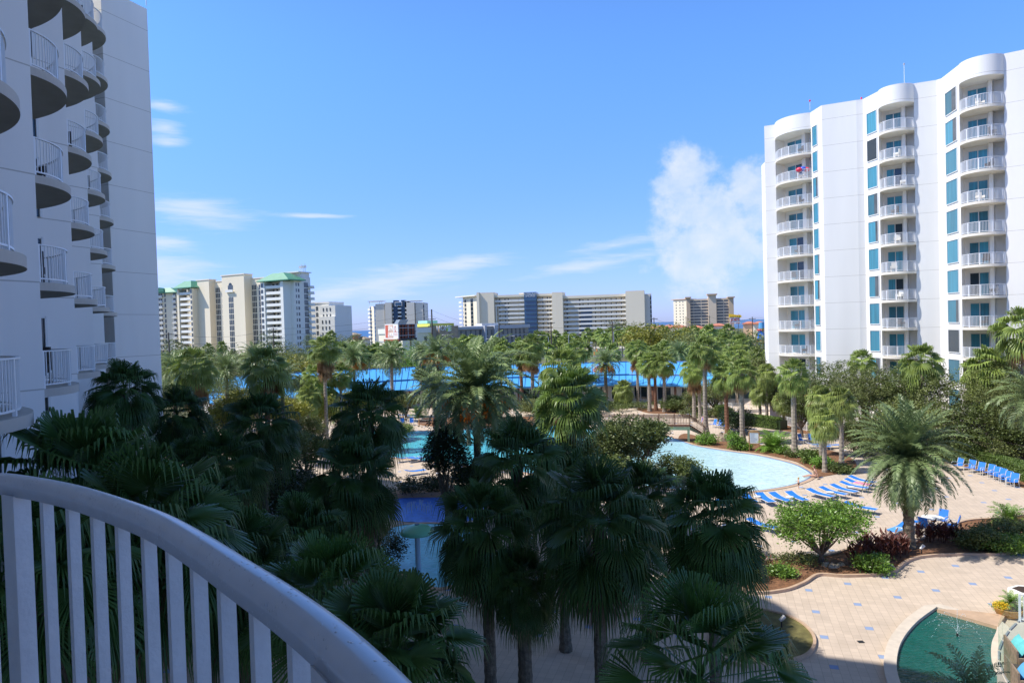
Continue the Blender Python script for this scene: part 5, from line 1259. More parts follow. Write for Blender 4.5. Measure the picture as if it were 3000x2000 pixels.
for q in (1168, 1177, 1186, 1196, 1206, 1216): fb.blk(q, q+1.0, fb.z(1190, 992), fb.z(1190, 949), -.05, .3, 'upright', m='black' if q % 4 else 'galv')
fb.blk(1168, 1216, fb.z(1190, 997), fb.z(1190, 990), .6, .6, 'lower_frame', m='black')
mb = MB(); 
for i, q in enumerate((1155, 1167, 1179)):
    a, b_ = f.P(q) if q < 1166 else fb.P(q), fb.P(q+11) if q > 1160 else f.P(1165.8); z0, z1 = fb.z(1170, 948), fb.z(1170, 936); bk = Vector((.35, 2.0))
    mb.add([(*a, z0), (*b_, z0), (*(b_+bk), z1), (*(a+bk), z1), (*a, z0-.12), (*b_, z0-.12), (*(b_+bk), z1-.12), (*(a+bk), z1-.12)], [(0,1,2,3),(7,6,5,4),(0,4,5,1),(1,5,6,2),(2,6,7,3),(3,7,4,0)])
mb.build('solar_panel', mat('solar_panel_grey', (.22, .25, .26), .25, .1, .6), bb)
for q, Yq in ((1128.5, 189), (1200, 190)):
    p = hp(q, Yq) + Vector((0, 1.2)); mb = MB(); mb.tube([(*p, 0), (*p, za-.5)], .24, 8); mb.build('post', 'pole', bb)
# ---------------- arrow sign ----------------
M['signyellow'] = mat('yellow_sign', (.85, .55, .03), .5, .05, .5); M['signred'] = mat('red_sign_letters', (.5, .10, .06), .5, 0); M['signboard'] = mat('pale_blue_white_board', (.70, .80, .84), .5, .05, .8)
js = thing('road_sign', "pylon sign with a yellow arrow above a white board reading JOE'S", 'sign', (*hp(2155, 230), 0)); f = Fac(js, 2136, 230, 2174, 229)
def zq(y): return f.z(2155, y)
a = f.P(2136); b_ = f.P(2166); e_ = f.P(2174); mb = MB(); fr_ = [(*a, zq(918.5)), (*b_, zq(923.5)), (*(b_+f.d*.2), zq(921)), (*e_, zq(927.5)), (*(b_+f.d*.2), zq(931.5)), (*b_, zq(930)), (*a, zq(929))]
bk = [(x - f.n.x*.4, y - f.n.y*.4, z) for x, y, z in fr_]; fr_ = [(x + f.n.x*.1, y + f.n.y*.1, z) for x, y, z in fr_]
mb.add(fr_ + bk, [tuple(range(7)), tuple(range(13, 6, -1))] + [(k, k+7, (k+1) % 7+7, (k+1) % 7) for k in range(7)]); mb.build('arrow_panel', 'signyellow', js)
for q in (2140.5, 2146.5, 2153, 2159, 2165): c = f.P(q) + f.n*.16; mb = MB(); mb.lathe((c.x, c.y, zq(925.5)), [(0, -.16), (.2, -.1), (.2, .1), (0, .16)], 8); mb.build('bulb', mat('amber_bulb', (.5, .28, .02), .4, 0) if 'amb' not in M else M['amb'], js)
f.blk(2139, 2168, zq(943.5), zq(930.2), 0, .35, 'board', m='signboard'); P_ = f.P(2153.5) + f.n*.05
text('lettering', "JOE'S", 1.35, 'signred', js, (P_.x, P_.y, zq(936.3)), (*f.d, 0), ext=.06, sx=.95, font_off=.03)
f.blk(2137, 2169, zq(948), zq(944.2), .05, .35, 'lower_board', m='board'); 
for q in range(9): f.blk(2139 + q*3.2, 2141 + q*3.2, zq(947.4), zq(944.8), .09, -.055, 'small_print', m='signred') if q != 4 else None
for q in (2143, 2164): p = f.P(q) - f.n*.6; mb = MB(); mb.tube([(*p, 0), (*p, zq(920))], .15, 8); mb.build('post', 'galv', js)
# ---------------- poles, lamps, wires ----------------
def upole(px, ptop, Y, label, arms=(.9,), r=.16, mt='pole', h0=0):
    p = hp(px, Y); f_ = (ptop-955)*.0287; zt = at(px + f_, ptop, p.y).z
    o = thing('utility_pole', label, 'utility pole', (*p, 0)); mb = MB(); mb.tube([(*p, 0), (*p, zt)], [r*1.25, r*.8], 8); mb.build('pole', mt, o)
    for i, a_ in enumerate(arms):
        z = zt*a_; am = MB(); am.box(p.x-1.1, p.x+1.1, p.y-.06, p.y+.06, z-.07, z+.07); ao = am.build('crossarm', mt, o)
        mb = MB(); [mb.lathe((p.x+x, p.y, z+.07), [(.05, 0), (.08, .06), (.05, .12), (.08, .18), (0, .22)], 6) for x in (-1, -.5, .5, 1)]; mb.build('insulators', 'galv', ao)
    return p, zt
P1_ = upole(1266, 906, 205, 'tall dark utility pole in front of the hotel sign tower', (.84, .73), .26)
P2_ = upole(1462, 946, 210, 'utility pole in front of the long hotel wing', (.82,), .2)
P3_ = upole(1614, 942, 190, 'dark leaning utility pole left of the parked cars', (.97,), .2)
P4_ = upole(1794, 942, 200, 'utility pole with crossarms before the long cream block', (.97, .88), .2)
P5_ = upole(1916, 930, 205, 'utility pole at the right end of the long cream block', (.97,), .16)
P6_ = upole(2010, 927, 210, 'thin utility pole before the tan hotel', (), .12); P7_ = upole(2079, 925, 215, 'thin utility pole at the middle of the tan hotel', (), .12); P8_ = upole(2204, 928, 220, 'utility pole beside the terracotta shops at right', (.95,), .16)
PA_ = upole(494, 974, 150, 'grey utility pole in the trees by the white tower corner', (.97,), .18); PB_ = upole(801, 960, 190, 'utility pole before the green roofed high rise', (.97,), .18)
def wire(a, b_, dz, label, sag=1.5, r=.022):
    A_ = Vector((*a[0], a[1]-dz)); B_ = Vector((*b_[0], b_[1]-dz)); n_p = 16
    pts = [A_.lerp(B_, k/n_p) - Vector((0, 0, sag*4*(k/n_p)*(1-k/n_p))) for k in range(n_p+1)]; mid = pts[n_p//2]
    mb = MB(); mb.tube(pts, r, 4); o = mb.build('power_line', 'black', loc=mid); tag(o, label, 'cable', 'power lines between the utility poles')
chain = [PA_, PB_, P1_, P2_, P4_, P5_, P6_, P7_, P8_]; far_r = (hp(2500, 235), P8_[1]+4); far_l = (hp(300, 120), PA_[1]+1)
for a, b_ in zip([far_l] + chain, chain + [far_r]):
    for dz in (.2, 1.9): wire(a, b_, dz, 'thin black power line strung between the roadside utility poles')
def lamp(px, ptop, Y, sd, label, arm=2.2):
    p = hp(px, Y); zt = at(px, ptop, Y).z; o = thing('street_lamp', label, 'street lamp', (*p, 0), None); mb = MB()
    mb.tube([(*p, 0), (*p, zt-.8), (p.x+sd*.5, p.y, zt-.15), (p.x+sd*arm, p.y, zt)], [.13, .09, .07, .05], 8); mb.build('pole', 'galv', o)
    mb = MB(); x = p.x+sd*(arm+.3); mb.lathe((x, p.y, zt), [(0, -.12), (.28, -.08), (.4, .0), (.25, .09), (0, .11)], 8, 1.3, .6); mb.build('lamp_head', 'galv', o)
lamp(1327, 980, 175, -1, 'curved street lamp before the stone sign tower'); lamp(1476, 985, 185, 1, 'curved street lamp right of the middle utility pole'); lamp(1455, 992, 180, -1, 'street lamp left of the middle utility pole')
lamp(1665, 974, 180, 1, 'pale street lamp behind the parked cars'); lamp(1797, 965, 195, 1, 'street lamp beside the crossarm utility pole'); lamp(1004, 1010, 170, 1, 'street lamp behind the long brown skirted palm'); lamp(1606, 981, 186, -1, 'street lamp beside the dark leaning pole')
# traffic signal beam with green street signs
M['signgreen'] = mat('green_street_sign', (.02, .30, .20), .5, 0)
ts = thing('traffic_signal', 'long traffic signal beam with green street signs across the road', 'traffic signal', (*hp(1437, 175), 0)); f = Fac(ts, 1300, 176, 1450, 172); z = f.z(1380, 1010.5)
f.blk(1302, 1452, z-.1, z+.1, .1, .1, 'beam', m='galv'); f.blk(1333, 1348, f.z(1340, 1013), f.z(1340, 1008), .2, -.12, 'street_sign', m='signgreen'); f.blk(1414, 1421, f.z(1417, 1013), f.z(1417, 1007), .2, -.12, 'street_sign', m='signgreen')
for q in (1355, 1374, 1392, 1429, 1440): f.blk(q, q+6, z-.28, z+.28, .35, -.12, 'signal_head', m='black')
P_ = f.P(1451); mb = MB(); mb.tube([(*P_, 0), (*P_, z+.3)], .2, 8); mb.build('pole', 'galv', ts)
ts = thing('traffic_signal', 'second traffic signal beam with one green sign below the billboard', 'traffic signal', (*hp(1060, 175), 0)); f = Fac(ts, 1058, 178, 1160, 175); z = f.z(1100, 1017)
f.blk(1060, 1150, z-.1, z+.1, .1, .1, 'beam', m='galv'); f.blk(1085, 1106, f.z(1095, 1019), f.z(1095, 1014), .2, -.12, 'street_sign', m='signgreen'); P_ = f.P(1060); mb = MB(); mb.tube([(*P_, 0), (*P_, z+.3)], .2, 8); mb.build('pole', 'galv', ts)
for a, lab, m_, y0, y1, Y in ((1731, 'white roadside sign left of the grass verge', 'offwhite', 1006, 1001, 175), (1820, 'blue and white roadside sign on the verge', 'bluepanel', 998, 993, 178)):
    s = thing('road_sign', lab, 'sign', (*hp(a, Y), 0)); f = Fac(s, a-6, Y, a+6, Y); f.blk(a-3.5, a+3.5, f.z(a, y0), f.z(a, y1), .03, .03, 'panel', m=m_); p = f.P(a) - f.n*.1; mb = MB(); mb.tube([(*p, 0), (*p, f.z(a, y1))], .06, 6); mb.build('post', 'galv', s)
# ---------------- far planting ----------------
rnd = random.Random(99)
def fartree(px, py, Y, rx, rz, mt, key, lab, grp): tree(px, py, Y, rx, rz, lab, mt, 3000, .30, seed=5, group=grp, key=key, r=.25, nb=9)
for i in range(46):
    px = 1575 + i*13.2 + rnd.uniform(-5, 5); Y = rnd.uniform(300, 330) if i < 14 else rnd.uniform(200, 300); 
    palm('far', px, 993 - (px-1575)*.02 + rnd.uniform(-12, 12), Y, rnd.uniform(2.9, 3.7), 'small cabbage palm in the row along the far road', 'cabbage palms along the far road', trunk='trunkp', tr=.2)
for i in range(12):
    palm('far', 1560 + i*55 + rnd.uniform(-20, 20), 1028 + rnd.uniform(-10, 8), rnd.uniform(135, 160), rnd.uniform(2.0, 2.8), 'cabbage palm between the road and the blue roof', 'cabbage palms before the far road')
for (px, py, Y, rx, rz, m_, lab) in [(800, 1006, 300, 9, 7.5, 'oak', 'large dark oak before the green roofed high rise'), (850, 1040, 240, 8, 5, 'olive', 'olive tree below the large dark oak'), (500, 1035, 190, 8, 5, 'olive', 'bushy tree right beside the white tower corner'), (560, 1050, 200, 7, 4.5, 'oak', 'bushy tree under the left green roof'),
        (650, 1045, 220, 8, 4.5, 'oak', 'spreading tree at the foot of the cream high rise'), (720, 1055, 210, 7, 4, 'olive', 'low spreading tree left of the dark oak'), (870, 1045, 180, 5, 3.5, 'oak', 'tree at the right foot of the cream high rise'), (920, 1000, 300, 7, 4.5, 'oak', 'dark tree below the white stepped block'), (985, 1015, 240, 9, 5, 'oak', 'spreading dark tree behind the billboard lamp'),
        (1010, 1000, 300, 8, 4, 'olive', 'tree before the yellow beach house'), (1040, 1022, 220, 8, 4, 'olive', 'low wide tree left of the billboard'), (880, 1075, 150, 5, 3.5, 'yellowg', 'light green tree left of the long skirted palm'), (760, 1070, 160, 6, 3.5, 'olive', 'tree in the second row below the high rise'), (480, 1075, 150, 6, 4, 'oak', 'dark tree beside the tower corner, lower row'),
        (1220, 1060, 140, 4, 4, 'bright', 'bright green tree right of the billboard post'), (600, 1075, 150, 6, 3.5, 'olive', 'tree in the second row behind the brown skirted palm'),
        (1905, 990, 175, 9, 4.5, 'yellowg', 'wide yellow green tree, left one behind the palms'), (1965, 985, 178, 8, 4.5, 'yellowg', 'wide yellow green tree, right one behind the palms'), (2010, 1005, 160, 6, 4, 'olive', 'olive tree right of the yellow green trees'), (2180, 1050, 120, 5, 4, 'olive', 'olive tree just left of the right tower'), (2215, 1010, 150, 6, 4.5, 'olive', 'tree against the left edge of the right tower'),
        (2110, 1030, 140, 6, 4.5, 'oak', 'dark green tree behind the tall palms near the right tower'), (1800, 962, 330, 5, 6, 'oak', 'tall dark tree before the long cream block'), (1818, 964, 332, 4.5, 5, 'oak', 'second dark tree before the long cream block'), (1860, 964, 330, 4.5, 5, 'oak', 'dark cone shaped tree before the right end of the long cream block'),
        (2240, 1055, 110, 4, 4, 'olive', 'bushy tree at the foot of the right tower corner'), (1350, 1045, 160, 6, 3, 'olive', 'low tree below the hotel sign tower'), (1420, 1040, 165, 6, 3, 'olive', 'low tree below the hotel wing')]:
    fartree(px, py, Y, rx, rz, m_, 'ft%d' % (len(lab) % 3), lab, None)
for (px, py, Y, lab) in [(610, 1022, 300, 'small fan palm left of the high rise entrance'), (650, 1016, 300, 'small fan palm right of the high rise entrance'), (1358, 1000, 190, 'left small palm before the hotel wing'), (1384, 1000, 190, 'right small palm before the hotel wing'), (970, 985, 300, 'thin palm in front of the white stepped block')]:
    palm('far', px, py, Y, 3.2 if Y > 200 else 2.3, lab, tr=.25)
for i in range(26):
    px = 1010 + i*22 + rnd.uniform(-9, 9); 
    if 1170 < px < 1330: continue
    palm('far', px, 1020 + rnd.uniform(-10, 8) + (12 if px < 1170 else 0), rnd.uniform(140, 175), rnd.uniform(2.0, 2.6), 'small palm in the roadside thicket before the hotel', 'palms in the roadside thicket')
# far coastal tree belts that read as one mass
def belt(seed, px0, px1, Y, h, n, lab, mt, dp=14):
    a, b_ = hp(px0, Y), hp(px1, Y); r_ = random.Random(seed); bl = []
    for i in range(n):
        p = a.lerp(b_, (i+.5)/n); s_ = r_.uniform(.7, 1.2); bl.append((p.x + r_.uniform(-2, 2), p.y + r_.uniform(-dp, dp), h*.45*s_, (b_-a).length/n*.9, 4, h*.5*s_))
    mb = leaf_crown(seed, bl, n*420, .42, shell=.3); o = mb.build('far_trees', mt); o['kind'] = 'stuff'
belt(1, 460, 1130, 300, 4.5, 40, '', 'olive'); belt(2, 1000, 1180, 200, 5, 12, '', 'olive', 10); belt(3, 1600, 2260, 335, 7.5, 46, '', 'olive'); belt(4, 1900, 2260, 150, 6.0, 26, '', 'olive', 8); belt(5, 460, 1010, 135, 5, 34, '', 'olive', 8); belt(6, 1340, 1620, 150, 3.5, 14, '', 'olive', 5)
# ---------------- pool furniture ----------------
M['sling'] = mat('blue_sling_fabric', (.015, .19, .68), .6, .08, 3)
M['framew'] = mat('cream_tube_frame', (.66, .63, .56), .45, 0)
M['tabletop'] = mat('white_table_top', (.78, .77, .74), .4, 0)
def lounger_proto():
    o = thing('sun_lounger', 'x', 'sun lounger', (0, 0, 0)); L, W, h = 1.95, .66, .34
    mb = MB()
    for y in (-W/2, W/2):
        mb.tube([(-L/2-.05, y, h+.20), (-L/2+.55, y, h+.04), (0, y, h), (L/2, y, h)], .022, 6)
    mb.tube([(-L/2-.05, -W/2, h+.20), (-L/2-.05, W/2, h+.20)], .02, 6); mb.tube([(L/2, -W/2, h), (L/2, W/2, h)], .02, 6)
    mb.build('frame', 'framew', o)
    for x, s in ((-.62, -1), (.66, 1)):
        for y in (-W/2, W/2): lg = MB(); lg.tube([(x, y, h), (x + .1*s, y*1.05, 0)], .02, 6); lg.build('leg', 'framew', o)
    mb = MB(); prof_ = [(-L/2-.04, h+.205), (-L/2+.28, h+.12), (-L/2+.56, h+.045), (0, h+.0), (L/2-.02, h+.005)]
    for (x0, z0), (x1, z1) in zip(prof_, prof_[1:]):
        mb.add([(x0, -W/2+.02, z0), (x1, -W/2+.02, z1), (x1, W/2-.02, z1), (x0, W/2-.02, z0), (x0, -W/2+.02, z0-.02), (x1, -W/2+.02, z1-.02), (x1, W/2-.02, z1-.02), (x0, W/2-.02, z0-.02)], [(0,1,2,3),(7,6,5,4),(0,4,5,1),(2,6,7,3)])
    mb.build('sling', 'sling', o); return o
def chair_proto():
    o = thing('patio_chair', 'x', 'chair', (0, 0, 0)); W = .60
    for y in (-W/2, W/2):
        mb = MB(); mb.tube([(.30, y, 0), (.30, y, .30), (.28, y, .60), (.22, y, .64), (-.10, y, .64), (-.26, y, .60)], .022, 6); mb.build('armrest', 'framew', o)
        mb = MB(); mb.tube([(-.34, y, 0), (-.24, y, .38), (-.42, y, .98)], .022, 6); mb.build('side_frame', 'framew', o)
    mb = MB(); mb.add([(.30, -.26, .42), (.30, .26, .42), (-.22, .26, .36), (-.22, -.26, .36), (.30, -.26, .395), (.30, .26, .395), (-.22, .26, .335), (-.22, -.26, .335)], [(0,1,2,3),(7,6,5,4),(0,4,5,1),(1,5,6,2),(3,7,4,0)]); mb.build('seat', 'sling', o)
    mb = MB(); mb.add([(-.22, -.26, .37), (-.22, .26, .37), (-.41, .26, .98), (-.41, -.26, .98), (-.245, -.26, .365), (-.245, .26, .365), (-.435, .26, .975), (-.435, -.26, .975)], [(0,1,2,3),(7,6,5,4),(0,4,5,1),(1,5,6,2),(3,7,4,0),(2,6,7,3)]); mb.build('backrest', 'sling', o); return o
LG, CH = lounger_proto(), chair_proto(); usedL, usedC = [False], [False]
def place(pr, used, x, y, rz, label, group, z=.0):
    if not used[0]: used[0] = True; o = pr; o.location = (x, y, z); o.rotation_euler = (0, 0, rz); o['label'] = label; o['group'] = group; return o
    return dup(pr, (x, y, z), rz, 1.0, label, group)
def c5(x, y): return (2100 + x/2.6133, 1350 + y/2.6133)
GL = 'blue sun loungers on the paved deck'
for (hx, hy, fx, fy, lab) in [(715, 268, 880, 305, 'blue sun lounger, middle of the curved row beyond the round tree'), (805, 252, 985, 290, 'blue sun lounger with a small white table on its near side'), (890, 232, 1065, 270, 'blue sun lounger, second above the one with the white table'), (960, 210, 1150, 240, 'blue sun lounger just left of the big palm fronds'),
        (1030, 193, 1145, 214, 'sun lounger covered with a pink patterned towel'), (1070, 172, 1160, 188, 'farthest blue sun lounger of the curved row'), (565, 292, 670, 332, 'blue sun lounger right of the round white side table'), (440, 300, 545, 338, 'blue sun lounger left of the round white side table'), (335, 303, 415, 345, 'blue sun lounger, third from the left end of the row'), (215, 305, 280, 345, 'blue sun lounger next to the dark palm fans'),
        (60, 300, 20, 345, 'blue sun lounger half hidden by the dark palm fans'), (1045, 380, 1165, 400, 'single blue sun lounger right of the round tree crown'), (770, 440, 640, 450, 'blue sun lounger hidden behind the round tree crown'), (300, 515, 400, 540, 'blue sun lounger at the left foot of the round tree'), (1440, 545, 1350, 575, 'blue sun lounger with a white printed towel beside the thick palm trunk')]:
    a, b_ = g(*c5(hx, hy)), g(*c5(fx, fy)); c = (a+b_)/2; place(LG, usedL, c.x, c.y, math.atan2(b_.y-a.y, b_.x-a.x), lab, GL)
    if 'pink' in lab or 'printed' in lab:
        r_ = math.atan2(b_.y-a.y, b_.x-a.x); mb = MB(); mb.box(-.5, .85, -.30, .30, .36, .375); t_ = mb.build('towel', mat('pink_towel', (.75, .25, .38), .9, .4, 6) if 'pink' in lab else mat('blue_printed_towel', (.10, .35, .75), .9, .2, 3)); t_.location = (c.x, c.y, .0); t_.rotation_euler = (0, 0, r_)
        tag(t_, 'pink patterned towel spread on a sun lounger' if 'pink' in lab else 'blue towel with a white ring print on a lounger by the palm trunk', 'towel')
        if 'printed' in lab: mb = MB(); mb.add([(math.cos(k*.314)*q, math.sin(k*.314)*q*.9, .38) for q in (.2, .13) for k in range(20)], [(k, (k+1) % 20, 20+(k+1) % 20, 20+k) for k in range(20)]); pr_ = mb.build('print', 'tabletop'); pr_.parent = t_
def c6(x, y): return (1950 + x/4.704, 1150 + y/4.704)
def c7(x, y): return (1150 + x/6.273, 1150 + y/6.273)
for (x, y, rz, lab, cf) in [(1010, 562, 0, 'blue sun lounger behind the notice board, left one', c6), (1130, 545, .1, 'blue sun lounger behind the notice board, right one', c6), (2085, 758, 0, 'blue sun lounger left of the cabbage palm trunks', c6), (2150, 787, 0, 'nearer blue sun lounger left of the cabbage palm trunks', c6), (2310, 765, 0, 'blue sun lounger between the cabbage palm trunks', c6),
        (240, 1262, .5, 'blue sun lounger seen through the dark backlit tree, left one', c7), (430, 1268, .5, 'blue sun lounger seen through the dark backlit tree, middle one', c7), (660, 1250, .5, 'blue sun lounger seen through the dark backlit tree, right one', c7), (420, 1505, .5, 'blue sun lounger under the dark backlit tree', c7), (1240, 1430, 1.9, 'blue sun lounger in a gap between the shaded palms', c7), (200, 455, 0, 'blue sun lounger beyond the rope fence of the far pool', c7), (310, 470, 0, 'second blue sun lounger beyond the rope fence', c7), (300, 325, 0, 'blue sun lounger left of the bridge stairs', c6), (380, 340, .1, 'blue sun lounger behind the bridge stairs', c6)]:
    p = g(*cf(x, y)); place(LG, usedL, p.x, p.y, rz, lab, GL)
def c4(x, y): return (2400 + x/3.1367, 950 + y/3.1367)
GC = 'blue sling chairs standing around the deck'
for i, (x, y) in enumerate([(1270, 1335), (1385, 1358), (1470, 1380), (1560, 1402), (1612, 1425), (1662, 1442), (1715, 1468), (1775, 1490)]):
    p = g(*c4(x, y)); w_ = ['farthest, half behind the palm', 'second', 'third', 'fourth', 'fifth', 'sixth', 'seventh', 'nearest, at the right end'][i]
    place(CH, usedC, p.x, p.y, R(188 + (i*37 % 13) - 6 + 10), 'blue sling chair along the right hedge, ' + w_ + ' of the row' if i != 7 else 'blue sling chair at the near end of the row along the right hedge', GC)
tp = g(*c5(1655, 522))
tb = thing('patio_table', 'round white topped table with wooden pedestal beside the thick palm trunk', 'table', (tp.x, tp.y, 0))
mb = MB(); mb.lathe((tp.x, tp.y, .70), [(0, 0), (.60, 0), (.62, .02), (.60, .04), (0, .04)], 28); mb.build('tabletop', 'tabletop', tb)
mb = MB(); mb.lathe((tp.x, tp.y, 0), [(0, 0), (.24, 0), (.24, .05), (.10, .09), (.09, .66), (.14, .70)], 14); mb.build('pedestal', mat('warm_wood', (.42, .22, .10), .7, .15, 5), tb)
for dx, dy, rz, w_ in ((-.85, .45, -30, 'far left'), (-.75, -.55, 35, 'near left'), (.85, .55, 215, 'far right'), (.85, -.5, 150, 'near right')):
    place(CH, usedC, tp.x+dx, tp.y+dy, R(rz), 'blue sling chair on the %s side of the round white table' % w_, GC)
for (x, y, rz, lab, cf) in [(655, 478, 200, 'blue chair nearest the smooth grey palm trunk', c6), (728, 490, 200, 'blue chair, left of the pair before the hedge', c6), (795, 505, 195, 'blue chair, right of the pair before the hedge', c6), (955, 545, 190, 'blue chair between two palm trunks, left one', c6), (1005, 545, 190, 'blue chair between two palm trunks, right one', c6), (1890, 700, 300, 'blue chair in shade left of the clump of cabbage palms', c6), (2010, 700, 250, 'blue chair beside the shaded one near the cabbage palms', c6), (2080, 705, 250, 'blue chair left of the front cabbage palm trunk', c6), (2130, 712, 250, 'blue chair touching the front cabbage palm trunk', c6), (190, 605, 290, 'blue chair on the far deck, left of the rope fence post', c7), (355, 600, 280, 'blue chair on the far deck beside the rope fence post', c7)]:
    p = g(*cf(x, y)); place(CH, usedC, p.x, p.y, R(rz), lab, GC)
q = (2100 + 1238/2.94 - 950, 0)
p = at(1150 + 1238/2.94, 950 + 745/2.94, 100); place(CH, usedC, *g(1150 + 1238/2.94, 950 + 760/2.94)[:2], R(160), 'blue chair beyond the fruiting date palm on the far shore', GC)
for x, y, lab in ((560, 322, 'round white side table between the loungers'), (310, 318, 'small white side table near the dark palm fans'), (870, 285, 'white side table beside the middle loungers'), (1030, 243, 'white side table by the loungers near the big palm')):
    p = g(*c5(x, y)); s = thing('side_table', lab, 'side table', (p.x, p.y, 0)); mb = MB(); mb.lathe((p.x, p.y, .44), [(0, 0), (.25, 0), (.25, .03), (0, .03)], 18); mb.build('tabletop', 'tabletop', s)
    for k in range(3): mb = MB(); mb.tube([(p.x + .08*math.cos(k*2.1), p.y + .08*math.sin(k*2.1), .44), (p.x + .2*math.cos(k*2.1), p.y + .2*math.sin(k*2.1), 0)], .016, 5); mb.build('leg', 'framew', s)
# ---------------- people ----------------
M['skin'] = mat('fair_skin', (.62, .36, .26), .55, .05, 6); M['hair1'] = mat('auburn_hair', (.12, .035, .015), .6, .2, 30); M['hair2'] = mat('blond_hair', (.55, .36, .14), .6, .2, 30); M['blackcloth'] = mat('black_swimwear', (.015, .015, .02), .7, 0); M['pinkshirt'] = mat('pink_shirt', (.55, .18, .28), .8, .1, 5)
M['hairw'] = mat('white_hair', (.75, .73, .70), .8, .1, 10); M['eye'] = mat('dark_eye', (.02, .015, .01), .3, 0)
def skinned(name, parent, V_, E_, R_, mtl, sub=1):
    me = bpy.data.meshes.new(name); me.from_pydata(V_, E_, [])
    o = bpy.data.objects.new(name, me); C.objects.link(o); o.parent = parent; me.materials.append(M[mtl])
    md = o.modifiers.new('skin', 'SKIN')
    lay = me.skin_vertices[0].data
    for i, r in enumerate(R_): lay[i].radius = (r, r); lay[i].use_root = (i == 0)
    md.use_smooth_shade = True; m2 = o.modifiers.new('sub', 'SUBSURF'); m2.levels = sub; m2.render_levels = sub; return o
def person(label, loc, rz, s, pose, hair, wear):
    """pose gives joints in metres for an adult facing +x; s scales"""
    o = thing('person', label, 'person', loc); o.rotation_euler = (0, 0, rz); V_, E_, R_ = [], [], []
    def v(p, r, par=None):
        V_.append(tuple(q*s for q in p)); R_.append(r*s); i = len(V_)-1
        if par is not None: E_.append((par, i))
        return i
    J = pose; pel = v(J['pelvis'], .13); wa = v(J['waist'], .115, pel); ch = v(J['chest'], .135, wa); nk = v(J['neck'], .055, ch); 
    hd = Vector(J['head']); v(tuple(Vector(J['neck']).lerp(hd, .5)), .055, nk)
    for sd in (-1, 1):
        def m(p): return (p[0], p[1]*sd, p[2])
        arm = J['arm' + ('L' if sd > 0 else 'R')] if 'armL' in J else J['arm']
        sh = v(m(arm[0]), .058, ch); el_ = v(m(arm[1]), .042, sh); wr = v(m(arm[2]), .028, el_)
        d = (Vector(arm[2])-Vector(arm[1])).normalized(); pm = v(m(tuple(Vector(arm[2]) + d*.06)), .030, wr)
        for k, (off, ln_) in enumerate(((-.03, .075), (-.01, .088), (.01, .082), (.03, .065))):
            k1 = v(m(tuple(Vector(arm[2]) + d*.10 + Vector((0, off, 0)))), .010, pm); v(m(tuple(Vector(arm[2]) + d*(.10+ln_) + Vector((.01, off*1.2, -.02)))), .008, k1)
        t1 = v(m(tuple(Vector(arm[2]) + d*.04 + Vector((.035, -.01, 0)))), .011, pm)
        leg = J['leg' + ('L' if sd > 0 else 'R')] if 'legL' in J else J['leg']
        hp_ = v(m(leg[0]), .09, pel); kn = v(m(leg[1]), .06, hp_); an = v(m(leg[2]), .038, kn); v(m(leg[3]), .03, an)
    skinned('body', o, V_, E_, R_, 'skin')
    hs_ = J.get('hs', 1.0)*s; c = hd*s; mb = MB(); mb.lathe(tuple(c), [(0, -.12*hs_), (.05*hs_, -.105*hs_), (.075*hs_, -.03*hs_), (.082*hs_, .03*hs_), (.06*hs_, .09*hs_), (0, .115*hs_)], 12, 1.08, .9)
    hd_o = mb.build('head', 'skin', None, smooth=True); hd_o.parent = o
    mb = MB(); mb.lathe((c.x - .015*hs_, c.y, c.z + .012*hs_), [(.07*hs_, -.06*hs_), (.092*hs_, .0), (.092*hs_, .05*hs_), (.066*hs_, .10*hs_), (0, .128*hs_)], 12, 1.05, .98); h_o = mb.build('hair', hair, None, smooth=True); h_o.parent = hd_o
    mb = MB(); 
    for y in (-.03, .03): mb.lathe((c.x + .083*hs_, c.y + y*hs_, c.z - .005*hs_), [(0, -.008*hs_), (.01*hs_, 0), (0, .008*hs_)], 6)
    e_o = mb.build('eyes', 'eye'); e_o.parent = hd_o
    mb = MB(); mb.add([(c.x+.082*hs_, c.y-.012*hs_, c.z-.04*hs_), (c.x+.082*hs_, c.y+.012*hs_, c.z-.04*hs_), (c.x+.078*hs_, c.y, c.z), (c.x+.108*hs_, c.y, c.z-.035*hs_)], [(0,3,2),(3,1,2),(0,1,3)]); n_o = mb.build('nose', 'skin'); n_o.parent = hd_o
    for nm, jl, rr, mt_ in wear:
        W_, WE, WR = [], [], []
        for i, (p, r) in enumerate(zip(jl, rr)): W_.append(tuple(q*s for q in p)); WR.append(r*s); 
        WE = [(i, i+1) for i in range(len(jl)-1)]
        if nm in ('shorts',): WE = [(0, 1), (1, 2), (0, 3), (3, 4)]
        skinned(nm, o, W_, WE, WR, mt_)
    return o
sit = dict(pelvis=(0, 0, .12), waist=(-.03, 0, .32), chest=(-.01, 0, .50), neck=(.03, 0, .68), head=(.06, 0, .80), arm=((0, .18, .58), (-.10, .22, .32), (-.16, .22, .08)), leg=((.05, .10, .12), (.46, .13, .16), (.88, .12, .06), (.98, .13, .10)))
ad = g(2388, 1397, .05); person('adult in black swimsuit with auburn hair sitting on the pool edge, legs in the water', (ad.x, ad.y, .045), R(172), 1.0, sit, 'hair1',
    [('swimsuit', [(0, 0, .12), (-.03, 0, .32), (-.01, 0, .48), (-.01, 0, .56)], [.150, .135, .148, .10], 'blackcloth')])
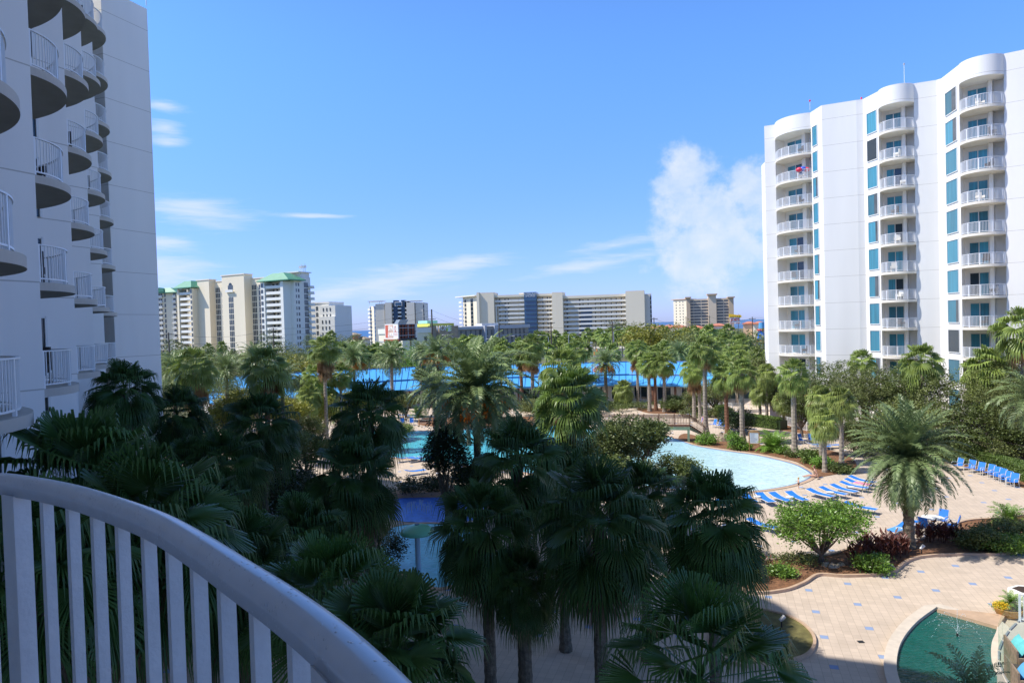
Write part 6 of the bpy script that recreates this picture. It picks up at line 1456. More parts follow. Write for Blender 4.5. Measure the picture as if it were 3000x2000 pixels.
stand = dict(pelvis=(0, 0, .90), waist=(0, 0, 1.05), chest=(0, 0, 1.28), neck=(.01, 0, 1.45), head=(.03, 0, 1.60), armL=((0, .17, 1.36), (.05, .24, 1.12), (.22, .20, 1.02)), armR=((0, .17, 1.36), (.12, .20, 1.12), (.30, .16, 1.16)), legL=((0, .09, .86), (.07, .10, .48), (.02, .10, .08), (.13, .10, .03)), legR=((0, .09, .86), (-.02, .10, .48), (-.06, .10, .08), (.06, .10, .03)), hs=1.35)
td = g(2340, 1431, 0); person('toddler with blond hair and black shorts standing on the deck at the pool edge', (td.x, td.y, 0), R(178), .50, stand, 'hair2',
    [('shorts', [(0, 0, .93), (0, .09, .84), (.04, .10, .60), (0, -.09, .84), (-.02, -.10, .60)], [.15, .115, .10, .115, .10], 'blackcloth')])
pc_ = g(*c6(528, 440)); place(CH, usedC, pc_.x-.02, pc_.y, R(250), 'blue chair under the white haired person behind the bridge stairs', GC)
sit2 = dict(pelvis=(0, 0, .52), waist=(-.05, 0, .70), chest=(-.05, 0, .92), neck=(-.02, 0, 1.10), head=(.01, 0, 1.24), arm=((-.03, .18, 1.0), (.05, .26, .76), (.24, .24, .68)), leg=((.05, .10, .50), (.45, .12, .52), (.46, .12, .08), (.60, .12, .04)))
person('white haired person in a pink shirt sitting in a chair behind the bridge stairs', (pc_.x, pc_.y, 0), R(250), 1.0, sit2, 'hairw', [('shirt', [(-.02, 0, .60), (-.05, 0, .78), (-.05, 0, .96), (-.04, 0, 1.03)], [.15, .14, .155, .11], 'pinkshirt')])
# ---------------- wooden bridge ----------------
M['bridgew'] = mat('brown_bridge_timber', (.16, .075, .045), .75, .2, 4); M['bridgeg'] = mat('green_painted_timber', (.20, .26, .17), .75, .15, 2)
bx1 = g(2022, 1296); bx2 = g(2067, 1279); bx0 = Vector((bx1.x - 9.5, bx1.y + 2.5, 0))
br = thing('wooden_bridge', 'brown wooden footbridge with stairs coming down to the pool deck', 'bridge', (bx1.x, bx1.y, 0)); DZ = 1.75; WB = 1.5
a, b_ = Vector(bx0[:2]), Vector(bx1[:2]); d = (b_-a).normalized(); nn2 = Vector((-d.y, d.x))
if nn2.y < 0: nn2 = -nn2
e2 = Vector(bx2[:2]); ds = (e2-b_).normalized()
mb = MB(); mb.obox((a+b_)/2 + nn2*WB/2, d, nn2, (b_-a).length/2, WB/2, DZ-.08, DZ); mb.build('deck', 'bridgew', br)
for o_ in (0, WB): mb = MB(); mb.obox((a+b_)/2 + nn2*o_, d, nn2, (b_-a).length/2, .05, DZ-.42, DZ-.081); mb.build('beam', 'bridgeg', br)
for k in (0, .45, 1):
    for o_ in (.05, WB-.05): mb = MB(); mb.obox(a.lerp(b_, k) + nn2*o_ - d*(.15 if k == 1 else 0), d, nn2, .12, .12, -.1, DZ-.43); mb.build('pile', 'bridgeg', br)
nst = 9; LS = (e2-b_).length
for k in range(nst):
    z = DZ*(1-(k+1)/(nst+.5)); c = b_ + ds*(LS*(k+.5)/nst) + nn2*WB/2; mb = MB(); mb.obox(c, ds, nn2, LS/nst*.55, WB/2, z-.05, z); mb.build('step', 'bridgew', br)
for o_ in (0, WB):
    p0, p1 = b_ + nn2*o_, e2 + nn2*o_; t_ = nn2*.03; mb = MB(); mb.add([(*(p0-t_), DZ-.02), (*(p1-t_), .05), (*(p1-t_), -.02), (*(p0-t_), DZ-.40), (*(p0+t_), DZ-.02), (*(p1+t_), .05), (*(p1+t_), -.02), (*(p0+t_), DZ-.40)], [(0,3,2,1),(4,5,6,7),(0,1,5,4),(3,7,6,2),(1,2,6,5),(0,4,7,3)]); mb.build('stringer', 'bridgeg', br)
    for (s0, s1, z0, z1, n_r) in ((a + nn2*o_, p0, DZ, DZ, 60), (p0, p1, DZ, .08, 22)):
        L_ = (s1-s0).length; dd = (s1-s0).normalized(); mb = MB()
        for h0, h1, w_ in ((.98, 1.05, .06), (.88, .93, .025), (.10, .15, .025)):
            mb.add([(*(s0-nn2*w_), z0+h0), (*(s1-nn2*w_), z1+h0), (*(s1+nn2*w_), z1+h0), (*(s0+nn2*w_), z0+h0), (*(s0-nn2*w_), z0+h1), (*(s1-nn2*w_), z1+h1), (*(s1+nn2*w_), z1+h1), (*(s0+nn2*w_), z0+h1)], [(0,3,2,1),(4,5,6,7),(0,1,5,4),(1,2,6,5),(2,3,7,6),(3,0,4,7)])
        for k in range(n_r+1):
            q = s0.lerp(s1, k/n_r); z = z0 + (z1-z0)*k/n_r; big = k % 10 == 0; mb.obox(q, dd, nn2, .05 if big else .018, .05 if big else .018, z + (0 if big else .12), z + (1.12 if big else .93))
        mb.build('railing', 'bridgew', br)
# ---------------- notice board, rocks, lamps ----------------
M['honeywood'] = mat('honey_wood', (.42, .23, .10), .7, .15, 5); M['paper'] = mat('white_notice_sheet', (.78, .80, .84), .5, .03, 3); M['printg'] = mat('grey_print', (.35, .38, .48), .6, 0)
p = g(2210, 1321); nb_ = thing('notice_board', 'white notice board in an arched wooden frame on two posts by the pool', 'sign', (p.x, p.y, 0)); dx = Vector((.94, -.2)).normalized(); dn = Vector((dx.y, -dx.x))
c = Vector((p.x, p.y)) 
for s in (-.46, .46): mb = MB(); mb.obox(c + dx*s, dx, dn, .045, .045, 0, 1.9); mb.build('post', 'honeywood', nb_)
mb = MB(); mb.obox(c, dx, dn, .41, .03, .78, 1.82); mb.build('panel', 'paper', nb_)
mb = MB(); mb.obox(c, dx, dn, .41, .04, .70, .779); n_a = 10; vs = []
for k in range(n_a+1): x = -.5 + k/n_a; vs.append((x, 1.9 + .16*math.cos(x*math.pi)))
for (x0, z0), (x1, z1) in zip(vs, vs[1:]): q0, q1 = c + dx*x0, c + dx*x1; t_ = dn*.05; mb.add([(*(q0-t_), 1.82), (*(q1-t_), 1.82), (*(q1+t_), 1.82), (*(q0+t_), 1.82), (*(q0-t_), z0), (*(q1-t_), z1), (*(q1+t_), z1), (*(q0+t_), z0)], [(0,3,2,1),(4,5,6,7),(0,1,5,4),(2,3,7,6),(1,2,6,5),(3,0,4,7)])
mb.build('frame', 'honeywood', nb_)
mb = MB(); rr_ = random.Random(4)
for k in range(11): w_ = rr_.uniform(.16, .34); mb.obox(c + dn*(-.034 if dn.y > 0 else .034) - dx*(.34-w_), dx, dn, w_, .003, 1.70-k*.08, 1.725-k*.08)
mb.build('printed_lines', 'printg', nb_)
M['rock'] = mat('tan_rock', (.42, .34, .25), .9, .3, 2, .8, 5)
def rock(px, py, rx, rz, lab, seed, ry=None):
    p = g(px, py); r_ = random.Random(seed); mb = MB(); n, m_ = 12, 7; ph = [r_.uniform(0, 6.28) for _ in range(6)]
    for i in range(m_+1):
        for k in range(n):
            th, fi = 2*math.pi*k/n, math.pi/2*i/m_*1.0; q = 1 + .13*math.sin(3*th+ph[0]+fi*2) + .09*math.sin(5*th+ph[1]-fi*3) + r_.uniform(-.06, .06)
            mb.v.append((p.x + rx*q*math.cos(fi)*math.cos(th), p.y + (ry or rx*.7)*q*math.cos(fi)*math.sin(th), rz*math.sin(fi)*q*(1 if i < m_ else 1) - .03))
    for i in range(m_):
        for k in range(n): mb.f.append((i*n+k, i*n+(k+1) % n, (i+1)*n+(k+1) % n, (i+1)*n+k)); mb.m.append(0)
    o = mb.build('rock', 'rock', loc=(p.x, p.y, 0)); tag(o, lab, 'rock')
rock(2118, 1291, .75, .85, 'large pale boulder beside the bridge stairs', 1); rock(2420, 1660, .28, .25, 'angular rock at the foot of the round tree, left one', 2); rock(2440, 1664, .32, .28, 'angular rock at the foot of the round tree, middle one', 3); rock(2462, 1658, .26, .22, 'angular rock at the foot of the round tree, right one', 4); rock(2608, 1668, .36, .26, 'low tan rock at the kerb right of the dark bush', 5); rock(1742, 1310, .4, .3, 'small boulder near the waterline behind the broad tree', 6)
def spot(px, py, z, lab):
    p = g(px, py, z); o = thing('garden_spotlight', lab, 'lamp', (p.x, p.y, z)); mb = MB(); mb.tube([(p.x, p.y, z), (p.x, p.y, z+.32)], .03, 6); mb.build('post', 'black', o)
    mb = MB(); mb.tube([(p.x-.07, p.y, z+.28), (p.x+.03, p.y, z+.36), (p.x+.14, p.y+.02, z+.46)], [.07, .085, .095], 10); mb.build('lamp_head', 'galv', o)
spot(2700, 1622, .07, 'small garden spotlight at the foot of the thick palm'); spot(2290, 1836, .06, 'small garden spotlight on the round lawn'); spot(2204, 1300, .03, 'dark garden lamp by the notice board')
p = g(2562, 1634); mb = MB(); mb.box(p.x-.06, p.x+.06, p.y-.06, p.y+.06, 0, .5); tag(mb.build('marker_post', 'honeywood', loc=(p.x, p.y, 0)), 'short wooden post among the maroon plants', 'post')
p = g(2522, 1879); mb = MB(); mb.box(p.x-.12, p.x+.12, p.y-.1, p.y+.1, .003, .012); tag(mb.build('drain_cover', 'black', loc=(p.x, p.y, 0)), 'small dark drain cover in the pavers', 'drain cover')
p = g(2398, 1404); mb = MB(); [mb.obox((p.x+dx_, p.y+dy_), (1, .3), (-.3, 1), .12, .045, .003, .03) for dx_, dy_ in ((0, 0), (.12, .14))]; tag(mb.build('sandals', 'black', loc=(p.x, p.y, 0)), 'pair of dark sandals lying on the deck behind the adult', 'sandals')
# ---------------- shrubs and hedges ----------------
for (px, py, rx, rz, mt, n, lab) in [(2555, 1676, 1.05, .55, 'bright', 3500, 'low dark green bush by the kerb right of the round tree'), (2288, 1690, .75, .35, 'bright', 1800, 'small bright green bush on the left end of the mulch'), (2868, 1612, 1.15, .85, 'oak', 4000, 'grey green domed bush right of the maroon plants'), (2950, 1618, 1.5, .6, 'bright', 4500, 'wide bright bush at the right end of the mulch bed'), (2935, 1580, 1.5, .7, 'olive', 3500, 'olive bush behind the wide bright one'), (2990, 1585, .9, .6, 'oak', 2000, 'bush touching the right edge of the photo'), (2340, 1645, 1.3, .25, 'olive', 1600, 'sparse low plants behind the round tree trunk'), (2200, 1700, .7, .5, 'oak', 1500, 'shrub at the shaded left tip of the mulch bed'),
        (2070, 1302, 1.2, .8, 'bright', 2500, 'bright leafy plant left of the pale boulder'), (2150, 1317, .9, 1.1, 'bright', 2500, 'upright leafy plant right of the pale boulder'), (2180, 1318, .7, .5, 'bright', 1500, 'low leafy plant between boulder and notice board'), (2290, 1330, .5, .5, 'bright', 1200, 'small green plant right of the notice board'), (2322, 1338, .8, .4, 'oak', 1400, 'dark low plant left of the striped palm trunk'), (2375, 1356, 1.1, .8, 'hedge', 2600, 'grassy mound plant between pool rim and cabbage palms'), (2410, 1372, 1.0, .6, 'bright', 2200, 'grassy clump around the front cabbage palm'), (2460, 1385, 1.0, .5, 'oak', 2000, 'low dark plant right of the front cabbage palm'),
        (1350, 1228, 1.6, 1.2, 'oak', 2000, 'dark bush behind the rope fence'), (890, 1310, 1.6, 1.1, 'oak', 2500, 'dark clipped bush above the yellow slide'), (860, 1280, 2.2, 2.0, 'oak', 3500, 'dark rounded shrub left of the thin sunlit trunk'), (2030, 1222, 2.2, .7, 'olive', 2200, 'low shrub behind the bridge rails'), (2100, 1222, 2.0, .8, 'olive', 2200, 'low shrub beside the pair of palm trunks'), (1560, 1198, 3.0, 1.3, 'oak', 2500, 'shrubs below the blue eave at the centre'), (1800, 1205, 2.6, .8, 'oak', 2000, 'dark shrub left of the trio of trunks'), (1880, 1200, 2.4, .9, 'oak', 2000, 'dark shrub right of the trio of trunks'), (1700, 1205, 2.4, .9, 'oak', 1800, 'dark shrub below the round headed cabbage palm'),
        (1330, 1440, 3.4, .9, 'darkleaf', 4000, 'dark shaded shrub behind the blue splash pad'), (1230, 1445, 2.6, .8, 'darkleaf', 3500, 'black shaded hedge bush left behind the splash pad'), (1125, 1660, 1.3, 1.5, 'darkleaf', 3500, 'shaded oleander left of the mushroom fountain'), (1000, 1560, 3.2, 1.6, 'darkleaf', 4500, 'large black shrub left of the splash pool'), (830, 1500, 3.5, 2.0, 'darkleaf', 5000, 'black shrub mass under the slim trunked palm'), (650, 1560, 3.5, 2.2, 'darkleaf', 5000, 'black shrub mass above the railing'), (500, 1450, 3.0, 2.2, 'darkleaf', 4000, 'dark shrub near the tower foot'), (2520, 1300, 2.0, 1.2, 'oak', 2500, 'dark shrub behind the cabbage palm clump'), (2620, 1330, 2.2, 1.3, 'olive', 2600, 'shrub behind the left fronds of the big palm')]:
    shrub(px, py, rx, rz, lab, mt, n, .075 if py > 1500 else .10)
def hedge(pts, w_, h, lab, mt='hedge', n=5000, size=.07, clip=True):
    P_ = [Vector(g(*q)[:2]) for q in pts]; r_ = random.Random(len(lab)); mb = MB(); L_ = [(P_[i+1]-P_[i]).length for i in range(len(P_)-1)]; tot = sum(L_)
    c0 = sum(P_, Vector((0, 0)))/len(P_); o = thing('hedge', lab, 'hedge', (c0.x, c0.y, 0))
    core = MB()
    for i in range(len(P_)-1):
        d = (P_[i+1]-P_[i]).normalized(); n_v = Vector((d.y, -d.x)); core.obox((P_[i]+P_[i+1])/2, d, n_v, L_[i]/2 + w_*.2, w_*.38, 0, h*.86)
        for k in range(int(n*L_[i]/tot)):
            u_ = r_.random(); f = r_.random()
            if f < .45: off, z = r_.uniform(-w_/2, w_/2), h*r_.uniform(.93, 1.04)
            else: off, z = (w_/2)*(1 if r_.random() < .5 else -1)*r_.uniform(.9, 1.05), h*r_.random()
            q = P_[i].lerp(P_[i+1], u_) + n_v*off; p = Vector((q.x, q.y, z)); a = Vector((r_.gauss(0, 1), r_.gauss(0, 1), r_.gauss(0, .8))).normalized(); b2 = a.cross(Vector((r_.gauss(0, 1), r_.gauss(0, 1), r_.gauss(0, 1)))).normalized(); s_ = size*r_.uniform(.7, 1.3)
            mb.add([p-a*s_, p+b2*s_*.5, p+a*s_, p-b2*s_*.5], [(0,1,2,3)])
    mb.build('foliage', mt, o); core.build('inner_branches', 'darkleaf', o)
hedge([(2135, 1238), (2200, 1245), (2290, 1258)], 1.6, 1.3, 'curved clipped yellow green hedge behind the blue chairs', n=9000)
hedge([(2110, 1216), (2135, 1236)], 1.6, 1.5, 'short tall hedge left of the curved hedge', n=3000); hedge([(1940, 1196), (2002, 1196)], 1.2, .9, 'low hedge before the restaurant fence', n=3000, size=.09)
hedge([(2790, 1352), (2880, 1362), (2960, 1384), (3040, 1420)], 1.3, 1.1, 'clipped hedge behind the row of blue chairs at right', n=9000, size=.06)
hedge([(1650, 1196), (1760, 1196), (1850, 1194)], 1.2, 1.0, 'dark low hedge along the restaurant front', 'oak', 3000, .09)
# maroon cannas
def canna(seed):
    r_ = random.Random(seed); mb = MB()
    for st in range(7):
        bx, by = r_.gauss(0, .14), r_.gauss(0, .12); h = r_.uniform(.5, .85); mb.tube([(bx, by, 0), (bx*1.2, by*1.2, h)], .012, 4)
        for k in range(5):
            z = h*(.3+.17*k); a = r_.uniform(0, 6.28); d = Vector((math.cos(a), math.sin(a), 1.3)).normalized(); s_ = Vector((-math.sin(a), math.cos(a), 0)); l = .34*r_.uniform(.7, 1.1); p = Vector((bx*1.1, by*1.1, z)); mb.add([p, p + d*l*.5 + s_*.06, p + d*l + Vector((math.cos(a)*.05, math.sin(a)*.05, 0)), p + d*l*.5 - s_*.06], [(0,1,2,3)])
    return mb
cm_ = [mesh_of('leaves', canna(i), 'redleaf') for i in range(3)]; rr_ = random.Random(8)
pl = [(2505 + i*11.5, 1655 - i*2.6 + rr_.uniform(-9, 9)) for i in range(14)] + [(2530 + i*12, 1625 + rr_.uniform(-8, 8)) for i in range(10)] + [(2690 + i*11, 1588 + rr_.uniform(-5, 5)) for i in range(12)] + [(2232, 1668), (2236, 1680)]
for i, (x, y) in enumerate(pl):
    p = g(x, y); lab = 'maroon leaved plant between the round tree and the thick palm trunk' if i < 24 else ('maroon leaved plant behind the kerb right of the thick palm trunk' if i < 36 else 'small reddish plant at the shaded left tip of the mulch')
    o = thing('maroon_plant', lab, 'plant', (p.x, p.y, .07), 'maroon leaved plants in the mulch bed'); add_part(o, cm_[i % 3], 'leaves', (0, 0, 0), rr_.uniform(0, 6), rr_.uniform(.85, 1.3))
# feathery small palms on the ground
def ground_palm(px, py, R_, lab, kind='areca', dz=.1, mt=None):
    p = g(px, py); o = thing('small_palm', lab, 'palm tree', (p.x, p.y, 0)); add_part(o, CR[kind], 'fronds', (0, 0, dz), 1.0, R_/2.1)
    mb = MB(); mb.tube([(0, 0, -.05), (0, 0, dz+.3)], [.12, .08], 7); add_part(o, mesh_of('trunk', mb, 'trunkd'), 'trunk')
ground_palm(2955, 1535, 1.35, 'feathery yellow green palm bush at the right edge above the mulch bed'); ground_palm(2270, 1322, 2.3, 'big feathery palm bush between notice board and striped trunk'); ground_palm(2255, 1318, 1.6, 'smaller feathery palm bush right behind the notice board'); ground_palm(2215, 1668, .9, 'small palm bush at the shaded left tip of the mulch'); ground_palm(1225, 1222, 1.9, 'small leafy palm left of the rope fence bush'); ground_palm(1010, 1240, 2.2, 'low palm bush behind the tall dark palm'); ground_palm(2060, 1215, 1.5, 'low palm bush behind the bridge stairs')
# ---------------- fences ----------------
def fence(pts, lab, h=1.15, z=0, sp=.13, m='rail', name='fence', bw=.03):
    P_ = [Vector(g(*q, z)[:2]) for q in pts]; P_ = [Vector(q) for q in spline(P_, 5, False)] if len(P_) > 2 else P_
    c0 = P_[len(P_)//2]; o = rail_mesh(P_, z, h, sp, bw=bw, capw=.03).build(name, m, loc=(c0.x, c0.y, z)); tag(o, lab, 'fence')
fence([(1960, 1188), (2008, 1190)], 'white picket fence by the restaurant end', 1.2); fence([(2012, 1198), (2035, 1200)], 'short white fence behind the left palm pair'); fence([(2075, 1200), (2145, 1204)], 'grey white fence behind the bent palm trunks'); fence([(2146, 1208), (2172, 1208)], 'bright white gate panel left of the black round shrub', 1.3)
fence([(2290, 1242), (2325, 1252), (2360, 1262), (2400, 1262)], 'curved white patio fence at the foot of the right tower', 1.1, .0); fence([(2840, 1335), (2900, 1342), (2975, 1352)], 'white fence half hidden in the trees behind the right hedge'); fence([(1165, 1208), (1172, 1208)], 'small white gate at the restaurant porch', 1.2)
# rope fence at far left
p0, p1, p2 = g(1228, 1248), g(1180, 1240), g(1268, 1246); rf_ = thing('rope_fence', 'low rope fence with wooden posts on the far deck', 'fence', (p0.x, p0.y, 0))
for p in (p0, p1, p2): mb = MB(); mb.tube([(p.x, p.y, 0), (p.x, p.y, 1.0)], .07, 7); mb.build('post', 'honeywood', rf_)
for z in (.45, .85): mb = MB(); mb.tube([(p1.x, p1.y, z), (p1.lerp(p0, .5).x, p1.lerp(p0, .5).y, z-.08), (p0.x, p0.y, z), (p0.lerp(p2, .5).x, p0.lerp(p2, .5).y, z-.08), (p2.x, p2.y, z)], .02, 5); mb.build('rope', 'framew', rf_)
# ---------------- splash area ----------------
M['mint'] = mat('mint_green_fibreglass', (.16, .52, .34), .3, .05, .8); M['paleblue'] = mat('pale_blue_post', (.35, .50, .62), .4, 0)
p = g(1226, 1672); mf = thing('mushroom_fountain', 'mint green mushroom shaped water fountain on a pale post in the splash pool', 'fountain', (p.x, p.y, 0))
mb = MB(); mb.lathe((p.x, p.y, 2.05), [(0, -.02), (.80, -.02), (.90, 0), (.91, .08), (.80, .22), (.58, .36), (.30, .45), (.12, .47)], 32); mb.build('cap', 'mint', mf, smooth=True)
mb = MB(); mb.lathe((p.x, p.y, 2.05), [(.13, .465), (.13, .50), (0, .50)], 12); mb.build('nozzle', 'navy', mf)
mb = MB(); mb.lathe((p.x, p.y, 0), [(.15, 0), (.14, 2.03)], 16); mb.build('post', 'paleblue', mf, smooth=True)
M['jet'] = mat('white_water_jet', (.75, .85, .92), .2, 0, transl=.3)
rr_ = random.Random(2)
for k in range(11):
    q = g(1192 + k*7.2, 1500 + rr_.uniform(-8, 8)); h = rr_.uniform(.4, .85); mb = MB()
    for m_ in range(5): x = rr_.uniform(-.08, .08); mb.tube([(q.x, q.y, .03), (q.x + x*.6, q.y, h*.7), (q.x + x*1.6, q.y+x, h), (q.x + x*2.6, q.y+x, h*.5)], [.012, .010, .007, .004], 4)
    tag(mb.build('water_jet', 'jet', loc=(q.x, q.y, .03)), 'thin white water jet rising from the blue splash pad', 'water jet', 'water jets on the blue splash pad')
a = g(1150, 1462); b_ = g(1340, 1456); mb = MB(); mb.prism([(a.x-1, a.y+.3), (b_.x+1.5, b_.y+.3), (b_.x+1.5, b_.y+1.6), (a.x-1, a.y+1.6)], .0, .35); o = mb.build('low_wall', 'coping', loc=((a.x+b_.x)/2, a.y+1, 0)); tag(o, 'low shaded ledge wall behind the blue splash pad', 'wall')
M['yellow'] = mat('yellow_slide', (.72, .55, .10), .4, .05, 1)
a, b_ = g(868, 1331), g(932, 1322); sd_ = thing('pool_slide', 'end of a pale yellow slide between the dark palms', 'slide', (a.x, a.y, 0)); mb = MB(); n = 10
for k in range(n):
    f0, f1 = k/n, (k+1)/n
    for (u0, z0), (u1, z1) in (((-.5, .45), (-.3, .1)), ((-.3, .1), (.3, .1)), ((.3, .1), (.5, .45))):
        q0, q1 = a.lerp(b_, f0), a.lerp(b_, f1); h0, h1 = .9*f0**2, .9*f1**2; mb.quad((q0.x, q0.y+u0, z0+h0), (q1.x, q1.y+u0, z0+h1), (q1.x, q1.y+u1, z1+h1), (q0.x, q0.y+u1, z1+h0))
mb.build('trough', 'yellow', sd_); mb = MB(); mb.tube([(b_.x, b_.y, 0), (b_.x, b_.y, 1.0)], .06, 6); mb.build('support', 'honeywood', sd_)
# ---------------- pond fountain, terrace, planter ----------------
def c8(x, y, z=0): return g(2750 + x/3.92, 1600 + y/3.92, z)
p = c8(215, 1030, .0); ft = thing('pond_fountain', 'small water jet spraying from a dark nozzle in the teal pond', 'fountain', (p.x, p.y, .01)); mb = MB(); mb.tube([(p.x, p.y, -.05), (p.x, p.y, .14)], [.05, .035], 8); mb.build('nozzle', 'black', ft)
mb = MB(); rr_ = random.Random(6)
def drop(x, y, z, r): mb.add([(x+r, y, z), (x-r, y, z), (x, y+r, z), (x, y-r, z), (x, y, z+r*1.5), (x, y, z-r*1.5)], [(0,2,4),(2,1,4),(1,3,4),(3,0,4),(2,0,5),(1,2,5),(3,1,5),(0,3,5)])
for k in range(9):
    a_ = k*.7; 
    for i in range(26):
        t_ = i/25*rr_.uniform(.9, 1.0); r_ = t_*(1.0 + .25*(k % 3)); z = .14 + 2.1*t_*(1-t_)*(.9+.2*(k % 2)); drop(p.x + r_*math.cos(a_) + rr_.gauss(0, .015), p.y + r_*math.sin(a_) + rr_.gauss(0, .015), z, rr_.uniform(.006, .014))
for i in range(26): drop(p.x + rr_.gauss(0, .01), p.y + rr_.gauss(0, .01), .14 + .95*i/25, .013)
mb.build('spray', 'jet', ft)
M['deckboard'] = mat('pale_terrace_ledge', (.50, .45, .38), .8, .08, 2); M['turf'] = mat('dark_green_turf', (.012, .055, .014), .95, .3, 12, .6, 60, spec=.05)
tz = .9
tp_ = [c8(x, y, tz) for x, y in ((960, 820), (880, 880), (790, 970), (715, 1080), (672, 1200), (672, 1320), (720, 1450), (800, 1600), (960, 1800))]; cu = spline([(q.x, q.y) for q in tp_], 5, False)
far_ = [(cu[-1][0]+5, cu[-1][1]-2), (cu[0][0]+8, cu[0][1]-1)]
mb = MB(); mb.prism(cu + far_, 0, tz); ter = mb.build('terrace', 'deckboard'); ter['kind'] = 'structure'
P_ = [Vector(q) for q in cu]; ins = []
for i, q in enumerate(P_): d = (P_[min(i+1, len(P_)-1)]-P_[max(i-1, 0)]).normalized(); n_v = Vector((-d.y, d.x)); n_v = n_v if n_v.x > 0 else -n_v; ins.append(q + n_v*.7)
mb = MB(); mb.prism([v2(q) for q in ins] + [(x, y) for x, y in far_], tz+.004, tz+.03); o = mb.build('terrace_turf', 'turf'); o['kind'] = 'structure'
m = bpy.data.materials.new('clear_glass'); m.use_nodes = True; t = m.node_tree; b = t.nodes['Principled BSDF']; tr = N(t, 'ShaderNodeBsdfTransparent'); tr.inputs[0].default_value = (.93, .98, .96, 1); gl_ = N(t, 'ShaderNodeBsdfGlossy'); gl_.inputs['Roughness'].default_value = .02; mx = N(t, 'ShaderNodeMixShader'); mx.inputs[0].default_value = .06; t.links.new(tr.outputs[0], mx.inputs[1]); t.links.new(gl_.outputs[0], mx.inputs[2]); t.links.new(mx.outputs[0], t.nodes['Material Output'].inputs[0]); M['glass'] = m
gf = thing('glass_railing', 'frameless glass railing curving around the terrace beside the pond', 'railing', (cu[10][0], cu[10][1], tz))
for i in range(0, len(cu)-6, 5):
    a_, b2 = P_[i] + Vector((.06, 0)), P_[i+5] + Vector((.06, 0)); d = (b2-a_).normalized(); n_v = Vector((-d.y, d.x)); mb = MB(); mb.obox((a_+b2)/2, d, n_v, (b2-a_).length/2-.015, .008, tz+.05, tz+1.0); mb.build('glass_panel', 'glass', gf)
    mb = MB(); mb.obox((a_+b2)/2, d, n_v, (b2-a_).length/2-.1, .03, tz, tz+.049); mb.build('base_channel', 'galv', gf)
q0, q1 = c8(925, 860, tz), c8(1040, 990, tz); P2_r = [Vector((q0.x, q0.y)), Vector((q0.x+1.4, q0.y-.9))]
o = rail_mesh(P2_r, tz, 1.1, .12, bw=.03).build('railing', 'rail', loc=(q0.x, q0.y, tz)); tag(o, 'short white railing where the glass railing ends at the right edge', 'railing')
M['weathered'] = mat('weathered_wood', (.26, .19, .13), .85, .25, 8); M['tealc'] = mat('teal_cushion_fabric', (.12, .48, .50), .85, .1, 6); M['pinkc'] = mat('pink_cushion_fabric', (.70, .16, .28), .85, .1, 6); M['stripe'] = mat('orange_striped_cushion', (.75, .38, .08), .85, .3, 9); M['bluec'] = mat('blue_cushion_fabric', (.10, .35, .62), .85, .1, 6); M['matt'] = mat('brown_mattress', (.09, .07, .055), .9, .1, 4)
def cushion(parent, x, y, z, s, rz, tilt, m_):
    mb = MB(); n = 8
    for i in range(n+1):
        for k in range(n+1): u_, v_ = i/n*2-1, k/n*2-1; e = (1-u_**4)*(1-v_**4); mb.v.append((u_*s*(1-.06*(1-v_*v_)), v_*s*(1-.06*(1-u_*u_)), .03 + .11*e))
    for i in range(n+1):
        for k in range(n+1): u_, v_ = i/n*2-1, k/n*2-1; e = (1-u_**4)*(1-v_**4); mb.v.append((u_*s*(1-.06*(1-v_*v_)), v_*s*(1-.06*(1-u_*u_)), .03 - .07*e))
    m2 = (n+1)**2
    for i in range(n):
        for k in range(n): a_ = i*(n+1)+k; mb.f.append((a_, a_+n+1, a_+n+2, a_+1)); mb.f.append((m2+a_, m2+a_+1, m2+a_+n+2, m2+a_+n+1)); mb.m += [0, 0]
    o = mb.build('cushion', m_, smooth=True); o.location = (x, y, z); o.rotation_euler = (0, tilt, rz); return o
for i, (x, y, lab) in enumerate(((900, 1400, 'weathered wooden daybed heaped with cushions on the dark turf terrace'), (915, 1660, 'second wooden daybed nearer the camera, cut by the bottom right corner'))):
    q = c8(x, y, tz); o = thing('daybed', lab, 'daybed', (q.x, q.y, tz)); rz = -.35; ax = Vector((math.cos(rz), math.sin(rz))); ay = Vector((-ax.y, ax.x)); b0 = Vector((q.x, q.y)) + ax*.75 + ay*.35
    mb = MB(); mb.obox(b0, ax, ay, .8, .62, tz+.22, tz+.32); mb.build('base', 'weathered', o)
    mb = MB(); mb.obox(b0 - ax*.82, ax, ay, .03, .66, tz, tz+.72); mb.build('side_panel', 'weathered', o)
    mb = MB(); mb.obox(b0 - ay*.66, ax, ay, .79, .03, tz, tz+.5); mb.build('front_rail', 'weathered', o)
    mb = MB(); mb.obox(b0, ax, ay, .76, .6, tz+.321, tz+.46); mb.build('mattress', 'matt', o)
    for j, (dx_, dy_, tl, m_, l2) in enumerate(((-.55, .25, -1.0, 'tealc', 'tall teal cushion leaning on the daybed side, far one'), (-.55, -.25, -1.0, 'tealc', 'teal cushion leaning on the daybed side, near one'), (-.15, .30, -.5, 'stripe', 'orange striped cushion in the daybed heap'), (-.10, -.25, -.4, 'pinkc', 'pink cushion lying in the daybed heap'), (.2, .1, -.2, 'bluec', 'blue cushion lying in the daybed heap'))):
        if i and j in (0, 2): continue
        pp2 = b0 + ax*dx_ + ay*dy_; cu_ = cushion(o, pp2.x, pp2.y, tz+.62 if j < 2 else tz+.54, .27 if j < 2 else .24, rz, tl, m_ if not (i and j == 1) else 'bluec'); tag(cu_, l2 if not i else l2.replace('teal', 'blue').replace('daybed', 'nearer daybed'), 'cushion')
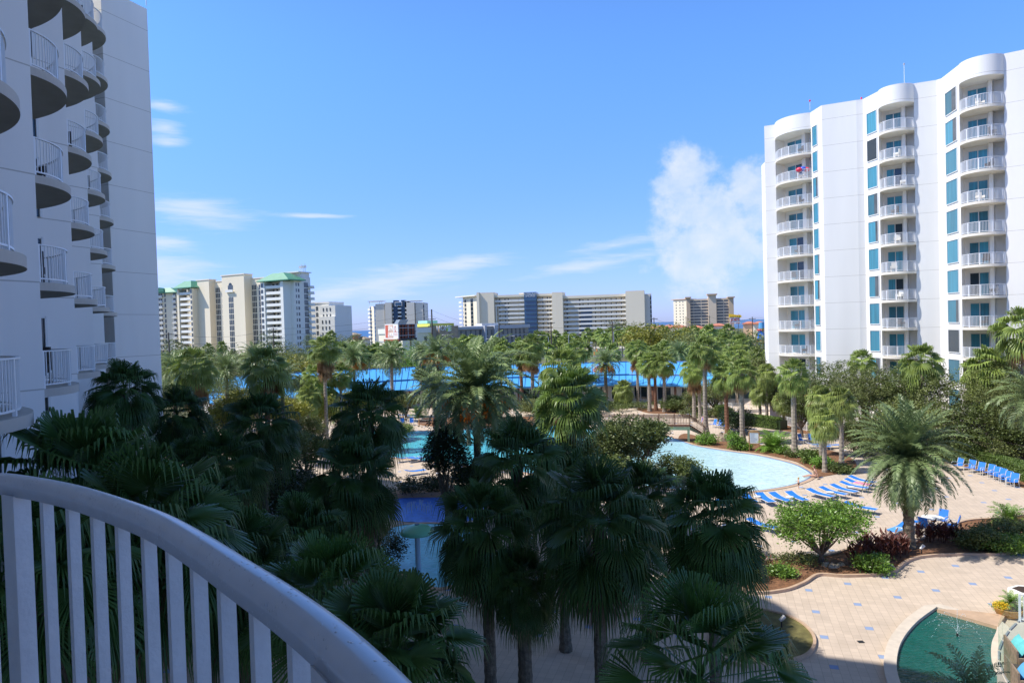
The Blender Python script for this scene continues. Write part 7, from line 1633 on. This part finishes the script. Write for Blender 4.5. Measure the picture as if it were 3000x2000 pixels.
p = c8(800, 800, 0); M['ochre'] = mat('ochre_pot', (.50, .29, .08), .6, .1, 3); M['soil'] = mat('dark_soil', (.05, .03, .02), .95, .3, 10)
po = thing('planter_bowl', 'wide ochre planter bowl with yellow flowers beside the terrace', 'planter', (p.x, p.y, 0)); mb = MB(); mb.lathe((p.x, p.y, 0), [(0, 0), (.33, 0), (.45, .10), (.56, .38), (.58, .40), (.53, .40), (.51, .36)], 28); mb.build('bowl', 'ochre', po, smooth=True); mb = MB(); mb.lathe((p.x, p.y, .35), [(.52, 0), (0, .04)], 20); mb.build('soil', 'soil', po)
o = thing('flower_clump', 'clump of yellow flowers in the ochre planter bowl', 'flowers', (p.x-.28, p.y, .38)); add_part(o, mesh_of('blossoms', leaf_crown(5, [(0, 0, .08, .26, .3, .12)], 1400, .035, shell=.2), 'yellowfl'), 'blossoms'); add_part(o, mesh_of('leaves', leaf_crown(6, [(0, 0, .03, .26, .3, .1)], 500, .045, shell=.2), 'bright'), 'leaves')
o = thing('small_palm', 'small feathery palm growing in the ochre planter bowl', 'palm tree', (p.x+.22, p.y+.1, .38)); add_part(o, CR['areca'], 'fronds', (0, 0, .05), 0, .30)
q = [c8(x, y, .5) for x, y in ((788, 470), (900, 440), (1060, 452), (1100, 560), (960, 545))]; mb = MB(); pq = [(a_.x, a_.y) for a_ in q]; mb.prism(pq, 0, .5); o = mb.build('planter_wall', 'wallwhite', loc=(*pq[0], 0)); tag(o, 'low white raised planter wall at the right edge', 'planter'); cq = sum((Vector(a_) for a_ in pq), Vector((0, 0)))/5; mb = MB(); mb.prism([v2(Vector(a_).lerp(cq, .3)) for a_ in pq], .48, .51); s_ = mb.build('soil', 'soil', o); 
palm('date', 2860, 2070, 13.5, 1.2, 'dark fine leaved palm top at the bottom edge over the teal pond', tr=.10, trunk='trunkd')
# ---------------- cars ----------------
M['tyre'] = M['black']; M['cglass'] = mat('car_glass', (.03, .04, .05), .08, 0)
def car(px, py, col, rz, lab, truck=False, Yf=None):
    p = g(px, py, 1.84); cn = 'paint_%02d' % int(col[0]*100+col[2]*10); cm = mat('car_paint', col, .3, 0, coat=.7); o = thing('parked_car' if not truck else 'pickup_truck', lab, 'car' if not truck else 'truck', (p.x, p.y, 1.84)); o.rotation_euler = (0, 0, rz)
    hh = 1.25 if truck else 1.0; pr = [(-2.3, .35), (-2.35, .75), (-1.6, .85*hh), (-1.1 if not truck else -.2, .88*hh), (.95, .88*hh), (2.15, .75), (2.25, .4), (2.2, .28), (-2.25, .28)]
    mb = MB(); n = len(pr); mb.add([(x, -.9, z) for x, z in pr] + [(x, .9, z) for x, z in pr], [tuple(range(n)), tuple(range(2*n-1, n-1, -1))] + [(k, k+n, (k+1) % n+n, (k+1) % n) for k in range(n)]); b_o = mb.build('body', cm); b_o.parent = o
    x0, x1, x2, x3 = (-1.55, -1.0, .3, 1.05) if not truck else (-.3, -.1, .6, 1.2)
    mb = MB(); zt = 1.42 if not truck else 1.75; mb.add([(x0, -.82, .86*hh), (x3, -.82, .86*hh), (x2, -.66, zt), (x1, -.66, zt), (x0, .82, .86*hh), (x3, .82, .86*hh), (x2, .66, zt), (x1, .66, zt)], [(0,1,2,3),(7,6,5,4),(1,5,6,2),(0,3,7,4)]); w_o = mb.build('windows', 'cglass'); w_o.parent = o
    mb = MB(); mb.box(x1-.05, x2+.05, -.67, .67, zt-.01, zt+.04); r_o = mb.build('roof', cm); r_o.parent = o
    for x in (-1.45, 1.4):
        for y in (-.82, .82): mb = MB(); mb.tube([(x, y-.1, .33), (x, y+.1, .33)], .33, 12); w2 = mb.build('wheel', 'tyre'); w2.parent = o
cl = [(1628, 1023, (.75, .76, .78), .25, 'white parked car, nearest to the dark leaning pole'), (1640, 1019, (.30, .42, .60), .3, 'pale blue parked car behind the white one'), (1652, 1022, (.6, .6, .62), .2, 'silver parked car in the row beyond the road'), (1618, 1026, (.08, .10, .14), .2, 'dark parked car beside the leaning pole'), (1662, 1018, (.7, .7, .7), .3, 'second silver parked car toward the pale lamp'), (1724, 1016, (.7, .71, .72), .1, 'white car left of the white roadside sign'), (1716, 1020, (.05, .06, .08), .1, 'black car left of the white roadside sign'),
      (1075, 1040, (.7, .7, .72), .2, 'white car among the trees under the billboard'), (1095, 1046, (.35, .08, .06), .2, 'red car among the trees under the billboard'), (1060, 1050, (.5, .52, .55), .2, 'silver car left under the billboard'), (1350, 1040, (.7, .7, .7), .1, 'white car before the hotel wing'), (1400, 1036, (.1, .12, .16), .1, 'dark car before the hotel wing')]
for a_ in cl: car(*a_)
car(1604, 1038, (.03, .03, .035), .1, 'black pickup truck on the road left of the leaning pole', True)
M['cone'] = mat('orange_barrel', (.75, .18, .03), .6, 0)
for px, py, l in ((1621, 1036, 'orange traffic barrel right of the black truck'), (1742, 1040, 'orange traffic barrel by the grass verge, left one'), (1749, 1030, 'orange traffic barrel by the grass verge, right one')):
    p = g(px, py, 1.84); mb = MB(); mb.lathe((p.x, p.y, 1.84), [(.42, 0), (.42, .1), (.32, .12), (.28, 1.05), (0, 1.06)], 10); tag(mb.build('traffic_barrel', 'cone', loc=(p.x, p.y, 1.84)), l, 'traffic barrel')
# blue and white kiosk far right
p = g(2232, 1012, 1.8); p = at(2232, 985, 200); ks = thing('kiosk', 'small blue and white striped kiosk tower beside the right tower', 'kiosk', (p.x, p.y, 1.8))
for z0, z1, r_, m_ in ((1.8, 5.2, .5, 'offwhite'), (5.2, 6.2, 1.5, 'sling'), (6.2, 6.8, 1.7, 'signred'), (6.8, 9.6, 1.3, 'sling'), (9.6, 10.1, 1.5, 'signred'), (10.1, 12.0, .9, 'bluec')): mb = MB(); mb.lathe((p.x, p.y, 0), [(0, z0), (r_, z0), (r_*.92, z1), (0, z1)], 10); mb.build('drum', m_, ks)
# ---------------- balcony furniture ----------------
def wchair(x, y, z, rz, lab, m_='dark', h=1.0):
    o = thing('balcony_chair', lab, 'chair', (x, y, z), 'chairs on the tower balconies'); o.rotation_euler = (0, 0, rz)
    for nm, b_ in (('seat', (-.26, .26, -.26, .26, .36, .44)), ('backrest', (-.30, -.24, -.26, .26, .44, h)), ('armrest', (-.26, .26, -.31, -.26, .44, .64)), ('armrest', (-.26, .26, .26, .31, .44, .64))):
        mb = MB(); mb.box(*b_); q = mb.build(nm, m_); q.parent = o
    for sx_, sy_ in ((-1, -1), (-1, 1), (1, -1), (1, 1)): mb = MB(); mb.box(sx_*.25-.02, sx_*.25+.02, sy_*.25-.02, sy_*.25+.02, 0, .36); q = mb.build('leg', m_); q.parent = o
colname = ['nearest', 'second', 'third', 'fourth', 'fifth']
for (e, k, du, dv) in [(1, 0, 1.1, -1.9), (1, 1, 1.3, -2.2), (1, -1, 1.2, -2.0), (1, 2, 1.0, -1.6), (2, 3, 1.2, -2.0), (3, 4, 1.1, -1.9), (3, 6, 1.1, -1.8), (3, 1, 1.2, -2.0), (2, 1, 1.2, -2.2), (0, 0, 1.2, -1.9), (0, 1, 1.2, -1.9), (4, 1, 1.0, -1.8), (3, 3, 1.2, -2.0)]:
    p = Es[e] + U*du + V*dv; wchair(p.x, p.y, LV(k), R(250 + 40*(k % 3)), 'dark wicker chair, %s, in the %s balcony column of the left tower' % (['at eye level', 'one floor up', 'two floors up', 'three floors up', 'four floors up', 'five floors up', 'six floors up', 'seven floors up', 'one floor down'][k], colname[e]), h=1.15)
rr_ = random.Random(12)
for bi, (ka, kb) in enumerate(bays):
    a, b_ = T[ka], T[kb]; n = nrm(a, b_); d = (b_-a).normalized(); L_ = (b_-a).length
    for k in range(-2, 8):
        if rr_.random() < .75:
            p = a + d*L_*rr_.uniform(.35, .75) + n*.2; wchair(p.x, p.y, LV(k), rr_.uniform(0, 6), 'balcony chair in the %s bay of the right tower, %s floor from the top' % (['left', 'middle', 'right'][bi], ['tenth', 'ninth', 'eighth', 'seventh', 'sixth', 'fifth', 'fourth', 'third', 'second', 'first'][k+2]), rr_.choice(['offwhite', 'dark', 'framew', 'dark']))
a, b_ = T['A0'], T['A1']; n = nrm(a, b_); p = a + (b_-a)*.82 + n*.35
fo = thing('pool_float', 'red and blue inflatable float lying on the top left balcony rail of the right tower', 'pool float', (p.x, p.y, LV(6)))
M['fred'] = mat('red_vinyl', (.75, .05, .10), .35, 0); M['fblue'] = mat('blue_vinyl', (.05, .12, .65), .35, 0)
for i, (dx_, m_) in enumerate(((-.45, 'fred'), (0, 'fblue'), (.45, 'fred'))):
    mb = MB(); mb.lathe((p.x+dx_, p.y, LV(6)+1.05+.1*(i == 1)), [(0, -.3), (.28, -.2), (.38, 0), (.28, .2), (0, .3)], 10); mb.build('inflated_ring', m_, fo, smooth=True)
